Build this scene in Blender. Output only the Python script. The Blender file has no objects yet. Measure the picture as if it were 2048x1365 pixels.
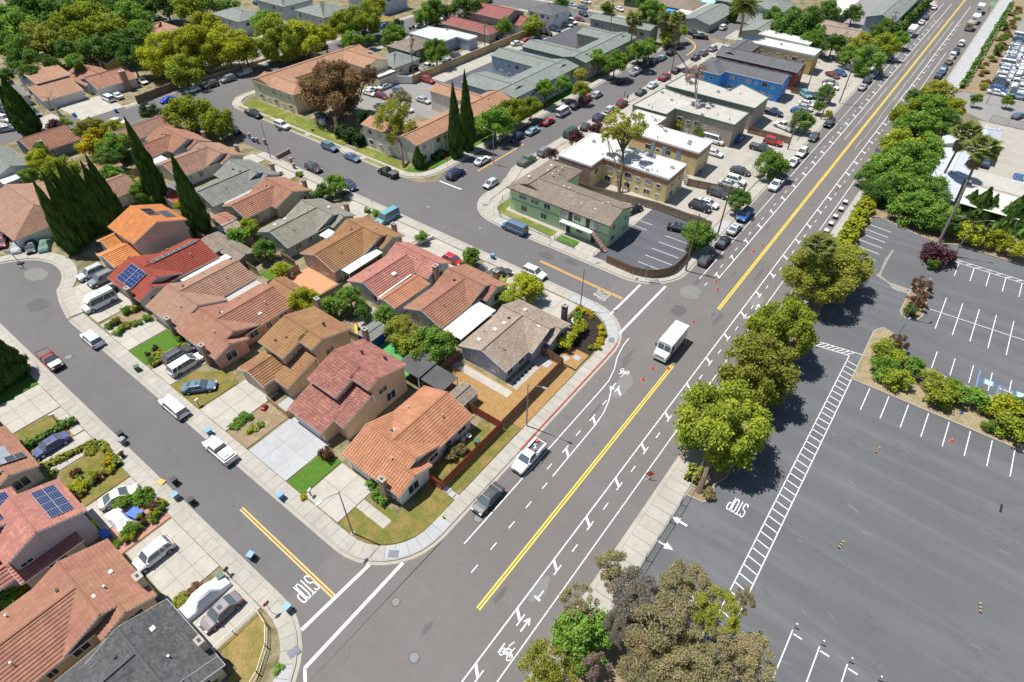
import bpy, bmesh, math, random
from mathutils import Vector, Matrix
R = random.Random(7)
sc = bpy.context.scene
COL = sc.collection
rad = math.radians
# ---------------------------------------------------------------- camera
cam_d = bpy.data.cameras.new('camera'); cam = bpy.data.objects.new('camera', cam_d); COL.objects.link(cam)
cam_d.sensor_width = 36.0; cam_d.lens = 21.056; cam_d.clip_start = 1.0; cam_d.clip_end = 3000.0
def _cam():
    pit, roll, az = .7504560,.0079176,.6468596
    fw = Vector((0, math.cos(pit),-math.sin(pit))); r = Vector((1,0,0)); u = r.cross(fw)
    r2 = r*math.cos(roll) + u*math.sin(roll); u2 = -r*math.sin(roll) + u*math.cos(roll)
    M = Matrix((r2, u2,-fw)).transposed()
    M = Matrix.Rotation(az, 3, 'Z') @ M
    cam.matrix_world = Matrix.Translation((0,0,66.0)) @ M.to_4x4()
_cam(); sc.camera = cam
# ---------------------------------------------------------------- sky and sun
SUN_EL = rad(66.0); sun_dir = Vector((-.972,-.235,0)).normalized()      # horizontal direction towards the sun
w = bpy.data.worlds.new('World'); sc.world = w; w.use_nodes = True
nt = w.node_tree; bg = nt.nodes['Background']
sky = nt.nodes.new('ShaderNodeTexSky'); sky.sky_type = 'NISHITA'; sky.sun_disc = False
sky.sun_elevation = SUN_EL; sky.sun_rotation = math.atan2(sun_dir.x, sun_dir.y)
sky.air_density = 1.0; sky.dust_density = .6
nt.links.new(sky.outputs[0], bg.inputs[0]); bg.inputs[1].default_value = .082
sd = bpy.data.lights.new('sun', 'SUN'); sd.energy = 5.0; sd.angle = rad(.5); sd.color = (1.0,.965,.90)
sun = bpy.data.objects.new('sun', sd); COL.objects.link(sun)
to_sun = Vector((sun_dir.x*math.cos(SUN_EL), sun_dir.y*math.cos(SUN_EL), math.sin(SUN_EL)))
sun.rotation_euler = to_sun.to_track_quat('Z', 'Y').to_euler(); sun.location = (0,0,200)
sc.view_settings.view_transform = 'Standard'; sc.view_settings.look = 'None'
sc.view_settings.exposure = .36; sc.view_settings.gamma = 1.0; sc.view_settings.use_curve_mapping = False
# ---------------------------------------------------------------- materials
MATS = {}
def new_mat(name):
    m = bpy.data.materials.new(name); m.use_nodes = True
    return m, m.node_tree, m.node_tree.nodes['Principled BSDF']
def N(nt, t, **kw):
    n = nt.nodes.new(t)
    for k, v in kw.items(): setattr(n, k, v)
    return n
def mixc(nt, fac, a, b, mode='MIX'):
    n = N(nt, 'ShaderNodeMix', data_type='RGBA', blend_type=mode)
    for s, v in ((0, fac),(6, a),(7, b)):
        if isinstance(v, bpy.types.NodeSocket): nt.links.new(v, n.inputs[s])
        elif s == 0: n.inputs[0].default_value = v
        else: n.inputs[s].default_value = (*v[:3],1)
    return n.outputs[2]
def ramp(nt, src, stops):
    n = N(nt, 'ShaderNodeValToRGB'); e = n.color_ramp.elements
    while len(e) < len(stops): e.new(.5)
    for i, (p, c) in enumerate(stops):
        e[i].position = p; e[i].color = (*c, 1) if isinstance(c, tuple) else (c, c, c, 1)
    nt.links.new(src, n.inputs[0]); return n.outputs[0]
def noise(nt, scale, detail=3, rough=.55, vec=None, dist=.0):
    n = N(nt, 'ShaderNodeTexNoise'); n.inputs['Scale'].default_value = scale; n.inputs['Detail'].default_value = detail
    n.inputs['Roughness'].default_value = rough; n.inputs['Distortion'].default_value = dist
    if vec: nt.links.new(vec, n.inputs['Vector'])
    return n.outputs['Fac']
def world_pos(nt, sx=1, sy=1, sz=1, rot=0):
    g = N(nt, 'ShaderNodeNewGeometry'); m = N(nt, 'ShaderNodeMapping'); m.inputs['Scale'].default_value = (sx, sy, sz)
    m.inputs['Rotation'].default_value = (0,0, rot)
    nt.links.new(g.outputs['Position'], m.inputs['Vector']); return m.outputs[0]
def bump(nt, b, src, dist=.02, strength=.5):
    n = N(nt, 'ShaderNodeBump'); n.inputs['Distance'].default_value = dist; n.inputs['Strength'].default_value = strength
    nt.links.new(src, n.inputs['Height']); nt.links.new(n.outputs[0], b.inputs['Normal'])
def plain(name, col, rough=.6, var=.0, scale=2.0, metal=.0, spec=.5, coat=.0):
    """solid paint, plastic, metal: one colour with slight wear"""
    if name in MATS: return MATS[name]
    m, nt, b = new_mat(name)
    if var > 0:
        f = noise(nt, scale, 4,.6, world_pos(nt))
        c = mixc(nt, ramp(nt, f, [(.3,.0),(.7,1.0)]), tuple(v*(1-var) for v in col), tuple(min(1, v*(1+var)) for v in col))
        nt.links.new(c, b.inputs['Base Color'])
    else: b.inputs['Base Color'].default_value = (*col, 1)
    b.inputs['Roughness'].default_value = rough; b.inputs['Metallic'].default_value = metal
    b.inputs['Specular IOR Level'].default_value = spec; b.inputs['Coat Weight'].default_value = coat
    MATS[name] = m; return m
def stucco(name, col):
    if name in MATS: return MATS[name]
    m, nt, b = new_mat(name); p = world_pos(nt)
    f = noise(nt, .5,5,.6, p); g = noise(nt, 14,2,.6, p)
    st = noise(nt, 1.0,3,.6, world_pos(nt, 2.5,2.5,.25))
    c = mixc(nt, ramp(nt, f, [(.3,.0),(.7,1.0)]), tuple(v*.86 for v in col), tuple(v*1.08 for v in col))
    c = mixc(nt, ramp(nt, st, [(.5,.0),(.8,.45)]), c, tuple(v*.62 for v in col))
    nt.links.new(c, b.inputs['Base Color']); b.inputs['Roughness'].default_value = .9
    bump(nt, b, g, .02,.5); MATS[name] = m; return m
def asphalt(name, col, streak=.0, dirx=.0, patchy=.14, stains=.35):
    if name in MATS: return MATS[name]
    m, nt, b = new_mat(name); p = world_pos(nt)
    f = noise(nt, .045,6,.62, p); g = noise(nt, 9,3,.7, p); md = noise(nt, .6,5,.65, p)
    c = mixc(nt, ramp(nt, f, [(.32,.0),(.68,1.0)]), tuple(v*(1-patchy) for v in col), tuple(v*(1+patchy) for v in col))
    c = mixc(nt, ramp(nt, md, [(.35,.0),(.75,.55)]), c, tuple(v*.84 for v in col))
    c = mixc(nt, ramp(nt, g, [(.4,.0),(.8,.45)]), c, tuple(v*1.35 for v in col))
    if streak:
        q = world_pos(nt, .02,.30,1, dirx) ; s = noise(nt, 1.0,5,.62, q, .6)
        c = mixc(nt, ramp(nt, s, [(.46,.0),(.78, streak)]), c, (.22,.225,.235))
        q2 = world_pos(nt, .05,.5,1, dirx+.5); s2 = noise(nt, 1.0,4,.6, q2,1.2)
        c = mixc(nt, ramp(nt, s2,[(.52,.0),(.8, streak*.8)]), c, tuple(v*.72 for v in col))
    # oil spots and cracks
    v = N(nt, 'ShaderNodeTexVoronoi'); v.inputs['Scale'].default_value = .16; nt.links.new(p, v.inputs['Vector'])
    c = mixc(nt, ramp(nt, v.outputs['Distance'],[(.0, stains),(.10,.0)]), c, tuple(x*.55 for x in col))
    v2 = N(nt, 'ShaderNodeTexVoronoi', feature='DISTANCE_TO_EDGE'); v2.inputs['Scale'].default_value = .07
    dn = N(nt, 'ShaderNodeMix', data_type='VECTOR'); dn.inputs[0].default_value = .35
    nn = N(nt, 'ShaderNodeTexNoise'); nn.inputs['Scale'].default_value = .5; nn.inputs['Detail'].default_value = 4
    ad = N(nt, 'ShaderNodeVectorMath', operation='MULTIPLY_ADD'); ad.inputs[1].default_value = (5,5,0)
    nt.links.new(p, nn.inputs['Vector']); nt.links.new(nn.outputs['Color'], ad.inputs[0]); nt.links.new(p, ad.inputs[2])
    nt.links.new(ad.outputs[0], v2.inputs['Vector'])
    c = mixc(nt, ramp(nt, v2.outputs['Distance'],[(.0,.22),(.006,.0)]), c, tuple(x*.45 for x in col))
    nt.links.new(c, b.inputs['Base Color']); b.inputs['Roughness'].default_value = .92; b.inputs['Specular IOR Level'].default_value = .25
    bump(nt, b, g, .01,.5); MATS[name] = m; return m
def concrete(name, col, var=.16):
    if name in MATS: return MATS[name]
    m, nt, b = new_mat(name); p = world_pos(nt)
    oi = N(nt, 'ShaderNodeObjectInfo')
    f = noise(nt, .35,6,.65, p); g = noise(nt, 6,3,.7, p); s = noise(nt, 1.3,5,.7, p)
    c = mixc(nt, ramp(nt, f, [(.3,.0),(.7,1.0)]), tuple(v*(1-var) for v in col), tuple(v*(1+var*.7) for v in col))
    c = mixc(nt, ramp(nt, s, [(.5,.0),(.82,.6)]), c, tuple(v*.58 for v in col))
    c = mixc(nt, ramp(nt, g, [(.5,.0),(.8,.25)]), c, tuple(v*.7 for v in col))
    c = mixc(nt, ramp(nt, oi.outputs['Random'],[(.0,.0),(1.0,.28)]), c, tuple(v*.80 for v in col))
    nt.links.new(c, b.inputs['Base Color']); b.inputs['Roughness'].default_value = .9
    bump(nt, b, g, .01,.4); MATS[name] = m; return m
def turf(name, a, bcol, dry=None, scale=.35, thr=.5):
    """a, b: two greens, dry: straw colour showing in worn patches"""
    if name in MATS: return MATS[name]
    m, nt, b = new_mat(name); p = world_pos(nt)
    f = noise(nt, 1.6,6,.7, p); g = noise(nt, 9,3,.7, p)
    c = mixc(nt, ramp(nt, f, [(.35,.0),(.65,1.0)]), a, bcol)
    if dry:
        h = noise(nt, scale, 6,.68, p, .4)
        c = mixc(nt, ramp(nt, h, [(thr-.06,.0),(thr+.09,1.0)]), c, dry)
        h2 = noise(nt, scale*3.1,5,.7, p)
        c = mixc(nt, ramp(nt, h2,[(.5,.0),(.72,.55)]), c, tuple(v*.66 for v in dry))
    c = mixc(nt, ramp(nt, g, [(.35,.0),(.7,.65)]), c, tuple(v*.45 for v in a)); c = mixc(nt, ramp(nt, noise(nt, 3.7,4,.7, p),[(.55,.0),(.72,.5)]), c, tuple(min(1, v*1.5) for v in bcol))
    nt.links.new(c, b.inputs['Base Color']); b.inputs['Roughness'].default_value = 1.0; b.inputs['Specular IOR Level'].default_value = .1
    bump(nt, b, g, .05,.8); MATS[name] = m; return m
def roofmat(name, col, tile=(.33,.40), var=.25, moss=None, mossamt=.4, joint=.35):
    """each tile or shingle gets its own tone from the roof's own u (along eave) v (up slope) metres"""
    if name in MATS: return MATS[name]
    m, nt, b = new_mat(name)
    uv = N(nt, 'ShaderNodeUVMap'); uv.uv_map = 'UV'
    sep = N(nt, 'ShaderNodeSeparateXYZ'); nt.links.new(uv.outputs[0], sep.inputs[0])
    def M(op, a, bb):
        n = N(nt, 'ShaderNodeMath', operation=op)
        for i, v in enumerate((a, bb)):
            if v is None: continue
            if isinstance(v, (int, float)): n.inputs[i].default_value = v
            else: nt.links.new(v, n.inputs[i])
        return n.outputs[0]
    vv = M('DIVIDE', sep.outputs[1], tile[1]); row = M('FLOOR', vv, None)
    uu = M('ADD', M('DIVIDE', sep.outputs[0], tile[0]), M('MULTIPLY', row, .5)); colm = M('FLOOR', uu, None)
    cb = N(nt, 'ShaderNodeCombineXYZ'); nt.links.new(colm, cb.inputs[0]); nt.links.new(row, cb.inputs[1])
    wn = N(nt, 'ShaderNodeTexWhiteNoise', noise_dimensions='2D'); nt.links.new(cb.outputs[0], wn.inputs[0])
    p = world_pos(nt)
    c = mixc(nt, wn.outputs['Value'], tuple(v*(1-var) for v in col), tuple(v*(1+var) for v in col))
    f = noise(nt, .5,6,.68, p)
    c = mixc(nt, ramp(nt, f, [(.35,.0),(.7,.75)]), c, tuple(v*.70 for v in col))
    if moss: c = mixc(nt, ramp(nt, noise(nt, .22,5,.65, p),[(.42,.0),(.62, mossamt)]), c, moss)
    cs = N(nt, 'ShaderNodeCombineXYZ'); nt.links.new(M('MULTIPLY', sep.outputs[0],1.1), cs.inputs[0]); nt.links.new(M('MULTIPLY', sep.outputs[1],.10), cs.inputs[1])
    c = mixc(nt, ramp(nt, noise(nt, 1.0,5,.7, cs.outputs[0]),[(.46,.0),(.70,.55)]), c, tuple(v*.55 for v in col))
    c = mixc(nt, ramp(nt, noise(nt, .9,4,.7, p),[(.52,.0),(.72,.4)]), c, tuple(min(1, v*1.45) for v in col))
    fr = M('FRACT', vv, None)
    c = mixc(nt, ramp(nt, fr, [(.0, joint),(.16,.0)]), c, tuple(v*.35 for v in col))
    g = noise(nt, 12,2,.6, p)
    c = mixc(nt, ramp(nt, g, [(.5,.0),(.8,.3)]), c, tuple(v*1.3 for v in col))
    nt.links.new(c, b.inputs['Base Color']); b.inputs['Roughness'].default_value = .85; b.inputs['Specular IOR Level'].default_value = .3
    MATS[name] = m; return m
def leafmat(name, dark, light, tip=None):
    if name in MATS: return MATS[name]
    m = bpy.data.materials.new(name); m.use_nodes = True; nt = m.node_tree; nt.nodes.clear()
    g = N(nt, 'ShaderNodeNewGeometry'); oi = N(nt, 'ShaderNodeObjectInfo')
    c = mixc(nt, g.outputs['Random Per Island'], dark, light)
    f = noise(nt, .45,3,.6, world_pos(nt))
    c = mixc(nt, ramp(nt, f, [(.38,.0),(.66,.6)]), c, tip or light)
    hs = N(nt, 'ShaderNodeHueSaturation'); nt.links.new(c, hs.inputs['Color'])
    mr = N(nt, 'ShaderNodeMapRange'); mr.inputs[3].default_value = .8; mr.inputs[4].default_value = 1.2
    nt.links.new(oi.outputs['Random'], mr.inputs[0]); nt.links.new(mr.outputs[0], hs.inputs['Value'])
    d = N(nt, 'ShaderNodeBsdfDiffuse'); t = N(nt, 'ShaderNodeBsdfTranslucent'); mx = N(nt, 'ShaderNodeMixShader')
    mx.inputs[0].default_value = .35; o = N(nt, 'ShaderNodeOutputMaterial')
    nt.links.new(hs.outputs[0], d.inputs[0]); nt.links.new(hs.outputs[0], t.inputs[0])
    nt.links.new(d.outputs[0], mx.inputs[1]); nt.links.new(t.outputs[0], mx.inputs[2]); nt.links.new(mx.outputs[0], o.inputs[0])
    MATS[name] = m; return m
def paint(name, col, rough=.55, wear=.6):
    """road paint, partly worn off"""
    if name in MATS: return MATS[name]
    m, nt, b = new_mat(name); p = world_pos(nt)
    f = noise(nt, 2.4,7,.85, p); c = mixc(nt, ramp(nt, f, [(.46,.0),(.66, wear)]), col, (.16,.16,.16))
    nt.links.new(c, b.inputs['Base Color']); b.inputs['Roughness'].default_value = rough; MATS[name] = m; return m
M_road = asphalt('road_asphalt', (.148,.137,.129),.10,.0,.10)
M_side = asphalt('side_street_asphalt', (.128,.122,.122),.10,1.57,.14)
M_lot = asphalt('lot_asphalt', (.110,.112,.119),.34,.25,.12,.25)
M_lot2 = asphalt('dark_lot_asphalt', (.088,.090,.104),.3,.2,.10)
M_lotpale = asphalt('pale_lot_asphalt', (.235,.225,.215),.2,.0,.12)
M_conc = concrete('concrete', (.37,.345,.30))
M_walk = concrete('walk_concrete', (.385,.36,.315))
M_new = concrete('new_concrete', (.39,.395,.40),.10)
M_drive = concrete('driveway_concrete', (.42,.39,.34))
M_white_w = paint('white_road_paint', (.80,.80,.80))
M_yel_w = paint('yellow_road_paint', (.80,.56,.04))
M_yel2 = paint('orange_road_paint', (.74,.40,.06))
M_dirt = turf('bare_dirt', (.26,.19,.12),(.32,.24,.15),(.38,.30,.20),.5,.55)
M_mulch = turf('orange_mulch', (.34,.20,.08),(.42,.26,.11))
M_yard = turf('yard_ground', (.13,.13,.05),(.20,.17,.09),(.34,.28,.19),.30,.47)
M_lawn = turf('green_lawn', (.075,.16,.022),(.10,.20,.03))
M_lawn2 = turf('street_lawn', (.12,.17,.03),(.17,.21,.04),(.38,.31,.11),.25,.55)
M_dry = turf('dry_lawn', (.13,.15,.035),(.20,.19,.05),(.30,.205,.075),.55,.50)
M_straw = turf('straw_lawn', (.19,.18,.05),(.30,.22,.075),(.36,.25,.10),.5,.50)
M_plant = turf('planter_soil', (.24,.20,.10),(.32,.27,.16),(.38,.31,.20),.5,.46)
M_black = turf('black_mulch', (.035,.027,.022),(.055,.042,.035))
M_ground = turf('ground_far', (.16,.14,.08),(.20,.18,.12),(.30,.26,.19),.05,.5)
M_glass = plain('window_glass', (.035,.045,.055),.08, spec=1.0)
M_blind = plain('window_with_blind', (.30,.33,.35),.25, spec=.8)
M_trim = plain('white_trim', (.74,.73,.70),.6,.06)
M_dark = plain('dark_trim', (.035,.033,.032),.7)
M_brick = stucco('chimney_brick', (.34,.22,.17))
M_wood = stucco('fence_wood', (.29,.215,.145)); M_wood_red = stucco('red_fence_wood', (.33,.075,.035))
M_wood_brn = stucco('brown_fence_wood', (.24,.14,.08)); M_wood_blue = stucco('blue_fence_paint', (.02,.07,.50))
M_wood_tan = stucco('tan_fence_wood', (.43,.31,.16))
M_metal = plain('grey_metal', (.42,.43,.44),.45,.08,3,.6)
M_pole = plain('pole_metal', (.26,.26,.25),.6,.1,2,.3)
M_polewood = stucco('pole_wood', (.20,.145,.10))
M_bark = stucco('bark', (.16,.115,.08)); M_bark_pale = stucco('pale_bark', (.55,.45,.37))
M_tyre = plain('tyre_rubber', (.018,.018,.018),.85)
M_rim = plain('wheel_rim', (.42,.43,.44),.35, metal=.7)
M_cglass = plain('car_glass', (.085,.11,.125),.05, spec=.9)  # base colour lifted towards pale blue to suggest reflected sky
M_lamp = plain('headlight_glass', (.75,.77,.78),.12); M_tail = plain('tail_light', (.45,.02,.015),.2)
M_cone = plain('orange_plastic', (.85,.11,.03),.5)
M_pv = plain('solar_cell', (.012,.028,.11),.12, spec=.8); M_pvk = plain('black_solar_cell', (.02,.022,.03),.12, spec=.8)
# ---------------------------------------------------------------- mesh helpers
class MB:
    def __init__(s): s.v = []; s.f = []; s.m = []; s.uv = []; s.mats = []
    def mi(s, mat):
        if mat not in s.mats: s.mats.append(mat)
        return s.mats.index(mat)
    def face(s, pts, mat, uv=None):
        n = len(s.v); s.v.extend([tuple(p) for p in pts]); s.f.append(tuple(range(n, n+len(pts)))); s.m.append(s.mi(mat))
        s.uv.append(uv or [(0,0)]*len(pts))
    def box(s, x0, y0, z0, x1, y1, z1, mat, bottom=False):
        a = [(x0, y0, z0),(x1, y0, z0),(x1, y1, z0),(x0, y1, z0),(x0, y0, z1),(x1, y0, z1),(x1, y1, z1),(x0, y1, z1)]
        n = len(s.v); s.v.extend(a); k = s.mi(mat)
        fs = [(4,5,6,7),(0,1,5,4),(1,2,6,5),(2,3,7,6),(3,0,4,7)] + ([(3,2,1,0)] if bottom else [])
        for f in fs: s.f.append(tuple(n+i for i in f)); s.m.append(k); s.uv.append([(0,0)]*4)
    def bar(s, p, q, w, h, mat, up=(0,0,1)):
        p = Vector(p); q = Vector(q); d = (q-p).normalized(); u = Vector(up)
        if abs(d.dot(u)) > .97: u = Vector((0,1,0))
        r = d.cross(u).normalized(); u = r.cross(d)
        c = [(-1,-1),(1,-1),(1,1),(-1,1)]; n = len(s.v); k = s.mi(mat)
        for P in (p, q):
            for a, b in c: s.v.append(tuple(P + r*a*w/2 + u*b*h/2))
        for f in [(0,1,5,4),(1,2,6,5),(2,3,7,6),(3,0,4,7),(3,2,1,0),(4,5,6,7)]:
            s.f.append(tuple(n+i for i in f)); s.m.append(k); s.uv.append([(0,0)]*4)
    def tube(s, pts, rr, mat, n=8, cap=True):
        k = s.mi(mat); base = len(s.v); pts = [Vector(p) for p in pts]
        if isinstance(rr, (int, float)): rr = [rr]*len(pts)
        for i, p in enumerate(pts):
            d = (pts[min(i+1, len(pts)-1)] - pts[max(i-1,0)]).normalized()
            u = Vector((0,0,1)) if abs(d.z) < .95 else Vector((1,0,0))
            a = d.cross(u).normalized(); b = d.cross(a)
            for j in range(n):
                t = 2*math.pi*j/n; s.v.append(tuple(p + a*math.cos(t)*rr[i] + b*math.sin(t)*rr[i]))
        for i in range(len(pts)-1):
            for j in range(n):
                q = [base+i*n+j, base+i*n+(j+1) % n, base+(i+1)*n+(j+1) % n, base+(i+1)*n+j]
                s.f.append(tuple(q)); s.m.append(k); s.uv.append([(0,0)]*4)
        if cap:
            s.f.append(tuple(base+j for j in range(n))); s.m.append(k); s.uv.append([(0,0)]*n)
            s.f.append(tuple(base+(len(pts)-1)*n+j for j in range(n))); s.m.append(k); s.uv.append([(0,0)]*n)
    def cyl(s, x, y, z0, z1, r, mat, n=12, r1=None): s.tube([(x, y, z0),(x, y, z1)],[r, r if r1 is None else r1], mat, n)
    def poly(s, pts, z, mat): s.face([(p[0], p[1], z) for p in pts], mat)
    def prism(s, pts, z0, z1, mat, side=None):
        s.face([(p[0], p[1], z1) for p in pts], mat)
        n = len(pts)
        for i in range(n):
            a, b = pts[i], pts[(i+1) % n]
            s.face([(a[0], a[1], z0),(b[0], b[1], z0),(b[0], b[1], z1),(a[0], a[1], z1)], side or mat)
    def blob(s, c, r, mat, seg=8, rings=5, jit=.0):
        k = s.mi(mat); base = len(s.v)
        for i in range(rings+1):
            t = math.pi*i/rings
            for j in range(seg):
                p = 2*math.pi*j/seg; q = 1+R.uniform(-jit, jit)
                s.v.append((c[0]+r[0]*q*math.sin(t)*math.cos(p), c[1]+r[1]*q*math.sin(t)*math.sin(p), c[2]+r[2]*q*math.cos(t)))
        for i in range(rings):
            for j in range(seg):
                s.f.append((base+i*seg+j, base+(i+1)*seg+j, base+(i+1)*seg+(j+1) % seg, base+i*seg+(j+1) % seg)); s.m.append(k); s.uv.append([(0,0)]*4)
    def mesh(s, name, smooth=False):
        me = bpy.data.meshes.new(name); me.from_pydata(s.v, [], s.f)
        for m in s.mats: me.materials.append(m)
        me.polygons.foreach_set('material_index', s.m)
        if any(u != (0,0) for f in s.uv for u in f):
            l = me.uv_layers.new(name='UV'); l.data.foreach_set('uv', [c for f in s.uv for u in f for c in u])
        if smooth: me.polygons.foreach_set('use_smooth', [True]*len(s.f))
        me.update(); return me
def link(name, data, parent=None, loc=None, rz=None, scale=None):
    o = bpy.data.objects.new(name, data); COL.objects.link(o)
    if parent: o.parent = parent
    if loc: o.location = loc
    if rz is not None: o.rotation_euler = (0,0, rz)
    if scale: o.scale = scale
    return o
def build(mb, name, parent=None, smooth=False, **kw): return link(name, mb.mesh(name, smooth), parent, **kw)
def tag(o, label=None, cat=None, group=None, kind=None):
    if label: o['label'] = label
    if cat: o['category'] = cat
    if group: o['group'] = group
    if kind: o['kind'] = kind
    return o
def thing(name, label, cat, loc=(0,0,0), rz=0, group=None):
    return tag(link(name, None, None, loc, rz), label, cat, group)
def struct(mb, name, parent=None):
    o = build(mb, name, parent)
    if not parent: o['kind'] = 'structure'
    return o
def setpart(name, parent=None):
    o = link(name, None, parent)
    if not parent: o['kind'] = 'structure'
    return o
def rect(x0, y0, x1, y1): return [(x0, y0),(x1, y0),(x1, y1),(x0, y1)]
def arc(cx, cy, r, a0, a1, n=10): return [(cx+r*math.cos(rad(a0+(a1-a0)*i/n)), cy+r*math.sin(rad(a0+(a1-a0)*i/n))) for i in range(n+1)]
def dup(root, loc, rz=0, scale=None):
    r = root.copy(); COL.objects.link(r); r.location = loc; r.rotation_euler = (0,0, rz)
    if scale: r.scale = scale
    for ch in root.children:
        c = ch.copy(); COL.objects.link(c); c.parent = r
        for g in ch.children:
            d = g.copy(); COL.objects.link(d); d.parent = c
    return r
# ================================================================ setting: ground, streets, kerbs, pavements
KX0, KX1 = -28.2,-11.2                         # kerbs of the main road
mb = MB(); mb.poly(rect(-900,-300,600,900),-.02, M_ground); struct(mb, 'ground')
# blocks of garden ground between the streets
mb = MB()
mb.poly(rect(-166,13.0,-28.6,75.0),.0, M_yard); mb.poly(rect(-260,-60,-31,9.0),.001, M_yard)
mb.poly(rect(-167.5,83,-90,213),.002, M_yard); mb.poly(rect(-79,82,-28.4,222),.003, M_conc)
mb.poly(rect(-300,30,-182,330),.0005, M_yard); mb.poly(rect(-167,226,-28.4,420),.0015, M_yard)
struct(mb, 'garden_ground')
def street(name, polys, mat, z):
    mb = MB()
    for i, p in enumerate(polys): mb.poly(p, z+.0008*i, mat)
    return struct(mb, name)
road = street('road', [[(KX0,-80),(KX1,-80),(KX1,205),(-8,236),(-7.4,500),(KX0,500)],
    [(KX0+.1,0),(KX0+.1,24)] + arc(-37.0,24.2,9.0,0,-90,10)[:] + [(-37,8.0)] + arc(-37.4,-1.2,9.1,90,0,10),
    [(KX0+.1,94),(KX0+.1,64)] + arc(-37.2,64.2,9.0,0,90,10) + [(-37.2,82.2)] + arc(-37.2,91.2,9.0,-90,0,10)], M_road, .02)
side = street('side_road', [rect(-113,7.9,-36.9,15.3), arc(-121.5,11.2,10.4,0,359,28),
    [(-120,21.2),(-113,17.6),(-104,15.2),(-104,9),(-113,7.9)],
    rect(-74,73.1,-37.1,82.3), rect(-180,73.1,-73.9,84.8),[(-150,73.2),(-140,73.2),(-149,76.6),(-156,80),(-162,79)],
    [(-78.9,84),(-78.9,200),(-77.5,213),(-81,222),(-90,227),(-100,228),(-100,214),(-94,212.5),(-91,208),(-90.2,200),(-90.2,93),(-88,88),(-92,84)],
    [(-78.9,104),(-76.9,99),(-76.0,90),(-73,85.3),(-66,82.2),(-79,82)],
    rect(-183,64,-168,330),[(-194,36),(-186,33),(-182,52),(-172,63),(-168.5,72),(-160,73),(-183,73)],
    [(-168.2,92),(-166.5,88),(-163,85.4),(-158,84.6),(-168.2,80)],
    rect(-330,213,-99.9,227),[(-340,55),(-335,46),(-243,118),(-238,140),(-246,142),(-252,122)],
    rect(-86,226,-77,330)], M_side, .012)
mb = MB()
mb.poly([(-8.2,-60),(200,-60),(200,134),(-5.8,134),(-5.8,60),(-4.6,52.5),(-8.0,47.6)],.010, M_lot)
struct(mb, 'parking_lot_surface')
mb = MB(); mb.poly([(-3,222),(60,222),(60,420),(-3,420)],.012, M_lotpale); mb.poly([(6,203),(60,203),(60,222),(-9,222),(-9,214)],.016, M_lotpale)
mb.poly([(4,134),(60,134),(60,203),(4,203)],.018, M_conc); struct(mb, 'office_yard_surface')
mb = MB(); mb.poly([(-56.5,83.8),(-31.4,83.8),(-29.8,92),(-30.0,107.3),(-44,107.3),(-44,90.5),(-44.5,88.2)],.03, M_lot2)
mb.poly(rect(-117,127,-111,200),.02, M_lot2); mb.poly(rect(-122,112,-100,127),.016, M_lotpale)
mb.poly(rect(-139,104,-117,132),.018, M_lotpale); mb.poly(rect(-135,122,-113.5,209),.014, M_lot2)
mb.poly(rect(-60,262,-31,330),.016, M_lotpale)
struct(mb, 'car_park_surface')
# pavements as separate slabs laid along the kerb, with a kerb stone line in front
def offset(path, d):
    out = []
    for i, p in enumerate(path):
        a = Vector(path[max(i-1,0)][:2]); b = Vector(path[min(i+1, len(path)-1)][:2]); t = (b-a).normalized()
        out.append((p[0]-t.y*d, p[1]+t.x*d))
    return out
def resample(path, step):
    out = [tuple(path[0])]; acc = 0
    for a, b in zip(path, path[1:]):
        a = Vector(a[:2]); b = Vector(b[:2]); L = (b-a).length; t = step-acc
        while t <= L+1e-6: out.append(tuple(a+(b-a)*t/L)); t += step
        acc = L-(t-step)
    return out
def pavement(path, wd, side, slab, nslab, mat=None, kerb=True, newrange=None, redrange=None, gutter=.45):
    """path: kerb line, side +1: pavement lies to the left of the path"""
    root = setpart('pavement'); pts = resample(path, slab); mat = mat or M_walk
    inner0 = offset(pts, side*.18); inner1 = offset(pts, side*(.18+wd))
    rest = MB()
    for i in range(len(pts)-1):
        f = .012; a0, a1 = Vector(inner0[i]), Vector(inner0[i+1]); b0, b1 = Vector(inner1[i]), Vector(inner1[i+1])
        q = [a0.lerp(a1, f), a0.lerp(a1,1-f), b0.lerp(b1,1-f), b0.lerp(b1, f)]
        mm = M_new if newrange and any(s <= i <= e for s, e in newrange) else mat
        zz = .135 + R.uniform(-.006,.006)
        if i < nslab:
            m = MB(); m.prism([tuple(v) for v in q],.0, zz, mm); build(m, 'paving_slab', root)
        else: rest.prism([tuple(v) for v in q],.0, zz, mm)
    if rest.f: tag(build(rest, 'far_paving_slabs', root), kind='stuff')
    m = MB(); red = plain('red_kerb_paint', (.42,.07,.045),.8,.25,3); o2 = offset(pts, side*.165)
    for i in range(len(pts)-1):
        mm = red if redrange and any(s <= i <= e for s, e in redrange) else M_conc
        m.prism([pts[i], pts[i+1], o2[i+1], o2[i]],.0,.15, mm)
    build(m, 'kerb', root)
    if gutter:
        g = offset(pts, -side*gutter); m = MB()
        for i in range(len(pts)-1): m.face([(*pts[i],.030),(*pts[i+1],.030),(*g[i+1],.027),(*g[i],.027)], M_conc)
        build(m, 'gutter', root)
    return root
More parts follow.
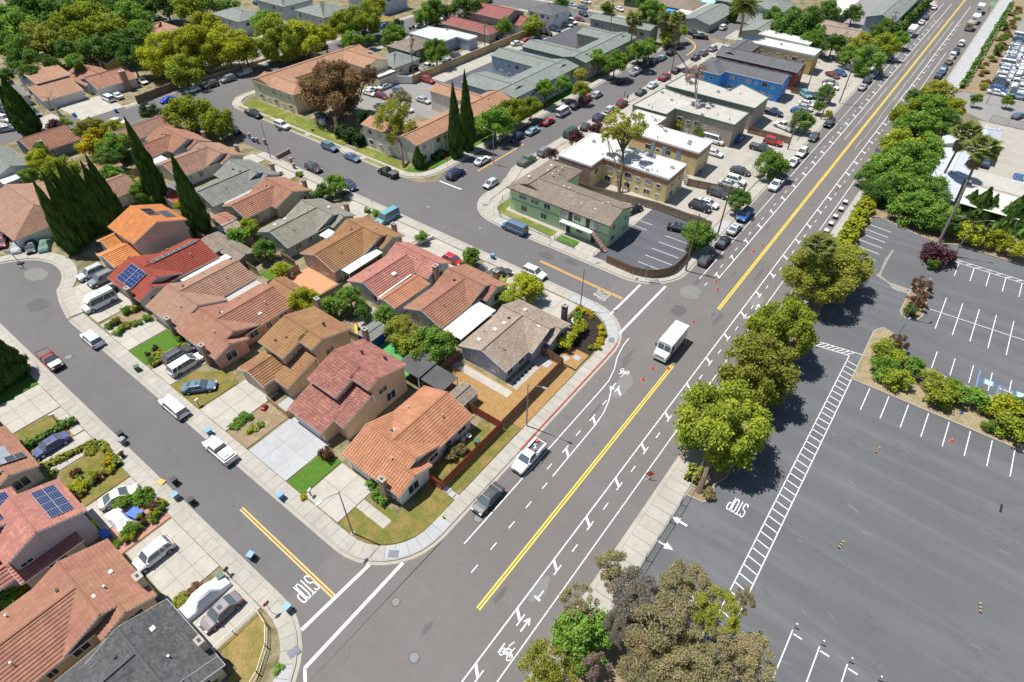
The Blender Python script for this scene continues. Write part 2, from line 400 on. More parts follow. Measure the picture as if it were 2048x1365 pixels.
# centre block: from the cul-de-sac along the near side street, round the corner, up the main road, round, along the next street
pA = [(-104,15.6),(-37.2,15.6)] + arc(-37.2,24.2,8.6,-90,0,14)[1:] + [(-28.6,64.2)] + arc(-37.2,64.2,8.6,0,90,14)[1:] + [(-132,72.8)]
pavement(pA, 1.75,1,1.55,118, newrange=[(47,52),(79,88)], redrange=[(62,78)])
pavement([(-131,8.5),(-131.5,14)] + arc(-121.5,11.2,10.2,165,42,12)[1:] + [(-110,16.8),(-104.2,15.6)],2.0,1,1.6,30)
pB = [(-113.5,7.6),(-37.4,7.6)] + arc(-37.4,-1.2,8.8,90,0,14)[1:] + [(-28.6,-40)]
pavement(pB, 1.55,-1,1.55,66, newrange=[(54,60)])
pC = [(-78.5,206),(-78.5,104),(-76.5,99),(-75.8,91.5)] + arc(-67.0,91.4,8.9,180,270,8)[1:] + [(-37.2,82.5)] + arc(-37.2,91.2,8.7,-90,0,12)[1:] + [(-28.5,330)]
pavement(pC, 1.9,1,1.6,125, newrange=[(80,84),(110,120)])
pD = [(-90.6,204),(-90.6,92)] + arc(-97.6,92,7.0,0,-90,8)[1:] + [(-159,85.0)] + arc(-159,92.6,7.6,-90,-180,8)[1:] + [(-167.6,208)]
pavement(pD, 1.8,-1,1.6,60)
pR = [(-10.8,-40),(-10.8,108), ]
root = pavement(pR, 2.9,-1,1.7,86, redrange=[(20,37),(54,60)])
pavement([(-10.8,117.5),(-10.8,205),(-8.2,228),(-7.4,400)],3.9,-1,1.8,20, mat=M_new)
pavement([(-183.3,66),(-183.3,320)],1.8,1,1.8,20)
pavement([(-158,212.7),(-101,212.7)],1.8,-1,1.8,0); pavement([(-250,227.3),(-101,227.3)],1.8,1,1.8,0)
# paved areas and lawns
def paving(name, poly_or_rect, nx, ny, mat=None, z=.10, gap=.02, parent=None):
    x0, y0, x1, y1 = poly_or_rect; root = setpart(name, parent); mat = mat or M_drive
    for i in range(nx):
        for j in range(ny):
            a, b = x0+(x1-x0)*i/nx, x0+(x1-x0)*(i+1)/nx; c, d = y0+(y1-y0)*j/ny, y0+(y1-y0)*(j+1)/ny
            m = MB(); m.prism(rect(a+gap, c+gap, b-gap, d-gap),0, z+R.uniform(-.004,.004), mat); build(m, 'paving_slab', root)
    return root
def patch(name, pts, z, mat, z0=.0):
    m = MB(); m.prism(pts, z0, z, mat); return struct(m, name)
D = 'driveway'
# --- centre block, front gardens facing the near street
patch('lawn', [(-39.6,17.7),(-37.4,17.7)] + arc(-37.2,24.4,6.6,-88,0,10) + [(-30.7,42.6),(-32.8,42.6),(-32.8,28.8),(-34.6,28.8),(-34.6,23.0),(-38.2,23.0),(-38.2,20.4),(-39.6,20.4)],.10, M_dry)
paving(D, (-46.0,17.7,-39.7,23.9),2,2)
paving('garden_path', (-39.6,20.5,-34.7,21.9),4,1)
patch('lawn', rect(-49.4,17.6,-46.2,24.0),.11, M_lawn)
paving(D, (-57.6,17.6,-49.6,25.0),3,2, M_new, gap=.012)
patch('flower_bed_soil', rect(-62.6,17.6,-58.0,24.6),.10, M_dirt)
paving('patio', (-61.2,24.9,-57.8,29.0),2,2, M_new)
paving(D, (-69.2,17.6,-62.9,26.5),2,3); patch('lawn', [(-76.8,17.6),(-69.6,17.6),(-69.4,24.0),(-72.6,25.0),(-76.8,21.0)],.11, M_dry)
paving(D, (-82.2,17.6,-77.0,24.0),2,3); patch('lawn', rect(-88.9,17.6,-83.9,25.2),.11, M_lawn)
paving(D, (-94.6,17.6,-89.2,24.0),2,3); paving('garden_path', (-98.8,17.8,-95.0,19.4),2,1)
patch('flower_bed_soil', rect(-99.2,19.4,-94.8,24.2),.10, M_dirt)
paving(D, (-112.5,17.9,-99.6,24.8),4,3)
# south side of the same street
patch('lawn', [(-36.2,5.2),(-34.6,3.9),(-32.6,1.2),(-31.2,-2.2),(-31.2,-22),(-35,-22),(-35,.6),(-38.2,.6),(-38.2,5.5)],.10, M_straw)
paving(D, (-45.4,-.2,-38.4,5.8),2,2); paving(D, (-56.2,.1,-46.2,5.8),4,3)
patch('brick_pad', rect(-60.6,-.8,-56.5,5.8),.10, plain('red_paver', (.40,.20,.15),.9,.2,5))
paving(D, (-66.0,-.2,-60.8,5.8),2,3); patch('flower_bed_soil', rect(-73.9,.2,-66.2,5.8),.10, M_dry)
paving(D, (-78.4,.0,-74.2,5.8),2,3); patch('lawn', rect(-85.2,-.4,-79.6,4.4),.11, M_dry)
paving(D, (-92.6,-.8,-85.6,5.8),3,3); paving('garden_path', (-85.4,4.5,-78.6,5.8),4,1); patch('lawn', rect(-98.4,-2,-92.8,5.8),.11, M_lawn)
# main road side of the corner house and the yards
patch('mulch_yard', [(-38.0,41.2),(-46.4,41.0),(-46.4,48.0),(-37.2,48.0),(-37.2,56.8),(-33.1,56.6),(-33.1,41.0)],.06, M_mulch)
patch('mulch_strip', [(-32.9,43.0),(-30.7,43.0),(-30.7,57.0),(-32.9,57.0)],.07, M_mulch)
patch('stone_strip', rect(-37.4,48.4,-35.6,56.8),.08, M_conc); patch('concrete_path', rect(-46.6,46.3,-35.8,47.7),.09, M_drive)
patch('front_bed', [(-38.6,66.0),(-38.6,69.6),(-37.2,70.4)] + arc(-37.2,64.2,6.3,88,4,8) + [(-30.9,57.0),(-35.8,57.0),(-35.8,64.4)],.08, M_black)
patch('mulch_panel', rect(-34.6,57.3,-31.0,61.2),.095, M_mulch)
paving(D, (-48.0,63.9,-39.0,70.6),3,2)
patch('back_lawn', rect(-36.0,29.5,-32.9,40.6),.05, M_dry)
# second row driveways facing the next street
for a, b in ((-60.5,-49.0),(-73.5,-62.0),(-86.5,-75.0),(-98.0,-88.6),(-112,-103),(-124,-114),(-134,-126)):
    paving(D, (a+R.uniform(0,2),65.4, b-R.uniform(0,1.5),70.7),2,2)
patch('back_lawn', rect(-90.0,42.5,-84.6,47.6),.05, M_lawn); patch('artificial_turf', rect(-59.6,40.2,-50.6,46.2),.06, plain('bright_turf', (.08,.30,.09),1.0,.12))
patch('patio', rect(-84.6,42.0,-76.6,49.2),.07, plain('salmon_paving', (.60,.25,.13),.9,.08)); patch('patio', rect(-77.6,42.2,-75.6,45.4),.08, M_lawn)
patch('patio', rect(-66.8,43.5,-62.0,48.8),.05, M_conc)
patch('lawn', rect(-143,46.0,-133,51.0),.05, M_straw)
# green apartment block front
patch('lawn', [(-70.6,90.5),(-70.4,87.6),(-68.8,86.4),(-55.2,85.3),(-54.6,87.6),(-68.6,88.0),(-69.0,93.0),(-70.8,93.4)],.10, M_lawn2)
patch('lawn', rect(-53.6,85.1,-49.4,87.2),.10, M_lawn); paving('garden_path', (-54.9,84.7,-53.8,88.0),1,3); paving('garden_path', (-49.2,84.6,-44.6,87.4),3,2)
patch('bare_verge', [(-30.9,88.0),(-28.9,89.6),(-28.9,104),(-30.9,104)],.10, M_dirt); patch('bare_verge', rect(-30.9,106,-28.9,124),.12, M_dirt)
patch('verge', rect(-30.9,125,-28.9,138),.12, M_lawn2); patch('verge', rect(-30.9,160,-28.9,172),.12, M_lawn2)
# brown apartment block lawns
patch('lawn', rect(-160.5,87.2,-119,91.6),.09, M_lawn2); patch('lawn', rect(-160,85.2,-118,86.2),.14, M_lawn2)
patch('lawn', rect(-114.5,87.2,-97.4,90.0),.09, M_lawn2); patch('lawn', [(-98,87),(-95,86.6),(-92.7,93),(-92.7,160),(-96.2,160),(-96.2,90)],.10, M_lawn); patch('lawn', rect(-112,85.2,-98,86.2),.14, M_lawn2)
# upper left driveways
paving(D, (-195,42.4,-187,52),3,3); paving(D, (-198,54.8,-184.4,66.4),3,3); paving(D, (-205,40,-194.6,47.4),3,2)
patch('driveway', rect(-212,96,-186,131),.05, M_drive); patch('driveway', rect(-205,132,-186,141),.06, M_straw)
patch('driveway', rect(-164,128,-138,134),.05, M_conc); patch('driveway', rect(-142,134.5,-128,205),.04, M_conc)
patch('driveway', rect(-95,228,-87,245),.05, M_conc); patch('driveway', rect(-79,228,-66,240),.05, M_conc)
patch('verge', rect(-200,206,-186,212),.07, M_straw); patch('verge', rect(-200,160,-186,172),.07, M_straw)
# far planted strip and the planters of the parking lot
patch('planted_bank', [(-3.4,224),(2.6,224),(2.6,420),(-3.2,420)],.10, M_dirt)
patch('driveway', rect(-53,222,-29,240),.02, M_conc); patch('dirt_yard', rect(-60,240,-30,262),.03, M_yard)
def planter(pts, mat=M_dirt):
    root = setpart('planter_bed'); m = MB(); m.prism(pts, 0,.12, mat); build(m, 'soil', root)
    m = MB(); n = len(pts); cx = sum(p[0] for p in pts)/n; cy = sum(p[1] for p in pts)/n
    for i in range(n):
        a, b = pts[i], pts[(i+1) % n]; m.bar((*a, .07),(*b, .07),.16,.16, M_conc)
    build(m, 'kerb', root)
planter([(3.3,81.3),(90,81.6),(90,90.2),(19.0,90.2),(8,91.0),(6.4,96.0),(4.2,96.8),(3.2,95.0)], M_plant)
planter([(-5.0,133.6),(2.8,131.0),(7.2,130.6),(10,131.9),(90,132.2),(90,140),(-9.5,140.5),(-9.0,119.8),(-6.4,119.8),(-6.2,132.2)])
planter([(6.2,101.9),(8.3,102.2),(8.8,104.2),(8.4,112.6),(7.0,113.9),(5.6,112.4),(5.5,103.0)])
planter([(5.5,120.7),(8.0,120.3),(8.6,124.0),(9.4,127.6),(5.6,127.8)])
planter([(-8.1,47.2),(-5.6,47.5),(-5.0,49.3),(-5.6,50.6),(-4.8,53.0),(-4.6,60),(-5.4,84),(-5.6,112),(-7.5,112.2),(-7.7,53)])
planter([(-7.8,22),(-7.6,32.5),(-6.4,33),(-2.0,27.4),(4.0,27.0),(5.0,20),(3,4),(-7.8,2)])
# ================================================================ markings (flat paint on the road)
def quadline(m, a, b, wd, mat, z):
    a = Vector(a); b = Vector(b); t = (b-a).normalized(); n = Vector((-t.y, t.x))*wd/2
    m.face([(*(a-n), z),(*(b-n), z),(*(b+n), z),(*(a+n), z)], mat)
def line(name, pts, wd, mat, z=.032, parent=road):
    m = MB()
    for a, b in zip(pts, pts[1:]): quadline(m, a, b, wd, mat, z)
    return build(m, name, parent)
for dx in (-.17,.17):
    line('centre_line', [(-19.55+dx, 20.1),(-19.55+dx, 67.3)],.19, M_yel_w); line('centre_line', [(-19.45+dx, 84.5),(-19.6+dx, 500)],.21, M_yel_w)
    line('centre_line', [(-50.7,11.75+dx),(-33.0,11.45+dx)],.18, M_yel2,.036, side); line('centre_line', [(-51.9,77.3+dx),(-33.9,76.9+dx)],.18, M_yel2,.036, side)
line('centre_line', [(-84.0,97.5),(-84.0,115.5)],.30, M_yel2,.036, side)
line('centre_line', [(-81.3,202.4),(-81.4,206.4),(-82.1,210.8),(-83.4,214.0),(-86.0,217.2),(-88.2,219.0),(-90.1,219.9)],.45, M_yel2,.036, side)
line('lane_line', [(-16.2,9),(-16.2,215)],.14, M_white_w); line('lane_line', [(-16.0,215),(-16.0,330)],.16, M_white_w)
line('lane_line', [(-13.4,9),(-13.3,260)],.12, M_white_w);
line('lane_line', [(-23.0,93),(-22.8,330)],.14, M_white_w); line('lane_line', [(-25.7,90.5),(-25.7,330)],.12, M_white_w)
line('lane_line', [(-25.75,25.0),(-25.7,56.0),(-25.75,58.4),(-26.3,61.0),(-27.3,63.6),(-27.9,66.6),(-28.0,68.6)],.13, M_white_w)
line('lane_line', [(-22.8,39.2),(-22.9,50.0),(-23.1,52.4),(-23.7,55.0),(-24.6,57.2)],.13, M_white_w)
def bars(a, b):
    m = MB(); quadline(m, a, b, .38, M_white_w, .040); build(m, 'crosswalk_line', road)
bars((-33.0,7.0),(-32.7,16.4)); bars((-29.7,4.8),(-29.8,18.9)); bars((-33.5,70.7),(-33.4,82.4)); bars((-29.8,68.4),(-29.6,84.8))
m = MB(); quadline(m, (-29.7,4.8),(-28.6,4.0),.3, M_white_w, .040); build(m, 'lane_line', road)
line('stop_line', [(-87.8,88.6),(-81.4,88.7)],.35, M_white_w, .036, side)
# hatched buffer bars (Z shaped) beside both bike lanes and the dashes inside the lanes
def zbar(x, y, s, nm='buffer_mark'):
    m = MB(); z = .038
    if s > 0: quadline(m, (x, y),(x+1.0, y-.85),.30, M_white_w, z); quadline(m, (x+1.05, y-1.5),(x+1.05, y+.0),.13, M_white_w, z+.002)
    else: quadline(m, (x, y),(x-1.0, y+.95),.30, M_white_w, z); quadline(m, (x-1.05, y+.1),(x-1.05, y+1.6),.13, M_white_w, z+.002)
    build(m, nm, road)
y = 15.7
while y < 300: zbar(-16.2, y, 1); y += 7.06
for y in (43.0,49.9,56.9): zbar(-22.85, y, -1)
y = 93.0
while y < 300: zbar(-22.9, y, -1); y += 7.06
def dash(x, y, L=1.15):
    m = MB(); quadline(m, (x, y-L/2),(x, y+L/2),.12, M_white_w, .034); build(m, 'lane_dash', road)
y = 11.5
while y < 300: dash(-15.05, y); y += 7.02
for y in (40.2,47.2,54.3): dash(-24.0, y)
for y in (23.4,26.9,30.4,33.9,37.4): dash(-22.8, y)
y = 89.8
while y < 300: dash(-24.1, y); y += 7.06
# strokes: letters and symbols
GL = {'S': [[(1,.86),(.8,1),(.2,1),(0,.85),(0,.65),(.2,.52),(.8,.46),(1,.33),(1,.14),(.8,0),(.2,0),(0,.14)]],
      'T': [[(0,1),(1,1)],[(.5,1),(.5,0)]], 'O': [[(.25,0),(0,.2),(0,.8),(.25,1),(.75,1),(1,.8),(1,.2),(.75,0),(.25,0)]],
      'P': [[(0,0),(0,1),(.75,1),(1,.87),(1,.6),(.75,.47),(0,.47)]], 'N': [[(0,0),(0,1),(1,0),(1,1)]],
      'A': [[(0,0),(.5,1),(1,0)],[(.2,.35),(.8,.35)]], 'R': [[(0,0),(0,1),(.8,1),(1,.8),(1,.6),(.8,.47),(0,.47)],[(.5,.47),(1,0)]],
      'K': [[(0,0),(0,1)],[(1,1),(0,.45),(1,0)]], 'I': [[(.5,0),(.5,1)]], 'G': [[(1,.8),(.75,1),(.25,1),(0,.8),(0,.2),(.25,0),(.75,0),(1,.2),(1,.45),(.6,.45)]],
      'H': [[(0,0),(0,1)],[(1,0),(1,1)],[(0,.5),(1,.5)]], 'U': [[(0,1),(0,.15),(.25,0),(.75,0),(1,.15),(1,1)]], ' ': []}
def strokes(m, lines, org, ux, uy, wd, mat, z):
    for k, ln in enumerate(lines):
        p = [Vector(org)+Vector(ux)*a+Vector(uy)*b for a, b in ln]
        for i, (a, b) in enumerate(zip(p, p[1:])):
            t = (b-a).normalized()*wd*.45 if (b-a).length else Vector((0,0))
            quadline(m, a-t, b+t, wd, mat, z+.0006*(i % 3)+.002*k)
def word(txt, org, ux, uy, wd, mat=None, z=.040, gap=1.35, name='painted_word', parent=road):
    """ux: width vector of a letter, uy: height vector"""
    m = MB()
    for i, ch in enumerate(txt):
        strokes(m, GL[ch],(org[0]+ux[0]*gap*i, org[1]+ux[1]*gap*i), ux, uy, wd, mat or M_white_w, z)
    return build(m, name, parent)
word('STOP', (-37.4,11.2),(0,-.44),(2.3,0),.12, parent=side)      # read by traffic heading to the main road
word('STOP', (-38.6,76.6),(0,-.44),(2.4,0),.08, parent=side)
word('STOP', (-84.8,94.0),(-.44,0),(0,-2.2),.11, parent=side)
word('STOP', (-.9,50.6),(-.42,0),(0,-2.1),.13)
word('STOP', (.2,36.4),(-.42,0),(0,-2.1),.13)
BIKE = [[(.22+.2*math.cos(t*.628),.2+.2*math.sin(t*.628)) for t in range(11)],[(.98+.2*math.cos(t*.628),.2+.2*math.sin(t*.628)) for t in range(11)],
        [(.22,.2),(.45,.55),(.85,.55),(.98,.2)],[(.45,.55),(.6,.2),(.85,.55)],[(.6,.2),(.22,.2)],[(.4,.65),(.55,.98)],[(.85,.55),(.9,.75)]]
ARW = [[(.5,0),(.5,1)],[(.15,.65),(.5,1),(.85,.65)]]
def symbol(lines, org, ux, uy, wd, name):
    m = MB(); strokes(m, lines, org, ux, uy, wd, M_white_w, .041); return build(m, name, road)
symbol(BIKE, (-15.0,17.9),(1.2,0),(0,1.9),.10, 'bike_symbol'); symbol(ARW, (-14.9,21.1),(.9,0),(0,1.6),.15, 'arrow_symbol')
symbol(BIKE, (-15.0,84.9),(1.2,0),(0,1.9),.10, 'bike_symbol'); symbol(ARW, (-14.8,88.4),(.9,0),(0,1.6),.15, 'arrow_symbol')
symbol(BIKE, (-24.1,62.0),(-1.2,0),(0,-1.9),.10, 'bike_symbol'); symbol(ARW, (-24.2,58.6),(-.9,0),(0,-1.6),.15, 'arrow_symbol')
for cx_, cy_, dr in ((-6.8,43.3,-1),(-6.8,39.4,1)):      # lot entry arrows
    m = MB(); quadline(m, (cx_-dr*1.0, cy_),(cx_+dr*.05, cy_),.28, M_white_w, .03)
    m.face([(cx_+dr*.05, cy_-.5,.033),(cx_+dr*1.05, cy_, .033),(cx_+dr*.05, cy_+.5,.033)], M_white_w); build(m, 'arrow_symbol', road)
# parking lot lines
lot = bpy.data.objects['parking_lot_surface']
def pl(a, b, wd=.12, mat=None, name='stall_line', z=.022):
    m = MB(); quadline(m, a, b, wd, mat or M_white_w, z); build(m, name, lot)
for i in range(17): pl((6.0+i*2.66,75.7),(6.0+i*2.66,81.0))
for i in range(10): pl((8.5+i*2.8,33.0),(8.5+i*2.8,38.9)); pl((8.7+i*2.8,38.5),(9.6+i*2.8,38.5),.16)
for ya, yb in ((129.4,128.9),(127.0,126.5),(124.7,124.2),(122.2,121.7),(119.7,119.2),(117.0,116.5),(114.4,113.9)): pl((-6.0, ya),(-1.7, yb),.14)
for i in range(18): pl((11.1+i*2.55,120.4),(11.1+i*2.55,125.3)); pl((11.15+i*2.55,101.9),(11.15+i*2.55,112.2))
pl((9.2,107.0),(60,109.6));
for i in range(6): pl((10.9+i*2.55+1.6,91.4),(10.9+i*2.55+1.6,96.0))
M_blue_p = paint('blue_road_paint', (.10,.30,.62))
pl((18.6,90.8),(18.6,95.6),.16, M_blue_p)
for x in (20.0,24.2): m = MB(); m.poly(rect(x-.65,92.6, x+.65,93.9),.024, M_blue_p); m.poly(rect(x-.5,92.7, x+.5,93.8),.027, paint('pale_blue_paint', (.45,.62,.8))); build(m, 'disabled_bay_mark', lot)
for a, b in (((21.3,90.6),(21.3,93.6)),((21.3,93.6),(23.1,93.6)),((23.1,90.6),(23.1,93.6)),((21.3,92.2),(23.1,92.2)),((21.3,91.2),(23.1,91.2))): pl(a, b, .13, M_blue_p)
word('NO PARKING', (21.45,92.75),(.115,0),(0,.35),.04, z=.03, parent=lot, gap=1.4)
# ladder hatch along the lot lane
pl((1.45,22.0),(1.6,86.6)); pl((3.3,33.0),(3.3,81.3)); pl((3.0,22),(3.3,33.0))
y = 23.0
while y < 86: pl((1.5, y),(3.3, y-.35),.13); y += 1.32
pl((-4.3,85.4),(1.5,86.4)); pl((-2.8,86.9),(3.2,87.9)); pl((1.6,86.6),(1.5,86.4))
hA, hB, hC, hD = Vector((-4.3,85.4)), Vector((1.5,86.4)), Vector((-2.8,86.9)), Vector((3.2,87.9))
for i in range(8): t = (i+.4)/8; pl(hA.lerp(hB, t), hC.lerp(hD, max(0, t-.10)),.12)
pl((10.2,126.4),(60,126.6)); pl((10.3,125.4),(60,125.6))
for i in range(19): pl((10.6+i*1.6,125.45),(11.6+i*1.6,126.4),.12)
# small apartment car park, apartment yards
for y in (88.6,91.4,94.2,97.0,99.8): pl((-37.2, y-.1),(-31.6, y),.11, z=.036)
for y in (100.6,98.2): pl((-43.8, y+1),(-41.0, y+1),.10, z=.036)
for i in range(9): pl((-118.2,128.4+i*2.7),(-113.8,128.4+i*2.7),.11, z=.03)
for i in range(8): pl((-134.0,140+i*2.8),(-129.6,140+i*2.8),.11, z=.05)
for x in (2.2,5.2): pl((x+4,196),(x+4,201.5),.12)
m = MB(); m.poly(rect(10.0,178.8,11.2,182.8),.03, M_yel_w); build(m, 'yellow_bay_mark', bpy.data.objects['office_yard_surface'])
m = MB();
for i in range(6): m.poly(rect(-10.6,338+i*1.2,-8.0,338.6+i*1.2),.045, plain('green_bike_paint', (.10,.42,.12),.7))
build(m, 'green_bike_lane', road)
# asphalt patches, sawcuts, manholes
M_patch = asphalt('pale_asphalt_patch', (.185,.18,.17),0,0,.12); M_patchd = asphalt('dark_asphalt_patch', (.105,.10,.098),0,0,.1)
M_stain = asphalt('oil_stained_asphalt', (.112,.108,.107),0,0,.1); M_scuff = asphalt('scuffed_asphalt', (.150,.151,.156),0,0,.1)
M_sand = turf('sand_spill', (.30,.28,.24),(.34,.32,.28))
def rough_patch(cx, cy, rx, ry, mat, z=.0265, parent=road, n=16, name='asphalt_patch', rot=0):
    m = MB(); pts = []
    for i in range(n):
        t = 2*math.pi*i/n; q = R.uniform(.8,1.12); a, b = rx*q*math.cos(t), ry*q*math.sin(t); pts.append((cx+a*math.cos(rot)-b*math.sin(rot), cy+a*math.sin(rot)+b*math.cos(rot)))
    m.poly(pts, z, mat); build(m, name, parent)
rough_patch(-15.5,26.0,.7,1.9, M_patch); rough_patch(-15.0,91.0,1.0,2.2, M_patch); rough_patch(-23.6,58.8,1.1,3.0, M_patch)
rough_patch(-47.0,80.6,1.6,.9, M_patchd, .030, side); rough_patch(-24.6,80,1.3,1.6, M_patchd); rough_patch(-112.5,14.0,2.0,1.7, M_patchd, .030, side)
rough_patch(-122.0,17.5,2.6,1.8, M_patch, .029, side); rough_patch(-52,79.5,1.8,1.0, M_patchd, .031, side); rough_patch(-75.4,96,1.5,2.4, M_patchd, .0305, side)
rough_patch(-25.3,86,1.8,2.2, M_patch); rough_patch(-14.8,196,.9,2.2, M_patch); rough_patch(-24.2,178,1.0,2.0, M_patch)
for (x, y, r) in ((-21.6,12.3,.48),(-27.2,15.2,.42),(-24.4,6.3,.55),(-82.0,78.8,.4),(-95.2,11.2,.5),(-26.6,28.6,.5),(-68,79,.4),(-44.6,98.6,.45)):
    m = MB(); m.cyl(x, y, 0,.034, r*1.25, M_patchd, 18); m.cyl(x, y, 0,.040, r, plain('cast_iron_lid', (.20,.20,.20),.8,.2),18); build(m, 'manhole_cover', road if x > -30 else side)
for a, b in (((.3,122.1),(-.1,117.6)),((-.1,117.6),(-.1,112.1)),((-.1,112.1),(2.6,110.6)),((2.6,110.6),(5.4,110.9))):
    a = Vector(a); b = Vector(b); m = MB(); n_ = 7
    for k in range(3): quadline(m, a+Vector((R.uniform(-.3,.3), R.uniform(-.3,.3))), b+Vector((R.uniform(-.3,.3), R.uniform(-.3,.3))), R.uniform(.15,.4), M_sand, .0185+k*.0012)
    build(m, 'sand_trail', lot)
rough_patch(4.0,109.8,1.7,.8, M_sand, .024, lot, 20, 'sand_spill')
# tactile pads and drain grates on the corners
pad = plain('grey_tactile_pad', (.17,.18,.20),.8,.1)
for x, y, rz in ((-31.4,19.0,.6),(-31.8,5.1,1.4),(-8.9,82.3,0),(-31.4,85.0,-.8),(-72.9,86.7,.5)):
    if x < -25: m = MB(); m.box(-.6,-.45,0,.6,.45,.152, pad); build(m, 'tactile_pad', bpy.data.objects['pavement'], loc=(x, y, 0), rz=rz)
m = MB(); m.box(-.6,-.45,0,.6,.45,.152, pad); build(m, 'tactile_pad', bpy.data.objects['pavement'], loc=(-30.0,66.4,0), rz=-1.1)
for x, y0, y1 in ((-21.3,168,300),(-17.7,164,300)):
    m = MB(); y = y0
    while y < y1: d = R.uniform(3,7); quadline(m, (x+R.uniform(-.15,.15), y),(x+R.uniform(-.15,.15), y+d), R.uniform(.2,.55), M_sand, .0262+R.uniform(0,.0005)); y += d+.05
    build(m, 'tyre_scuff', road)
for i in range(26): rough_patch(R.uniform(-27,-12), R.uniform(5,160), R.uniform(.2,.5), R.uniform(.6,2.5), M_stain, .0255+.00002*i, road, 12, 'oil_stain')
for i in range(40): rough_patch(R.uniform(4,34), R.uniform(34,72), R.uniform(.3,.9), R.uniform(.08,.22), M_scuff if i % 2 else M_stain, .0125+.0001*i, lot, 11, 'oil_stain', R.uniform(-.5,.2))
# ================================================================ buildings
RM = {
 'orange': roofmat('roof_orange', (.44,.205,.115),(.42,.42),.12, joint=.5),
 'orange2': roofmat('roof_bright_orange', (.60,.235,.08),(.30,.38),.12),
 'redmix': roofmat('roof_red_mixed', (.28,.12,.095),(.34,.42),.34),
 'brown': roofmat('roof_brown_tile', (.27,.135,.07),(.34,.42),.16,(.30,.20,.07),.5),
 'terra': roofmat('roof_terracotta', (.31,.145,.10),(.34,.42),.16,(.33,.20,.10),.35),
 'terra2': roofmat('roof_faded_terracotta', (.31,.175,.125),(.34,.42),.16,(.34,.24,.15),.3),
 'red': roofmat('roof_deep_red', (.27,.055,.035),(.34,.42),.10),
 'pink': roofmat('roof_pink_tile', (.38,.165,.13),(.34,.42),.22),
 'tan': roofmat('roof_tan_shingle', (.30,.235,.185),(.25,.16),.30, joint=.12),
 'grey': roofmat('roof_grey_shingle', (.19,.195,.175),(.3,.16),.24, joint=.12),
 'sage': roofmat('roof_sage_grey', (.225,.215,.17),(.3,.16),.22, joint=.12),
 'olive': roofmat('roof_brown_shingle', (.215,.175,.14),(.25,.16),.32, joint=.12),
 'char': roofmat('roof_charcoal', (.085,.085,.088),(.3,.18),.40, joint=.15),
 'slate': roofmat('roof_dark_slate', (.12,.122,.13),(.3,.16),.22, joint=.12),
 'green': roofmat('roof_grey_green', (.205,.225,.205),(.3,.16),.14, joint=.10),
 'brs': roofmat('roof_brown_composite', (.36,.20,.125),(.3,.16),.14, joint=.10),
 'maroon': roofmat('roof_maroon', (.26,.095,.085),(.3,.16),.12, joint=.10),
}
M_white_roof = stucco('white_flat_roof', (.55,.54,.51)); M_grey_roof = stucco('pale_grey_flat_roof', (.42,.40,.36)); M_metal_roof = stucco('pale_metal_roof', (.50,.54,.55))
def W(name, c): return stucco('wall_'+name, c)
def roof_quad(mb, a, b, c, d, mat, style, u0=.0):
    """a-b eave (left to right seen from outside), c-d upper edge (right, left). Courses with a lip; barrel ribs for 'barrel'"""
    a, b, c, d = map(Vector, (a, b, c, d)); nrm = (b-a).cross(d-a)
    if nrm.length < 1e-6: nrm = (b-a).cross(c-a)
    nrm.normalize()
    if nrm.z < 0: nrm = -nrm
    slope = max((d-a).length, (c-b).length); ulen = (b-a).length
    e = (b-a).normalized()
    if style == 'flat':
        uv = [((p-a).dot(e)+u0,(p-a-e*(p-a).dot(e)).length) for p in (a, b, c, d)]
        pts = [a, b, c, d]
        if (c-d).length < 1e-4: pts = [a, b, c]; uv = uv[:3]
        mb.face(pts, mat, uv); return
    step = .42; n = max(1, int(round(slope/step))); lip = .085
    for i in range(n):
        t0, t1 = i/n, (i+1)/n
        L0, R0, L1, R1 = a.lerp(d, t0), b.lerp(c, t0), a.lerp(d, t1), b.lerp(c, t1)
        v0, v1 = t0*slope, t1*slope
        if style == 'course':
            p = [L0+nrm*lip, R0+nrm*lip, R1, L1]
            uv = [((q-a).dot(e)+u0, v) for q, v in zip(p, (v0+.001, v0+.001, v1, v1))]
            if (R1-L1).length < 1e-3: p = p[:3]; uv = uv[:3]
            mb.face(p, mat, uv); mb.face([L0, R0, R0+nrm*lip, L0+nrm*lip], mat, [(.1, v0+.001)]*4)
        else:
            W_ = (R0-L0).length; k = max(1, int(round(W_/.42))); rib = .085
            # columns share u so the ribs line up from course to course
            def X(P, Q, u): return P + (Q-P)*u
            base = len(mb.v); mi = mb.mi(mat); prof = [(0,0),(.22,1),(.58,1),(.8,0)]
            us = [(j+q)/k for j in range(k) for q, h in prof]+[1.0]; hs = [h for j in range(k) for q, h in prof]+[0]
            for u, h in zip(us, hs):
                mb.v.append(tuple(X(L0, R0, u)+nrm*(lip*.6+rib*h)))
            for u, h in zip(us, hs):
                mb.v.append(tuple(X(L1, R1, u)+nrm*(rib*.72*h)))
            m_ = len(us)
            for j in range(m_-1):
                f = (base+j, base+j+1, base+m_+j+1, base+m_+j); mb.f.append(f); mb.m.append(mi)
                uu0 = (X(L0, R0, us[j])-a).dot(e)+u0; uu1 = (X(L0, R0, us[j+1])-a).dot(e)+u0
                mb.uv.append([(uu0, v0+.001),(uu1, v0+.001),(uu1, v1),(uu0, v1)])
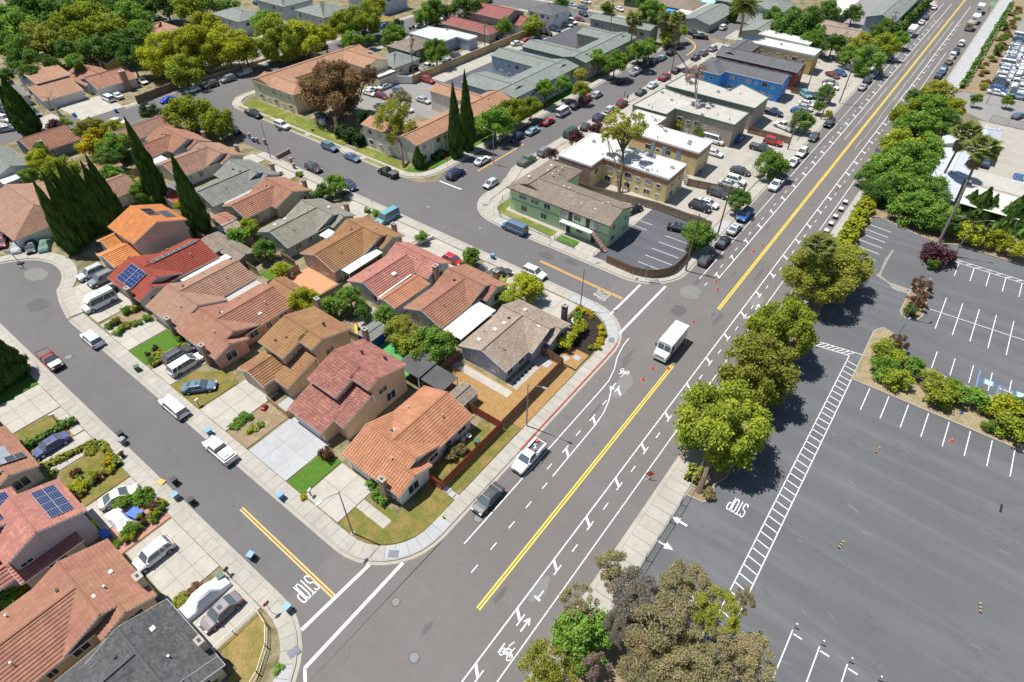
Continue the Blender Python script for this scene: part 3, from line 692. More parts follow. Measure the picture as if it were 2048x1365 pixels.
def gable(h, x0, y0, x1, y1, ze, zr, axis, style=None, hip0=.0, hip1=.0, over=.45, rake=.35, side=None, zbot=.0, ridge_at=None, walls=True, cap=True):
    """footprint given by its eaves. axis 'x': ridge runs along X. hip0/hip1: hipped length at low/high end. side: 'shed-' / 'shed+' single slope"""
    rm = RM[h['roof']]; style = style or h['style']; ms = h['roofmb']; wm = h['wallmb']; wmat = h['wall']; h['k'] = h.get('k', 0)+1; j = .011*h['k']
    def P(u, v, z): return (u, v, z) if axis == 'x' else (v, u, z)
    u0, u1, v0, v1 = (x0, x1, y0, y1) if axis == 'x' else (y0, y1, x0, x1)
    vm = (v0+v1)/2 if ridge_at is None else ridge_at
    t = .0
    rA, rB = P(u0+hip0, vm, zr), P(u1-hip1, vm, zr)
    e00, e10, e11, e01 = P(u0, v0, ze), P(u1, v0, ze), P(u1, v1, ze), P(u0, v1, ze)
    if v0 < vm: roof_quad(ms, e00, e10, rB, rA, rm, style)
    if vm < v1: roof_quad(ms, e11, e01, rA, rB, rm, style)
    if hip0: roof_quad(ms, e01, e00, rA, rA, rm, 'flat' if style == 'barrel' else style)
    if hip1: roof_quad(ms, e10, e11, rB, rB, rm, 'flat' if style == 'barrel' else style)
    # ridge caps, fascia and rakes
    if cap: ms.bar(tuple(Vector(rA)+Vector((0,0,.06))), tuple(Vector(rB)+Vector((0,0,.06))),.26,.10, rm)
    tr = h['trim']
    def fb(a, b): h['trimmb'].bar(tuple(Vector(a)-Vector((0,0,.10))), tuple(Vector(b)-Vector((0,0,.10))),.05,.18, tr)
    if v0 < vm: fb(e00, e10)
    if vm < v1: fb(e11, e01)
    if hip0:
        ms.bar(e00, rA, .22,.08, rm); ms.bar(e01, rA, .22,.08, rm); fb(e01, e00)
    else: fb(e00, rA); fb(rA, e01)
    if hip1:
        ms.bar(e10, rB, .22,.08, rm); ms.bar(e11, rB, .22,.08, rm); fb(e10, e11)
    else: fb(e10, rB); fb(rB, e11)
    if not walls: return
    o = over-j; rk = rake-j
    a0, a1 = u0+(o if hip0 else rk), u1-(o if hip1 else rk); b0, b1 = v0+(o if v0 < vm else .02), v1-(o if vm < v1 else .02)
    sl0 = (zr-ze)/max(vm-v0,.01); sl1 = (zr-ze)/max(v1-vm, .01); off = -.06
    zb0 = (ze+sl0*(b0-v0) if v0 < vm else zr)+off; zb1 = (ze+sl1*(v1-b1) if vm < v1 else zr)+off
    wm.face([P(a0, b0, zbot), P(a1, b0, zbot), P(a1, b0, zb0), P(a0, b0, zb0)], wmat)
    wm.face([P(a1, b1, zbot), P(a0, b1, zbot), P(a0, b1, zb1), P(a1, b1, zb1)], wmat)
    for uu, hp in ((a0, hip0),(a1, hip1)):
        if hp: wm.face([P(uu, b0, zbot), P(uu, b1, zbot), P(uu, b1, min(zb1, ze+.2)), P(uu, b0, min(zb0, ze+.2))], wmat)
        else:
            pts = [P(uu, b0, zbot), P(uu, b1, zbot), P(uu, b1, zb1)]+([P(uu, vm, zr+off)] if v0 < vm < v1 else [])+[P(uu, b0, zb0)]
            wm.face(pts, wmat)
    h['vols'].append((min(P(a0, b0,0)[0], P(a1, b1,0)[0]), min(P(a0, b0,0)[1], P(a1, b1,0)[1]), max(P(a0, b0,0)[0], P(a1, b1,0)[0]), max(P(a0, b0,0)[1], P(a1, b1,0)[1]), zbot, ze))
def house(name, label, cat, roof, wallc, style='course', trim=None, group=None):
    root = thing(name, label, cat, group=group)
    return dict(root=root, roof=roof, wall=wallc, style=style, trim=trim or M_trim, roofmb=MB(), wallmb=MB(), trimmb=MB(), vols=[])
def finish(h):
    if h['wallmb'].f: build(h['wallmb'], 'wall', h['root'])
    if h['roofmb'].f: h['roof_o'] = build(h['roofmb'], 'roof', h['root'])
    if h['trimmb'].f: build(h['trimmb'], 'fascia', h['root'])
def win(h, side, x, y, z, w, hh, kind='window', blind=None, frame=None, mull=1):
    """window centred at x,y on a wall facing side ('E','S','N','W'); sill height z"""
    f = MB(); p = MB(); d = .05; fr = frame or M_trim; g = M_blind if (R.random() < .3 if blind is None else blind) else M_glass
    fb = .07
    f.box(-w/2-fb, -d, z-fb, w/2+fb, .03, z, fr); f.box(-w/2-fb, -d, z+hh, w/2+fb, .03, z+hh+fb, fr)
    f.box(-w/2-fb, -d, z, -w/2,.03, z+hh, fr); f.box(w/2,-d, z, w/2+fb, .03, z+hh, fr)
    for i in range(mull): c = -w/2+w*(i+1)/(mull+1); f.box(c-.025,-d*.8, z, c+.025,.03, z+hh, fr)
    p.box(-w/2,-.02, z, w/2,.02, z+hh, g)
    o = build(f, 'window', h['root'] if isinstance(h, dict) else h); o.location = (x, y, 0)
    o.rotation_euler = (0,0, {'S': 0, 'E': math.pi/2, 'N': math.pi, 'W': -math.pi/2}[side]); q = build(p, 'pane', o); return o
def door(h, side, x, y, w=.95, hh=2.05, z=.05, mat=None, name='door', ribs=0):
    f = MB(); m = mat or M_dark; f.box(-w/2,-.04, z, w/2,.03, z+hh, m)
    for i in range(ribs): zz = z+hh*(i+1)/(ribs+1); f.box(-w/2+.05,-.055, zz-.02, w/2-.05,-.04, zz+.02, M_metal)
    f.box(-w/2-.08,-.05, z, -w/2,.03, z+hh+.08, M_trim); f.box(w/2,-.05, z, w/2+.08,.03, z+hh+.08, M_trim); f.box(-w/2,-.05, z+hh, w/2,.03, z+hh+.08, M_trim)
    o = build(f, name, h['root']); o.location = (x, y, 0); o.rotation_euler = (0,0, {'S': 0, 'E': math.pi/2, 'N': math.pi, 'W': -math.pi/2}[side])
    return o
def garage(h, side, x, y, w=4.6): return door(h, side, x, y, w, 2.1, name='garage_door', mat=M_garage, ribs=3)
M_garage = plain('garage_door_paint', (.62,.61,.57),.6,.06)
def chimney(h, x, y, z0, z1, w=.9, d=.6, mat=None):
    m = MB(); mm = mat or M_brick; m.box(x-w/2, y-d/2, z0, x+w/2, y+d/2, z1, mm)
    m.box(x-w/2-.06, y-d/2-.06, z1, x+w/2+.06, y+d/2+.06, z1+.12, M_conc)
    o = build(m, 'chimney', h['root']); m = MB(); m.box(x-.2, y-.14, z1+.12, x+.2, y+.14, z1+.19, M_dark); build(m, 'flue', o); return o
def vent(h, x, y, z, k='pipe'):
    m = MB()
    if k == 'pipe': m.cyl(x, y, z-.2, z+.30,.07, M_metal, 6); m.cyl(x, y, z+.3, z+.4,.12, M_metal, 6)
    elif k == 'cap': m.box(x-.2, y-.15, z-.2, x+.2, y+.15, z+.18, M_dark)
    elif k == 'white': m.cyl(x, y, z-.3, z+.35,.12, M_trim, 8); m.cyl(x, y, z+.35, z+.5,.2, M_trim, 8,.1)
    build(m, 'roof_vent', h['root'])
def skylight(h, x, y, z, sx, sy, sz=.0, axis='x', s=.6):
    m = MB(); a = s/2; dz = sz*a
    P = [(x-a, y-a),(x+a, y-a),(x+a, y+a),(x-a, y+a)]; Z = [z+(((p[0]-x) if axis == 'x' else (p[1]-y))*sz)+.14 for p in P]
    m.face([(p[0], p[1], q) for p, q in zip(P, Z)], M_trim)
    for i in range(4): a_, b_ = P[i], P[(i+1) % 4]; m.face([(*a_, Z[i]-.3),(*b_, Z[(i+1) % 4]-.3),(*b_, Z[(i+1) % 4]),(*a_, Z[i])], M_trim)
    build(m, 'skylight', h['root'])
def solar(h, o, ux, uy, nx, ny, pw, ph, mat=None, lift=.14):
    """grid of solar panels starting at o with unit vectors along and up the roof"""
    ux = Vector(ux).normalized(); uy = Vector(uy).normalized(); n = ux.cross(uy).normalized()
    if n.z < 0: n = -n
    M = Matrix((ux, uy, n)).transposed().to_4x4(); base = MB(); g = .02
    base.box(g, g, 0, pw-g, ph-g, .04, M_metal); k = base.mesh('solar_panel')
    mm = mat or M_pv; me = MB(); me.box(g, g, 0, pw-g, ph-g, .035, M_metal)
    ncol, nrow = 3,5
    for i in range(ncol):
        for j in range(nrow):
            cx0 = .05+(pw-.1)*i/ncol; cy0 = .05+(ph-.1)*j/nrow
            me.face([(cx0+.012, cy0+.012,.041),(cx0+(pw-.1)/ncol-.012, cy0+.012,.041),(cx0+(pw-.1)/ncol-.012, cy0+(ph-.1)/nrow-.012,.041),(cx0+.012, cy0+(ph-.1)/nrow-.012,.041)], mm)
    mesh = me.mesh('solar_panel')
    for i in range(nx):
        for j in range(ny):
            ob = link('solar_panel', mesh, h['root']); ob.matrix_local = Matrix.Translation(Vector(o)+ux*pw*i+uy*ph*j+n*lift) @ M
S_ = .385
def s_house(x0, x1, yf, sgn, label, roof, wallc, style='course', bumpw=1.3, wing=(None, None), depth=15.4, mirror=False, trim=None, chim=True, name='house', group=None, porch=True):
    """single-storey L house: front gable with a lower bay at its +x end, back wing at right angles. sgn +1: the front looks to -Y"""
    h = house(name, label, 'house', roof, wallc, style, trim, group=group or 'single-storey houses of the same plan')
    Y = lambda d: yf+sgn*d
    xm = x1-bumpw if not mirror else x1; xs = x0 if not mirror else x0+bumpw
    ya, yb = sorted((Y(0), Y(9.2))); gable(h, xs, ya, xm, yb, 2.6,2.6+S_*4.6, 'x')
    ya, yb = sorted((Y(.02), Y(5.9)))
    if bumpw > .5:
        if not mirror: gable(h, xm-.35, ya, x1, yb, 2.59,2.6+S_*2.95, 'x')
        else: gable(h, x0, ya, xs+.35, yb, 2.59,2.6+S_*2.95, 'x')
    w0 = wing[0] if wing[0] is not None else x0; w1 = wing[1] if wing[1] is not None else x1-1.1
    ya, yb = sorted((Y(4.6), Y(depth))); zr = 2.6+S_*(w1-w0)/2
    gable(h, w0, ya, w1, yb, 2.6, min(zr, 4.37), 'y', rake=.35)
    # openings
    bx = x1-.32
    F = 'S' if sgn > 0 else 'N'; yw = Y(.43)
    garage(h, F, x0+3.3, yw-.02*sgn)
    if sgn > 0 or True:
        win(h, F, x1-1.9, yw-.02*sgn, .9,1.6,1.2)
        if not mirror: win(h, 'E', x1-.31, Y(2.6),.7,1.7,1.5, blind=False)
        for d in (7.6,10.4,13.2):
            if d < depth-1: win(h, 'E', w1-.42, Y(d),.95,1.5 if d != 10.4 else .9,1.1)
        if sgn < 0:
            win(h, 'S', w0+2.4, Y(depth)+.30,1.0,1.5,1.1); win(h, 'S', w1-2.3, Y(depth)+.30,1.0,1.3,1.1)
    if chim: chimney(h, x1-2.7, Y(-.05),0,4.1,.95,.6)
    vent(h, w0+(w1-w0)*.34, Y(6.1),3.9, 'cap'); vent(h, x0+3.5, Y(6.3),3.75, 'white' if R.random() < .5 else 'cap'); vent(h, w1-2.6, Y(12.0),3.8, 'pipe'); vent(h, w0+1.6, Y(10.5),3.3, 'pipe'); vent(h, x0+6.4, Y(2.9),3.8, 'pipe')
    return h
def t_house(x0, x1, yf, label, roof, wallc, low, style='course', group='two-storey houses of the same plan', mirror=False, F='S', sg=1):
    """two-storey block behind, with a recess at the +x front corner; low lists the single-storey roofs in front"""
    h = house('two_storey_house', label, 'house', roof, wallc, style, group=group)
    Y = lambda d: yf+sg*d
    ya, yb = sorted((Y(0), Y(10.4))); xr = x0+5.6 if not mirror else x1-5.6
    zr = 5.2+S_*.8*5.2
    # left part deeper, right part recessed by 3.2 m under the same ridge
    def slab(a, b, f, hipa=0):
        vm = Y(5.2); rm = RM[roof]
        def zf(d): return 5.2+(zr-5.2)*(d)/5.2
        lo = Y(f); zlo = zf(f)
        A, B, C, Dp = (a, lo, zlo),(b, lo, zlo),(b, vm, zr),(a, vm, zr)
        if sg < 0: A, B, C, Dp = B, A, Dp, C
        roof_quad(h['roofmb'], A, B, C, Dp, rm, style)
        h['trimmb'].bar((a, lo, zlo-.1),(b, lo, zlo-.1),.05,.18, h['trim']); h['trimmb'].bar((b, lo, zlo-.1),(b, vm, zr-.1),.05,.18, h['trim']); h['trimmb'].bar((a, lo, zlo-.1),(a, vm, zr-.1),.05,.18, h['trim'])
        wy = Y(f+.42); wm = h['wallmb']; e = .3
        y_b = Y(10.0)
        def top(y):
            d = (y-yf)*sg
            return (5.2+(zr-5.2)*d/5.2 if d < 5.2 else zr-(zr-5.2)*(d-5.2)/5.2)-.06
        wm.face([(a+e, wy, 0),(b-e, wy, 0),(b-e, wy, top(wy)),(a+e, wy, top(wy))], wallc)
        for xx in (a+e, b-e): wm.face([(xx, wy, 0),(xx, y_b, 0),(xx, y_b, top(y_b)),(xx, vm, zr-.06),(xx, wy, top(wy))], wallc)
        wm.face([(a+e, y_b, 0),(b-e, y_b, 0),(b-e, y_b, top(y_b)),(a+e, y_b, top(y_b))], wallc)
    if not mirror: slab(x0, xr+.3,0); slab(xr-.3, x1,3.2)
    else: slab(x0, xr+.3,3.2); slab(xr-.3, x1,0)
    A, B = ((x0, Y(10.4),5.2),(x1, Y(10.4),5.2)); rm = RM[roof]
    if sg > 0: roof_quad(h['roofmb'],(x1, Y(10.4),5.2),(x0, Y(10.4),5.2),(x0, Y(5.2), zr),(x1, Y(5.2), zr), rm, style)
    else: roof_quad(h['roofmb'],(x0, Y(10.4),5.2),(x1, Y(10.4),5.2),(x1, Y(5.2), zr),(x0, Y(5.2), zr), rm, style)
    h['roofmb'].bar((x0, Y(5.2), zr+.06),(x1, Y(5.2), zr+.06),.26,.1, rm)
    h['trimmb'].bar((x1, Y(10.4),5.1),(x1, Y(5.2), zr-.1),.05,.18, h['trim']); h['trimmb'].bar((x0, Y(10.4),5.1),(x1, Y(10.4),5.1),.05,.18, h['trim'])
    if not mirror: win(h, 'E', xr+.02, Y(1.9),4.3,.5,.3, mull=0, blind=False); win(h, 'E', xr+.02, Y(2.7),4.3,.5,.3, mull=0, blind=False)
    return h
def hipbox(h, x0, y0, x1, y1, ze, axis, slope=.30, hip=True, **kw):
    hw = ((y1-y0) if axis == 'x' else (x1-x0))/2
    gable(h, x0, y0, x1, y1, ze, ze+slope*hw, axis, hip0=hw if hip else 0, hip1=hw if hip else 0, **kw)
def shed(name, label, cat, x0, y0, x1, y1, ze, roof, wallc, axis='x', slope=.2, style='flat', group=None, over=.12):
    h = house(name, label, cat, roof, wallc, style, group=group); hw = ((y1-y0) if axis == 'x' else (x1-x0))/2
    gable(h, x0, y0, x1, y1, ze, ze+slope*hw, axis, over=over, rake=over); finish(h); return h
# ---- centre block, row facing the near street (from the corner westwards)
cream = W('cream', (.60,.56,.50)); peach = W('peach', (.72,.48,.30)); white = W('white', (.78,.77,.75))
h = s_house(-45.3,-34.9,23.8,1, 'orange barrel-tiled corner house with brick chimney and red-fenced side garden', 'orange', white, 'barrel', wing=(-45.2,-36.0), depth=15.3)
finish(h)
h = t_house(-57.2,-48.1,28.5, 'two-storey peach house with mottled red tiles beside the orange-roofed corner house', 'redmix', peach, None)
gable(h, -57.2,24.4,-50.0,31.9,2.6,5.0, 'x', ridge_at=31.9, over=.5); gable(h, -50.6,26.6,-48.0,32.2,3.25,5.0, 'x', ridge_at=32.2, rake=.3, cap=False)
win(h, 'E', -48.38,31.0,1.0,1.2,1.1); win(h, 'E', -48.38,34.2,3.4,1.5,1.0); win(h, 'E', -48.38,35.4,.9,1.6,1.5); door(h, 'S', -49.9,27.1,1.0, mat=M_dark); garage(h, 'S', -53.8,24.85)
for x, y, z in ((-53.4,32.0,6.0),(-54.0,36.0,6.6),(-51.0,37.5,6.1)): vent(h, x, y, z, 'cap')
chimney(h, -56.7,39.1,0,7.2,.8,.6)
finish(h)
h = t_house(-69.0,-60.3,28.9, 'two-storey tan house with brown mossy tiles left of the mottled red roof', 'brown', W('tan', (.52,.42,.30)), None)
gable(h, -69.4,24.8,-63.2,30.0,2.6,3.8, 'y', rake=.3)
gable(h, -63.6,26.7,-60.2,32.4,2.6,4.55, 'x', ridge_at=32.4, cap=False)
win(h, 'E', -60.56,35.0,3.2,1.5,1.1, blind=False); win(h, 'E', -60.56,30.2,.9,1.6,1.3); win(h, 'S', -63.9,25.2,1.9,.9,.5); chimney(h, -68.2,39.6,0,6.9,.8,.6)
for x, y, z in ((-65.5,31.6,6.0),(-66.6,30.4,5.7),(-63.2,36.7,6.5)): vent(h, x, y, z, 'cap')
finish(h)
pinkw = W('salmon', (.62,.33,.25))
h = s_house(-84.0,-73.6,23.8,1, 'salmon house with faded terracotta tiles and blue garage door behind the white minivan', 'terra', pinkw, wing=(-84.0,-74.8), depth=15.3); skylight(h, -76.6,34.0,3.25,1,1); finish(h)
h = s_house(-93.8,-83.4,24.0,1, 'lilac-walled house with brown terracotta tiles west of the green lawn', 'terra2', W('lilac', (.46,.38,.42)), wing=(-95.0,-86.0), depth=15.8); finish(h)
h = s_house(-106.5,-95.8,24.0,1, 'deep red roofed house with two large solar panels behind the camper van', 'red', cream, wing=(-106.4,-96.8), depth=15.5)
solar(h, (-104.3,24.7,2.98),(1,0,0),(0,1, S_),2,1,2.5,3.6, M_pv); solar(h, (-101.3,30.2,4.35),(0,1,0),(-1,0,.05),8,1,1.05,.75, M_pvk); finish(h)
h = house('two_storey_house', 'bright orange two-storey tiled house with black solar panels beside the cypress row', 'house', 'orange2', W('pinkbeige', (.58,.44,.35)), 'barrel', group='two-storey houses of the same plan')
gable(h, -117.6,30.8,-108.4,41.2,5.2,7.2, 'x'); gable(h, -114.8,26.2,-108.4,31.3,2.6,3.8, 'y'); gable(h, -119.4,28.4,-114.2,33.6,2.6,3.7, 'y')
solar(h, (-115.2,36.4,7.05),(1,0,0),(0,1,-.385),2,1,1.7,1.9, M_pvk); solar(h, (-113.4,38.4,6.3),(1,0,0),(0,1,-.385),2,1,1.7,1.9, M_pvk)
win(h, 'S', -112.5,31.2,3.6,1.4,1.0); garage(h, 'S', -111.6,26.55,4.2); finish(h)
# ---- second row, facing the next street
sagew = W('sage', (.36,.42,.36)); bluew = W('blue_grey', (.36,.40,.50))
def h2(x0, x1, yb, label, roof, wallc, **k): h = s_house(x0, x1, yb, -1, label, roof, wallc, **k); return h
h = h2(-46.2,-35.9,63.2, 'blue-grey corner house with tan shingle roof and dark chimney beside the black mulch bed', 'tan', bluew, wing=(-46.9,-37.6), depth=14.8, style='flat', bumpw=1.0, chim=False)
chimney(h, -37.9,64.2,0,4.8,.8,.7, plain('slate_chimney', (.06,.07,.09),.8));
for x, y, z in ((-44.5,50.5,3.65),(-43.8,53.6,3.9),(-43.6,55.6,3.95),(-43.0,60.4,3.8),(-38.8,58.3,4.1)): skylight(h, x, y, z, 1,1, s=.55)
for y in (49.8,52.6,55.6): win(h, 'E', -37.93, y, .9,1.3,1.0, blind=False)
finish(h)
h = h2(-59.9,-50.3,65.3, 'brown terracotta house with white patio cover next to the banana plants', 'terra', cream, wing=(-60.0,-51.6), depth=15.6); finish(h)
h = house('house', 'pink-tiled house with a skylight and an orange-tiled extension', 'house', 'pink', W('pale_blue', (.50,.54,.56)), 'course', group='single-storey houses of the same plan')
gable(h, -73.0,49.0,-65.2,59.5,2.6,4.2, 'y', ridge_at=-68.6); gable(h, -72.9,57.8,-62.2,64.0,2.6,4.2, 'x'); h['roof'] = 'orange'; gable(h, -65.3,48.8,-61.1,57.3,2.45,3.1, 'y', ridge_at=-63.8); h['roof'] = 'pink'
chimney(h, -61.8,59.6,0,4.6,.7,.9); skylight(h, -67.0,54.5,3.5,1,1, s=.8); win(h, 'S', -70.8,49.35,1.0,1.4,1.1); win(h, 'S', -66.8,49.35,1.0,1.6,1.2); win(h, 'E', -61.48,53,1,1.5,1); win(h, 'E', -62.5,61,.9,1.8,1.3)
for x, y in ((-66.8,60),(-70.2,57.2),(-71,52.6)): vent(h, x, y, 3.6, 'pipe')
m = MB(); m.face([(-65.3,49.0,2.75),(-64.9,49.0,2.75),(-64.9,56.8,2.95),(-65.3,56.8,2.95)], M_white_roof); build(m, 'valley_flashing', h['root']); finish(h)
h = h2(-85.9,-75.2,65.2, 'brown-orange tiled house with salmon paved yard and white patio cover', 'brown', W('tan2', (.48,.38,.27)), wing=(-86.1,-76.6), depth=16.0); finish(h)
h = h2(-98.6,-88.1,64.6, 'sage green house with grey shingle roof between two tiled houses', 'sage', sagew, wing=(-98.5,-89.3), depth=15.7, style='flat')
for x, y in ((-96.3,54),(-96.2,51.5),(-95.6,60.8),(-93.2,62.2),(-92,60.6)): skylight(h, x, y, 3.6,1,1, s=.5)
finish(h)
h = h2(-112.2,-102.6,65.6, 'terracotta-roofed tan house north of the third cypress', 'terra', W('tan3', (.45,.38,.29)), wing=(-112.2,-104.2), depth=15.4, bumpw=.2); finish(h)
h = h2(-125.4,-114.2,66.0, 'pale grey shingle-roofed house with white walls by the dried front yard', 'grey', W('lav', (.52,.52,.60)), wing=(-122.6,-113.4), depth=17.0, style='flat'); finish(h)
h = h2(-138.6,-128.3,66.6, 'brown tile roofed house directly behind the second cypress', 'terra2', W('cream3', (.58,.55,.48)), wing=(-140.1,-129.6), depth=15.6); finish(h)
h = h2(-154.2,-141.0,66.0, 'terracotta roofed house with dark clerestory gable near the round green trees', 'terra', W('bluegr', (.42,.45,.50)), wing=(-152.2,-144.2), depth=15.0); finish(h)
h = house('house', 'long terracotta roof with brick chimney beside the pale metal carport at the street bend', 'house', 'terra2', cream, 'course', group='single-storey houses of the same plan')
gable(h, -164.6,53.0,-155.4,66.4,2.6,4.2, 'y'); chimney(h, -166.4,65.2,0,5,.8,.7); finish(h)
shed('carport', 'pale flat metal patio roof along the long terracotta house', 'carport', -167.0,50,-164.7,64,2.3, 'grey', M_metal_roof, 'y', .02)
# ---- left cluster
h = house('house', 'slate-walled house with terracotta gable roof near the upper cul-de-sac trees', 'house', 'terra', W('slateblue', (.22,.25,.30)), 'course')
gable(h, -177.6,37.0,-166.4,47.4,2.6,4.4, 'y', ridge_at=-172.6); chimney(h, -167.5,39.5,0,4.6,.8,.8); win(h, 'E', -166.8,40.4,.9,1.8,1.2); win(h, 'E', -166.8,46,.9,1.2,1.2); finish(h)
h = house('house', 'wide brown terracotta hipped house left of the cypress row', 'house', 'terra2', white, 'course')
gable(h, -150.0,19.0,-131.5,33.0,2.6,5.1, 'x', hip0=0, hip1=5.5); gable(h, -141.6,31.5,-132.2,43.8,2.6,4.3, 'y')
garage(h, 'S', -135.4,19.44,5.0); door(h, 'S', -139.5,19.44,1.4); finish(h)
h = house('house', 'grey-shingled pale lilac house at the far left edge', 'house', 'grey', W('lil2', (.55,.55,.62)), 'flat'); gable(h, -176,26.0,-160.8,35.0,2.6,4.2, 'x'); win(h, 'E', -161.2,31,1,1.6,1); finish(h)
h = house('two_storey_house', 'two-storey white house with brown roof terraces and red chimney at upper left', 'house', 'brs', W('wht2', (.62,.62,.64)), 'flat')
gable(h, -218.4,54.4,-204.2,63.6,5.2,6.9, 'y', ridge_at=-215.0); gable(h, -205.4,52.2,-198.0,62.8,2.6,5.0, 'y', ridge_at=-205.0); garage(h, 'E', -198.4,59.2,4.8); win(h, 'E', -198.4,53.8,.8,1.6,1.3); win(h, 'E', -204.6,60,5.2-1.5,1.8,.9); chimney(h, -217,62.8,0,8.6,.8,.9); finish(h)
h = house('house', 'single-storey pale house with red-brown roof and tall chimney beside two white parked cars', 'house', 'terra', W('wht3', (.60,.60,.60)), 'flat')
gable(h, -206.8,65.4,-195.4,76.8,2.6,4.5, 'y'); gable(h, -214.0,64.6,-200.5,74.4,2.6,4.5, 'x'); chimney(h, -195.6,73.4,0,5.2,1.0,1.6); garage(h, 'E', -195.82,69.0,4.8); finish(h)
h = house('house', 'orange-brown hipped roof glimpsed between the dense dark trees', 'house', 'brs', cream, 'flat'); hipbox(h, -243,95.5,-222.5,111.0,2.6, 'y', .22); finish(h)
h = house('house', 'pale grey gabled house at the left edge beside the tall double cypress', 'house', 'grey', W('wht4', (.60,.62,.66)), 'flat'); gable(h, -222,40.5,-206,52,2.6,4.6, 'y'); finish(h)
h = house('house', 'yellow-walled cottage with a low gable among the dark trees', 'house', 'olive', W('yel', (.52,.42,.14)), 'flat'); gable(h, *(-221.2,77.2), *tuple(a+b for a, b in zip((-221.2,77.2),(7.5,6.5))),2.6,3.9, 'x'); finish(h)
h = house('house', 'small terracotta-roofed house hidden in the trees right of the slate-walled house', 'house', 'terra', cream, 'flat'); gable(h, *(lambda p: (p[0]-4, p[1]-3, p[0]+4, p[1]+3))((-150.4,44.1)),2.2,3.2, 'y'); finish(h)
# ---- south side of the near street (fronts look to +Y)
h = s_house(-45.6,-35.0,.1,-1, 'charcoal shingle roofed house at the bottom edge with buff chimney', 'char', W('buff', (.55,.45,.33)), 'flat', wing=(-46.6,-37.0), depth=17, chim=False)
chimney(h, -38.0,-.2,0,4.3,.9,.6, W('buff_ch', (.50,.38,.27))); skylight(h, -43.2,-2.4,3.5,1,1, s=.5); skylight(h, -39.6,-7.2,3.9,1,1, s=.5); finish(h)
h = s_house(-57.4,-46.8,-.3,-1, 'large red-brown tiled house behind the white car with a buff chimney', 'terra', W('buff2', (.58,.46,.30)), wing=(-57.9,-48.0), depth=18, chim=False)
chimney(h, -49.0,-.5,0,4.4,1.0,.7, W('buff_ch2', (.55,.42,.30))); skylight(h, -52.6,-2.0,3.3,1,1, s=.4); skylight(h, -50.7,-4.4,4.1,1,1, s=.4); finish(h)
h = house('two_storey_house', 'grey-walled two-storey house with red tiles and blue solar panels on two roof planes', 'house', 'pink', W('mauve_grey', (.44,.40,.41)), 'course', group='two-storey houses of the same plan')
gable(h, -70.6,-12,-64.7,-3.9,5.2,7.0, 'x', ridge_at=-8.0); gable(h, -67.4,-8.4,-60.4,.0,5.2,6.8, 'x', ridge_at=-4.6)
gable(h, -63.4,-8.6,-59.4,-2.0,2.6,3.9, 'y', ridge_at=-63.0); gable(h, -63.6,-14.5,-60.6,-8.0,2.6,3.6, 'y')
solar(h, (-66.6,-.75,5.45),(1,0,0),(0,-1,.35),4,2,1.3,1.15, M_pv); solar(h, (-70.0,-4.6,5.45),(1,0,0),(0,-1,.44),3,2,1.5,1.3, M_pv)
win(h, 'E', -60.7,-7.0,3.3,1.2,.5, blind=False); win(h, 'E', -59.8,-5.0,.9,1.8,1.3); win(h, 'E', -60.97,-11.0,.9,2.0,1.5, blind=False); finish(h)
h = s_house(-84.6,-74.2,-.5,-1, 'brown tiled house with several pale solar arrays at the left edge', 'terra', W('cr5', (.52,.46,.40)), wing=(-85,-72.0), depth=14, chim=False)
solar(h, (-80.0,-2.0,3.3),(1,0,0),(0,-1, S_),3,2,1.2,1.5, plain('pale_solar_cell', (.30,.32,.36),.15)); solar(h, (-74.9,-5.4,3.5),(0,-1,0),(-1,0,.27),3,2,1.3,1.5, plain('dark_solar_cell', (.06,.07,.09),.12)); solar(h, (-77.6,-1.0,2.95),(1,0,0),(0,-1, S_),1,2,1.2,1.0, M_pvk); finish(h)
h = s_house(-97.0,-86.6,-.9,-1, 'terracotta roofed house just showing at the left edge above the lawn', 'terra2', white, wing=(-97.4,-88), depth=14, chim=False); finish(h)
# sheds, patio covers and the like in the yards
def cover(name, label, cat, x0, y0, x1, y1, z, mat, posts=True, fall=.15, axis=1, group=None, post=None):
    t = thing(name, label, cat, group=group); m = MB()
    za, zb = z, z+fall
    pts = [(x0, y0, za),(x1, y0, za if axis else zb),(x1, y1, zb),(x0, y1, zb if axis else za)]
    m.face(pts, mat); m.face([(p[0], p[1], p[2]-.08) for p in pts][::-1], mat)
    for i in range(4): a, b = pts[i], pts[(i+1) % 4]; m.face([(a[0], a[1], a[2]-.08),(b[0], b[1], b[2]-.08), b, a], mat)
    build(m, 'roof_sheet', t)
    if posts:
        for px_, py_ in ((x0+.1, y0+.1),(x1-.1, y0+.1),(x1-.1, y1-.1),(x0+.1, y1-.1)):
            m = MB(); m.box(px_-.05, py_-.05,0, px_+.05, py_+.05, z-.08, post or M_trim); build(m, 'post', t)
    return t
cover('patio_cover', 'white flat patio cover behind the brown-orange tiled house', 'patio cover', -76.7,50.6,-74.4,58.8,2.4, M_white_roof)
cover('patio_cover', 'long white patio cover beside the brown terracotta house and the banana plants', 'patio cover', -51.4,49.8,-47.6,58.6,2.4, M_white_roof)
cover('patio_cover', 'white side cover beside the deep red roofed house', 'patio cover', -97.0,31.6,-95.2,41.0,2.2, M_white_roof)
cover('patio_cover', 'grey side cover beside the lilac-walled house', 'patio cover', -86.1,30.6,-84.2,39.6,2.2, M_grey_roof)
cover('patio_cover', 'grey shingled lean-to beside the pale grey shingle-roofed house', 'patio cover', -113.5,51.2,-112.3,58.0,2.4, M_grey_roof)
cover('patio_cover', 'greenhouse-like white cover between the two brown tiled houses', 'patio cover', -144.0,52.0,-140.4,55.0,2.1, M_white_roof)
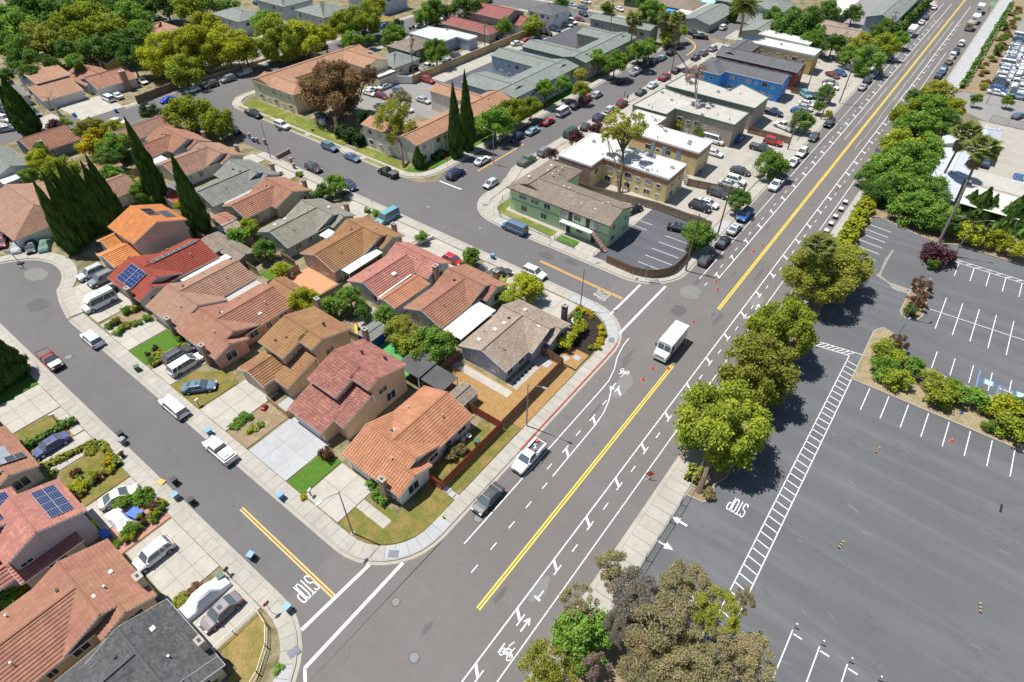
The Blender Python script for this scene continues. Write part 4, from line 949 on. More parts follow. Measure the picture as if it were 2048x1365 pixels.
cover('patio_cover', 'white awning at the wall of the far left lilac house', 'patio cover', -160.8,27.0,-157.6,30.4,2.2, M_white_roof)
cover('carport', 'dark grey flat-roofed annex with skylight behind the mottled red house', 'annex', -51.6,39.6,-46.9,45.6,2.6, RM['char']); cover('annex', 'low dark grey flat roof with a metal vent beside the garden shed', 'annex', -47.6,39.9,-42.6,43.4,2.3, RM['char'])
shed('garden_shed', 'grey metal garden shed by the red fence behind the orange-roofed house', 'shed', -41.8,40.0,-38.7,43.3,2.0, 'olive', W('shed', (.33,.35,.33)), 'y', .3)
shed('garden_shed', 'bright blue shed with grey roof in the green turf yard', 'shed', -61.8,41.0,-58.6,45.0,2.2, 'grey', M_wood_blue, 'y', .12)
shed('garden_shed', 'brown barrel-roofed shed with two skylights beside the salmon paving', 'shed', -83.4,39.8,-77.8,43.4,2.1, 'brown', W('redshed', (.40,.10,.07)), 'x', .3)
shed('garden_shed', 'brown-roofed shed behind the lilac-walled house', 'shed', *(lambda p: (p[0]-2.6, p[1]-2.0, p[0]+2.6, p[1]+2.0))((-96.2,42.9)),2.1, 'olive', W('shd2', (.30,.24,.18)), 'x', .3)
shed('garden_shed', 'flat brown shed roof behind the deep red roofed house', 'shed', *(lambda p: (p[0]-3.0, p[1]-2.2, p[0]+3.0, p[1]+2.2))((-102.3,42.4)),2.1, 'olive', W('shd3', (.30,.24,.18)), 'x', .08)
shed('garden_shed', 'cream-roofed metal shed east of the third cypress', 'shed', *(lambda p: (p[0]-1.9, p[1]-1.7, p[0]+1.9, p[1]+1.7))((-105.4,47.1)),2.0, 'tan', M_metal_roof, 'y', .3)
shed('garden_shed', 'red-tiled shed left of the third cypress', 'shed', *(lambda p: (p[0]-2.6, p[1]-2.2, p[0]+2.6, p[1]+2.2))((-123.5,47.5)),2.1, 'red', cream, 'x', .2)
shed('garden_shed', 'red-brown tiled shed right of the third cypress', 'shed', *(lambda p: (p[0]-2.0, p[1]-1.6, p[0]+2.0, p[1]+1.6))((-108.6,48.1)),2.1, 'terra', cream, 'x', .2)
shed('garden_shed', 'dark brown roofed shed beside the bright orange house', 'shed', *(lambda p: (p[0]-2.6, p[1]-2.6, p[0]+2.6, p[1]+2.6))((-113.2,43.6)),2.2, 'olive', W('shd5', (.30,.24,.18)), 'y', .1)
shed('garden_shed', 'small white-roofed shed between the second and third cypress', 'shed', *(lambda p: (p[0]-2.6, p[1]-2.2, p[0]+2.6, p[1]+2.2))((-127.6,48.9)),2.2, 'grey', white, 'x', .1)
t = cover('sun_shade', 'small white canopy beside the sage green house', 'canopy', -88.6,55.6,-86.2,58.0,2.3, M_trim)
# ================================================================ apartment blocks
def flat_block(label, poly, hgt, roofm, wallm, fascia=None, band=None, wins=(), fh=.45, parapet=True, name='apartment_building', cat='apartment building', group=None, units=6):
    t = thing(name, label, cat, group=group); m = MB(); n = len(poly)
    ins = [] ; cx = sum(p[0] for p in poly)/n; cy = sum(p[1] for p in poly)/n
    for i in range(n):
        a, b = poly[i], poly[(i+1) % n]; m.face([(*a, 0),(*b, 0),(*b, hgt-.1),(*a, hgt-.1)], wallm)
        if band:
            A = Vector(a); B = Vector(b); d = (B-A).normalized(); o = Vector((d.y, -d.x))*.03
            m.face([(*(A+o), hgt-1.5),(*(B+o), hgt-1.5),(*(B+o), hgt-.1),(*(A+o), hgt-.1)], band)
    build(m, 'wall', t); m = MB(); m.prism(poly, hgt-.10, hgt-.02, roofm); build(m, 'roof', t)
    m = MB()
    for i in range(n):
        a, b = Vector(poly[i]), Vector(poly[(i+1) % n]); d = (b-a).normalized(); o = Vector((d.y, -d.x))*.12
        m.bar((*(a+o*.5-d*.1), hgt-.1),(*(b+o*.5+d*.1), hgt-.1),.2, fh, fascia or M_trim)
    build(m, 'fascia', t)
    xs = [p[0] for p in poly]; ys = [p[1] for p in poly]
    for i in range(units):
        x = R.uniform(min(xs)+1, max(xs)-1); y = R.uniform(min(ys)+1, max(ys)-1)
        if not inside((x, y), poly): continue
        m = MB()
        if R.random() < .4: m.box(x-.35, y-.3, hgt, x+.35, y+.3, hgt+.45, M_metal)
        else: m.cyl(x, y, hgt-.05, hgt+.45,.09, M_dark, 6)
        build(m, 'roof_vent', t)
    return t
def inside(p, poly):
    c = False
    for i in range(len(poly)):
        (x1, y1),(x2, y2) = poly[i-1], poly[i]
        if (y1 > p[1]) != (y2 > p[1]) and p[0] < (x2-x1)*(p[1]-y1)/(y2-y1)+x1: c = not c
    return c
def wrow(t, side, c, a, b, zs, n, w=1.4, hh=1.1, alt=True):
    for z in zs:
        for i in range(n):
            u = a+(b-a)*(i+.5)/n; ww = w if (not alt or i % 2 == 0) else w*.55
            x, y = (u, c) if side in 'SN' else (c, u)
            win(t, side, x, y, z, ww, hh if ww == w else hh*.7)
def stairs(t, x0, y0, z0, x1, y1, z1, wd=1.0, n=13, mat=None):
    """open flight from (x0,y0,z0) up to (x1,y1,z1): each tread its own part"""
    a = Vector((x0, y0, z0)); b = Vector((x1, y1, z1)); st = MB(); d = (b-a); d.z = 0; d.normalize(); s = Vector((-d.y, d.x, 0))*wd/2; st.box(-.17,-wd/2,-.04,.17, wd/2,.04, mat or M_conc); me = st.mesh('tread')
    st2 = MB(); st2.box(-.17,-wd/2,-.04,.17, wd/2,.04, M_conc); m2 = st2.mesh('tread')
    for i in range(n): p = a.lerp(b, (i+.5)/n); link('tread', me if i % 2 else m2, t, tuple(p), math.atan2(d.y, d.x))
    for sg in (-1,1): m = MB(); m.bar(tuple(a+s*sg), tuple(b+s*sg),.05,.22, M_dark); m.bar(tuple(a+s*sg+Vector((0,0,.9))), tuple(b+s*sg+Vector((0,0,.9))),.04,.04, M_dark); build(m, 'railing', t)
mint = W('mint', (.52,.70,.40))
h = house('apartment_building', 'mint green two-storey apartment block with brown shingle hip roof and striped outdoor stairs', 'apartment building', 'olive', mint, 'flat', trim=plain('brown_fascia', (.12,.09,.06),.7))
gable(h, -68.4,88.3,-43.9,97.7,5.2,6.7, 'x', hip0=4.7, over=.55); gable(h, -68.3,90.0,-59.8,104.0,5.2,6.6, 'y', hip1=4.2, over=.55)
for x in (-58.5,-54.6,-51.3,-47.0): win(h, 'S', x, 88.78,3.3,1.5,1.1)
for x in (-64.6,-61.6): win(h, 'S', x, 88.78,3.5,1.8,.8, blind=False)
for x in (-64.2,-59.2,-54.6,-50.6): win(h, 'S', x, 88.78,.9,1.4,1.1)
for y in (90.6,95.2): win(h, 'E', -44.2, y, 3.3,1.0,1.0)
for y in (90.6,95.2): win(h, 'E', -44.2, y, .9,1.4,1.0)
door(h, 'S', -52.9,88.78,1.0, z=2.75); door(h, 'S', -48.9,88.78,1.0, z=2.75); door(h, 'S', -53.2,88.78,1.0); door(h, 'S', -47.4,88.78,1.0)
m = MB(); m.box(-54.6,87.4,2.55,-47.4,88.75,2.70, M_trim); build(m, 'balcony', h['root']); m = MB(); m.box(-54.6,87.38,3.5,-47.4,87.44,3.56, M_trim)
for i in range(25): m.box(-54.6+i*.3,87.39,2.7,-54.57+i*.3,87.43,3.5, M_trim)
build(m, 'railing', h['root'])
stairs(h['root'],-43.6,87.4,.15,-47.4,88.1,2.65,1.0,14, plain('red_step', (.50,.16,.12),.8))
m = MB(); m.box(-68.02,88.72,2.62,-44.3,88.80,2.78, plain('mint_band', (.25,.42,.22),.8)); build(m, 'band', h['root'])
for x, y, z in ((-66.0,92.8,6.6),(-63.5,92.0,6.4),(-58,91.5,6.2),(-55,92,6.4),(-52,91.2,6.15),(-48.8,91,6.1),(-64.5,97.5,6.5),(-65.5,100.2,6.3)): skylight(h, x, y, z-.2,1,1, s=.45)
for x, y in ((-57.8,93.5),(-56.6,93.7),(-47.5,93.4),(-46.8,93.0),(-48.2,92.6),(-62.6,96.4),(-62.3,98.2),(-62.6,100)): vent(h, x, y, 6.3, 'white')
finish(h)
yw = W('apt_yellow', (.76,.60,.31)); terr = plain('terracotta_band', (.42,.20,.12),.8,.08)
t = flat_block('yellow two-storey apartment block with white flat roof behind the mint green block', [(-67.4,106.0),(-59.1,106.0),(-59.1,111.1),(-43.2,111.1),(-43.2,119.2),(-60.0,119.2),(-60.0,120.4),(-67.4,120.4)],5.7, M_white_roof, yw, M_trim, terr, units=16)
wrow(t, 'S', 111.08,-58.6,-44,(3.0,.7),6); wrow(t, 'E', -43.18,112,118.6,(3.0,.7),2); wrow(t, 'E', -59.08,106.5,110.5,(3.0,),1)
m = MB(); m.box(-67.45,105.9,0,-59.05,105.98,5.2, M_brick); build(m, 'brick_front', t)
t = flat_block('yellow apartment block with outdoor stair, second white roof behind the tall thin pine', [(-65.8,126.5),(-58.5,126.4),(-43.4,126.2),(-43.4,133.4),(-58.0,133.4),(-58.0,139),(-65.8,139)],5.7, M_white_roof, yw, M_trim, terr, units=14)
wrow(t, 'S', 126.30,-57,-44.4,(3.0,.7),5); wrow(t, 'E', -43.38,127,133,(3.0,.7),2); stairs(t, -42.9,121.6,.15,-46.6,125.6,2.7,1.0,12)
for x in (-54.6,-51.6,-48): m = MB(); m.box(x-.5,126.2,2.8, x+.5,126.28,4.9, plain('blue_door', (.25,.38,.5),.6)); build(m, 'door', t)
gw = W('apt_taupe', (.36,.32,.27)); gfa = plain('green_fascia', (.10,.17,.13),.7)
t = flat_block('taupe flat-roofed apartment block whose pale roof carries a white painted cross mark', [(-68.2,140.9),(-58.8,140.9),(-58.8,145.6),(-42.9,145.4),(-42.9,154.6),(-60,154.8),(-67.4,156.4)],5.7, M_grey_roof, gw, gfa, units=12)
wrow(t, 'S', 145.5,-58,-44,(3.0,.7),6); m = MB();
for a, b in (((-62.5,149.5),(-57.5,149.5)),((-61,147.5),(-59,152)),((-59.4,147.4),(-57.6,151.5))): quadline(m, a, b, .35, M_trim, 5.72)
build(m, 'painted_mark', t)
t = flat_block('taupe flat-roofed apartment block with stained pale roof in front of the blue building', [(-67.8,158.6),(-42.8,158.4),(-42.6,167.6),(-51.8,172.4),(-52.4,166.2),(-60,168.0),(-67.4,169)],5.7, M_grey_roof, gw, gfa, units=10)
wrow(t, 'S', 158.48,-66,-44,(3.0,.7),7)
blu = W('apt_blue', (.07,.33,.80))
h = house('apartment_building', 'bright blue two-storey apartment block with charcoal hip roof', 'apartment building', 'slate', blu, 'flat')
gable(h, -68.3,181.0,-43.5,189.4,5.2,6.6, 'x', hip0=4.2); gable(h, -68.0,177.2,-60.0,190,5.2,6.6, 'y', hip0=4.0, hip1=4.0)
wrow(h['root'], 'S', 181.4,-59,-44.5,(3.3,.8),6); wrow(h['root'], 'E', -43.8,182,188.8,(3.3,.8),2); wrow(h['root'], 'S', 177.6,-67,-61,(3.3,),2); finish(h)
h = house('apartment_building', 'maroon two-storey apartment block with dark shingle roof behind the blue building', 'apartment building', 'slate', W('apt_maroon', (.27,.075,.06)), 'flat')
gable(h, -68.3,192.6,-43.0,201.4,5.4,6.7, 'x'); gable(h, -68.0,194,-60.5,209,5.4,6.7, 'y'); wrow(h['root'], 'S', 193.0,-66,-44.5,(3.3,),7, alt=False); win(h, 'E', -43.3,197,3.4,1.2,1.0); finish(h)
t = flat_block('mustard yellow apartment block with long white flat roof behind the maroon block', [(-68.2,209.6),(-43.5,209.2),(-43.6,216.3),(-67,217.2)],5.7, M_white_roof, W('apt_mustard', (.50,.36,.14)), M_metal_roof, W('mustard_hi', (.62,.50,.30)), units=4)
wrow(t, 'S', 209.2,-66,-45,(3.2,),8)
t = flat_block('low white-roofed building behind the mustard yellow apartment block', [(-66,224),(-49,222.6),(-49,228.4),(-65,230)],4.6, M_white_roof, W('drk', (.30,.16,.13)), units=3)
cw = W('apt_cream', (.72,.63,.44)); tanf = plain('tan_fascia', (.55,.38,.26),.7)
h = house('apartment_building', 'cream U-shaped apartment block with long brown shingle roof behind the big russet tree', 'apartment building', 'brs', cw, 'flat', trim=tanf)
gable(h, -162.0,92.4,-153.0,129.0,5.2,6.5, 'y', over=.3); gable(h, -160.5,92.3,-142.8,100.4,5.2,6.4, 'x', hip1=3.0, over=.3); gable(h, -158.5,118.2,-143.4,127.6,5.2,6.5, 'x', over=.3)
wrow(h['root'], 'S', 92.5,-160,-144,(3.3,.9),5,1.2,1.0); wrow(h['root'], 'E', -143.05,93.5,99.5,(3.3,),2)
m = MB(); m.box(-143.2,118.6,2.5,-138.6,127,2.75, M_trim); m.box(-138.8,118.6,2.75,-138.6,127,3.5, M_brick); m.box(-143.2,118.6,2.75,-138.6,118.8,3.5, M_brick); m.box(-143.2,118.8,0,-138.8,126.8,2.5, cw); build(m, 'terrace', h['root']); finish(h)
h = house('apartment_building', 'beige apartment block with brown shingle roof behind the pair of cypresses', 'apartment building', 'brs', W('apt_beige', (.66,.61,.52)), 'flat', trim=tanf)
gable(h, -104.2,90.6,-96.2,126.5,5.2,6.5, 'y', over=.3); gable(h, -117.2,117.0,-99.0,123.4,5.2,6.3, 'x', over=.3); gable(h, -115.2,90.9,-100.0,97.6,5.2,6.2, 'x', over=.3)
for i in range(9): m = MB(); m.box(-96.42,91.6+i*3.9,.1,-96.36,92.3+i*3.9,5.0, M_trim); build(m, 'pilaster', h['root'])
wrow(h['root'], 'E', -96.5,92,126,(3.3,.8),14,1.2,1.1); wrow(h['root'], 'S', 91.1,-114,-98,(3.3,.8),5,1.2,1.1); finish(h)
blg = W('apt_bluegrey', (.40,.47,.56)); gf2 = plain('teal_fascia', (.05,.17,.13),.6)
h = house('apartment_building', 'pale blue U-shaped apartment block with grey-green roof behind the young street trees', 'apartment building', 'green', blg, 'flat', trim=gf2)
gable(h, -105.4,126.4,-95.2,157.8,5.4,6.4, 'y', over=.4); gable(h, -121.6,148.8,-98.0,158.0,5.4,6.4, 'x', over=.4); gable(h, -114,126.2,-98.0,137.6,5.4,6.4, 'x', over=.4)
wrow(h['root'], 'E', -95.55,128,157,(3.3,.8),10,1.3,1.1); wrow(h['root'], 'S', 149.1,-119,-107,(3.3,.8),4); finish(h)
h = house('apartment_building', 'long taupe apartment block with grey-green roof, second one along the tree-lined street', 'apartment building', 'green', W('apt_taupe2', (.36,.34,.28)), 'flat', trim=gf2)
gable(h, -104.0,161.2,-95.2,192.4,5.4,6.3, 'y', over=.4); gable(h, -119.4,161.6,-98.0,170.4,5.4,6.3, 'x', over=.4); gable(h, -113.2,183.6,-98.0,192.8,5.4,6.3, 'x', over=.4)
wrow(h['root'], 'S', 161.9,-118,-97,(3.3,.8),8); wrow(h['root'], 'E', -95.55,163,191,(3.3,.8),9); finish(h)
h = house('apartment_building', 'taupe apartment block with grey-green roof beyond the palm at the street bend', 'apartment building', 'green', W('apt_taupe3', (.40,.37,.32)), 'flat', trim=gf2)
gable(h, -119.0,201.2,-95.0,208.4,5.4,6.3, 'x', over=.4); wrow(h['root'], 'S', 201.5,-117,-97,(3.3,.8),9); finish(h)
# far middle houses
def ap(label, box, ze, roof, wallc, axis='x', hip=True, n=4, trim=None, name='apartment_building', cat='apartment building', slope=.3):
    h = house(name, label, cat, roof, wallc, 'flat', trim=trim); hipbox(h, *box, ze, axis, slope, hip); wrow(h['root'], 'S', box[1]+.43, box[0]+1, box[2]-1,(ze-1.9,), n); wrow(h['root'], 'E', box[2]-.43, box[1]+1, box[3]-1,(ze-1.9,), max(1, n//2)); finish(h)
wh = W('far_white', (.52,.56,.60))
ap('white two-storey block with grey-green hip roof, leftmost of the three at the top edge', (-228.8,122.6,-211.6,134),5.0, 'green', wh, 'x', trim=gf2)
ap('white two-storey block with grey-green hip roof between the bright green street trees', (-209.5,144.0,-192.8,158.0),5.0, 'green', wh, 'y', trim=gf2)
ap('grey-green hip-roofed block cut by the top edge behind the middle one', (-233,144,-215.5,158),5.0, 'green', wh, 'y', trim=gf2)
ap('pale two-storey block at the top edge with open stairs and garages', (-214,172,-193,186),6.0, 'green', wh, 'y', trim=gf2)
ap('grey-roofed single-storey house beside the brown apartment block terrace', (-152.5,127.4,-141.5,139.2),3.0, 'green', W('gar', (.50,.50,.46)), 'x', name='house', cat='house', trim=gf2)
ap('olive green house with brown hip roof left of the lone round tree', (-157.6,139.6,-146.4,152.4),3.6, 'olive', W('olv', (.10,.14,.06)), 'x', name='house', cat='house', trim=gf2)
t = flat_block('grey-blue house with pale flat white roof behind the lone round tree', [(-160.6,153.8),(-145.8,153.8),(-145.8,161),(-140.6,161),(-140.6,165.4),(-152,165.4),(-160.6,163.2)],3.6, M_metal_roof, W('gb', (.30,.36,.46)), units=3, name='house', cat='house')
h = house('house', 'red-roofed long house with a garage facing the walled alley', 'house', 'maroon', W('rt', (.36,.32,.27)), 'flat'); gable(h, -161.6,171.0,-140.2,179.5,3.0,4.5, 'x', hip1=4.2); gable(h, -158,180.5,-141,193,5.6,7.4, 'x', over=.4); finish(h)
ap('white two-storey house with lavender-grey hip roof near the parked cars at the top', (-143.0,196.4,-131.4,208.4),5.4, 'slate', white, 'x', name='two_storey_house', cat='house')
h = house('house', 'white gabled house with red roof beside the walled car park', 'house', 'maroon', white, 'flat'); gable(h, -151.5,184.8,-137.0,193.4,3.4,5.2, 'x'); finish(h)
t = flat_block('dark green house with pale flat awning roof at the top edge', [(-128,243),(-118,243),(-118,254),(-128,254)],3.4, M_metal_roof, W('dkg', (.07,.11,.09)), units=1, name='house', cat='house')
ap('brown-roofed low house with blue tarpaulins left of the white patio house', (-117.5,241.8,-98.0,255.5),3.0, 'olive', W('t1', (.16,.18,.2)), 'x', name='house', cat='house')
h = house('house', 'grey-roofed house with large white patio roof at the street bend', 'house', 'green', W('t2', (.34,.36,.36)), 'flat'); gable(h, -97.5,229.5,-85.5,254,2.9,4.3, 'y'); finish(h)
cover('patio_cover', 'large white sheet roof beside the grey-roofed house at the street bend', 'patio cover', -103.0,232,-97.0,256,2.8, M_white_roof)
cover('patio_cover', 'bright blue tarpaulin roof near the top behind the street bend', 'tarpaulin', -107.4,234.0,-103.6,240.0,2.6, plain('blue_tarp', (.04,.28,.75),.6))
cover('patio_cover', 'pale turquoise sheet roof behind the blue tarpaulin', 'patio cover', -102.0,258,-97,264,2.6, plain('turq_sheet', (.35,.65,.72),.6))
h = house('house', 'grey-green gabled house with a brown vent row right of the big date palm', 'house', 'green', W('t4', (.38,.38,.30)), 'flat'); gable(h, -74.5,229.5,-62.5,246.5,2.9,4.5, 'y'); gable(h, -76,240,-66,256,2.9,4.3, 'x'); finish(h)
ap('grey-roofed house cut by the top edge behind the date palm', (-84,262,-70,276),3.2, 'green', wh, 'x', name='house', cat='house')
ap('dark teal gabled house at the top edge left of the tall cypress', (-98,262,-86,276),3.2, 'green', W('t5', (.10,.14,.15)), 'x', name='house', cat='house')
ap('tan-roofed small house in front of the long white carport', (-58.6,252.5,-46.0,260.5),3.0, 'tan', W('t6', (.30,.24,.18)), 'x', name='house', cat='house')
h = house('house', 'brown-grey gabled house surrounded by shrubs before the blue-grey hall', 'house', 'tan', W('t7', (.38,.33,.27)), 'flat'); gable(h, -52.0,244.5,-37.6,252.5,3.0,4.6, 'x'); gable(h, -47,240.4,-40,248,3.0,4.2, 'y'); finish(h)
cover('carport', 'long white flat carport roof at the top edge', 'carport', -59.0,263.0,-52.0,300.0,3.0, M_white_roof)
h = house('hall', 'long blue-grey hall with grey gable at the top edge beside the main road', 'hall', 'green', W('hall', (.30,.38,.52)), 'flat', trim=gf2); gable(h, -42.0,262.0,-32.0,320.0,6.0,7.4, 'y', over=.3); finish(h)
h = house('office_building', 'low grey metal-roofed office complex behind the two tall palms', 'office building', 'green', W('office', (.50,.52,.54)), 'flat')
mo = stucco('office_metal_roof', (.46,.50,.56)); RM['office'] = mo; h['roof'] = 'office'
gable(h, -1.7,169.0,5.2,180.5,4.0,5.6, 'y', hip1=3.2); gable(h, 2.0,174.0,9.4,187.5,4.0,5.8, 'x', hip0=3, hip1=3.6); gable(h, -.6,142.6,6.0,156.0,3.6,4.0, 'y'); gable(h, -.4,155.0,6.6,171.0,3.7,4.3, 'y'); finish(h)
cover('carport', 'white ribbed carport roof right of the conifers', 'carport', 7.0,142.8,17.5,152.4,3.4, M_white_roof); cover('carport', 'pale concrete-coloured roof slab above the white ribbed carport', 'carport', 6.4,153.4,19.0,160.5,3.6, M_grey_roof)
# ================================================================ vegetation
import numpy as np
rng = np.random.default_rng(11)
LM = {
 'bright': leafmat('leaf_bright', (.130,.190,.025),(.360,.430,.060),(.420,.450,.050)),
 'lime': leafmat('leaf_lime', (.220,.280,.025),(.450,.480,.050),(.520,.480,.040)),
 'green': leafmat('leaf_green', (.076,.169,.030),(.220,.371,.068),(.288,.423,.068)),
 'dark': leafmat('leaf_dark', (.043,.108,.028),(.147,.265,.059),(.216,.314,.069)),
 'deep': leafmat('leaf_deep', (.023,.052,.018),(.065,.111,.039)),
 'olive': leafmat('leaf_olive', (.17,.20,.035),(.42,.45,.08),(.48,.44,.08)),
 'euc': leafmat('leaf_eucalyptus', (.19,.19,.085),(.38,.35,.18),(.44,.33,.19)),
 'eucgrey': leafmat('leaf_grey_eucalyptus', (.120,.120,.100),(.300,.290,.240),(.280,.210,.160)),
 'russet': leafmat('leaf_russet', (.111,.081,.044),(.290,.197,.093),(.357,.197,.093)),
 'yellow': leafmat('leaf_yellow', (.240,.220,.020),(.600,.480,.030),(.620,.500,.030)),
 'purple': leafmat('leaf_purple', (.066,.030,.038),(.180,.084,.102)),
 'rust': leafmat('leaf_rust', (.100,.055,.035),(.240,.130,.075)),
 'pinkish': leafmat('leaf_pink_bare', (.280,.200,.170),(.480,.360,.310)),
 'cyp': leafmat('leaf_cypress', (.024,.061,.019),(.100,.190,.043),(.143,.237,.048)),
 'palm': leafmat('leaf_palm', (.100,.130,.030),(.260,.280,.080)),
 'dead': leafmat('leaf_dead_palm', (.220,.160,.080),(.400,.300,.160)),
 'scrub': leafmat('leaf_scrub', (.120,.120,.040),(.300,.260,.120),(.340,.220,.120)),
}
M_core = plain('foliage_shade_core', (.016,.028,.010),1.0, spec=.0)  # core of crowns and hedges, shade between the leaves put into its colour
def leaf_mesh(name, C, Nn, size, elong=1.5, core=None):
    """one bent quad per leaf clump: C centres, Nn normals"""
    n = len(C); a = rng.normal(size=(n, 3)); Nn = Nn/np.linalg.norm(Nn, axis=1, keepdims=True)
    u = np.cross(a, Nn); u /= np.linalg.norm(u, axis=1, keepdims=True); v = np.cross(Nn, u)
    s = size*rng.uniform(.4,1.5,(n, 1)); L = s*elong/2; W_ = s/2
    V = np.stack([C-u*L, C-v*W_+Nn*s*.12, C+u*L, C+v*W_+Nn*s*.12],1).reshape(-1,3)
    me = bpy.data.meshes.new(name); nv = 4*n; cv, cf = (core if core else ([],[]))
    allv = np.concatenate([V, np.array(cv).reshape(-1,3)]) if cv else V
    me.vertices.add(len(allv)); me.vertices.foreach_set('co', allv.ravel())
    loops = list(range(nv)); starts = list(range(0, nv, 4)); tot = [4]*n
    for f in cf: starts.append(len(loops)); tot.append(len(f)); loops.extend([nv+i for i in f])
    me.loops.add(len(loops)); me.loops.foreach_set('vertex_index', loops)
    me.polygons.add(len(starts)); me.polygons.foreach_set('loop_start', starts); me.polygons.foreach_set('loop_total', tot)
    me.polygons.foreach_set('material_index', [0]*n+[1]*len(cf)); me.update(calc_edges=True); return me
def sph(n):
    p = rng.normal(size=(n, 3)); return p/np.linalg.norm(p, axis=1, keepdims=True)
def crown_round(nb, nl, size, br=(.26,.40), low=-.75, fill=.5, airy=.35):
    C = []; Nn = []; cen = []; tries = 0
    while len(cen) < nb and tries < 4000:
        tries += 1; d = sph(1)[0]
        if d[2] < low: continue
        r = rng.uniform(.45,.80)**fill if len(cen) > nb*.25 else rng.uniform(0,.4)
        c = d*min(r, .80); rad_ = rng.uniform(*br)*(1.05-.25*abs(d[2]))
        if all(np.linalg.norm(c-q[0]) > .13 for q in cen): cen.append((c, rad_))
    tot = sum(r*r for _, r in cen)
    for c, r in cen:
        k = int(nl*r*r/tot); d = sph(k); d[:, 2] = np.where(rng.random(k) < .55, np.abs(d[:, 2]), d[:, 2]); d /= np.linalg.norm(d, axis=1, keepdims=True)
        rr = r*rng.uniform(.45,1.15,(k, 1))**.7; P_ = d*rr*np.array([1,1,1.05]); g = rng.random(k) < airy; ax = sph(1)[0]; ax[2] = abs(ax[2]); q = rng.normal(size=(k, 3))*r*.62+ax*rng.normal(size=(k, 1))*r*.75; q *= np.minimum(1,1.35*r/np.maximum(1e-6, np.linalg.norm(q, axis=1, keepdims=True))); P_[g] = q[g]
        C.append(c+P_); Nn.append(d+rng.normal(size=(k, 3))*.6+np.array([0,0,.3]))
    cv, cf = [],[]
    for c, r in (cen if airy < .6 else []):      # solid core per clump, its near-black colour stands in for inner shade
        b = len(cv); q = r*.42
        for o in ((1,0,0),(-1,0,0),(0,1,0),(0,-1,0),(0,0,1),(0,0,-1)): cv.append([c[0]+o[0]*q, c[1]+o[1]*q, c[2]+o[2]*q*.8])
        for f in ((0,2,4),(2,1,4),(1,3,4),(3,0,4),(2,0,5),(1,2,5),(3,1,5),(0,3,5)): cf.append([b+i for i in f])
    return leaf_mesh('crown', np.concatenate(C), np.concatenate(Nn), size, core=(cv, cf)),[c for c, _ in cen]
def crown_cypress(nl, size, lean=.0, ragged=.16, prof=None):
    t = rng.random(nl)**.8; f = prof or (lambda t: np.where(t < .18,.62+.38*t/.18,((1-t)/.82)**.80))
    th = rng.random(nl)*2*np.pi; lump = 1+ragged*np.sin(th*5+t*23)+ragged*rng.normal(size=nl)*.6; r = f(t)*lump*rng.uniform(.86,1.04, nl)
    C = np.stack([r*np.cos(th), r*np.sin(th), t],1); Nn = np.stack([np.cos(th), np.sin(th), np.full(nl, .5)],1)+rng.normal(size=(nl, 3))*.4
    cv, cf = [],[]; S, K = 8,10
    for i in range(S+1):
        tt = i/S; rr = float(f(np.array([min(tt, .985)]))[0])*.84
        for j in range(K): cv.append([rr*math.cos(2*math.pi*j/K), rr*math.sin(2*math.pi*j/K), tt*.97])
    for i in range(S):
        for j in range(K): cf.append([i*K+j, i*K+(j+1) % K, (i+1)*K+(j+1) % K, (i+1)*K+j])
    return leaf_mesh('crown', C, Nn, size, core=(cv, cf))
PROTO = {}
def proto(kind, v):
    key = (kind, v)
    if key in PROTO: return PROTO[key]
    P = {'big': lambda: crown_round(80,28000,.038,(.12,.24), low=-.85, airy=.26), 'mid': lambda: crown_round(42,11500,.056,(.18,.31), airy=.25), 'small': lambda: crown_round(20,3600,.10,(.28,.42)),
         'tiny': lambda: crown_round(9,900,.20,(.4,.55)), 'loose': lambda: crown_round(46,17000,.036,(.12,.22),-.9,.32,.75), 'sparse': lambda: crown_round(30,6500,.046,(.10,.20),-.95,.3,.9),
         'far': lambda: crown_round(34,5600,.085,(.22,.36))}
    if kind in P: PROTO[key] = P[kind]()
    else:
        g = {'cyp': lambda: crown_cypress(8000,.12), 'conif': lambda: crown_cypress(3600,.20, ragged=.34, prof=lambda t: (1-t)**.8*(.55+.45*np.abs(np.sin(t*17))))}
        PROTO[key] = (g[kind](),[])
    return PROTO[key]
CRM = {}
def crown_mesh(kind, v, mat):
    k = (kind, v, mat)
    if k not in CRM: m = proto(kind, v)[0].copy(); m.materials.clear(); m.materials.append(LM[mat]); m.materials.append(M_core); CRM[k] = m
    return CRM[k]
SZ = [0]
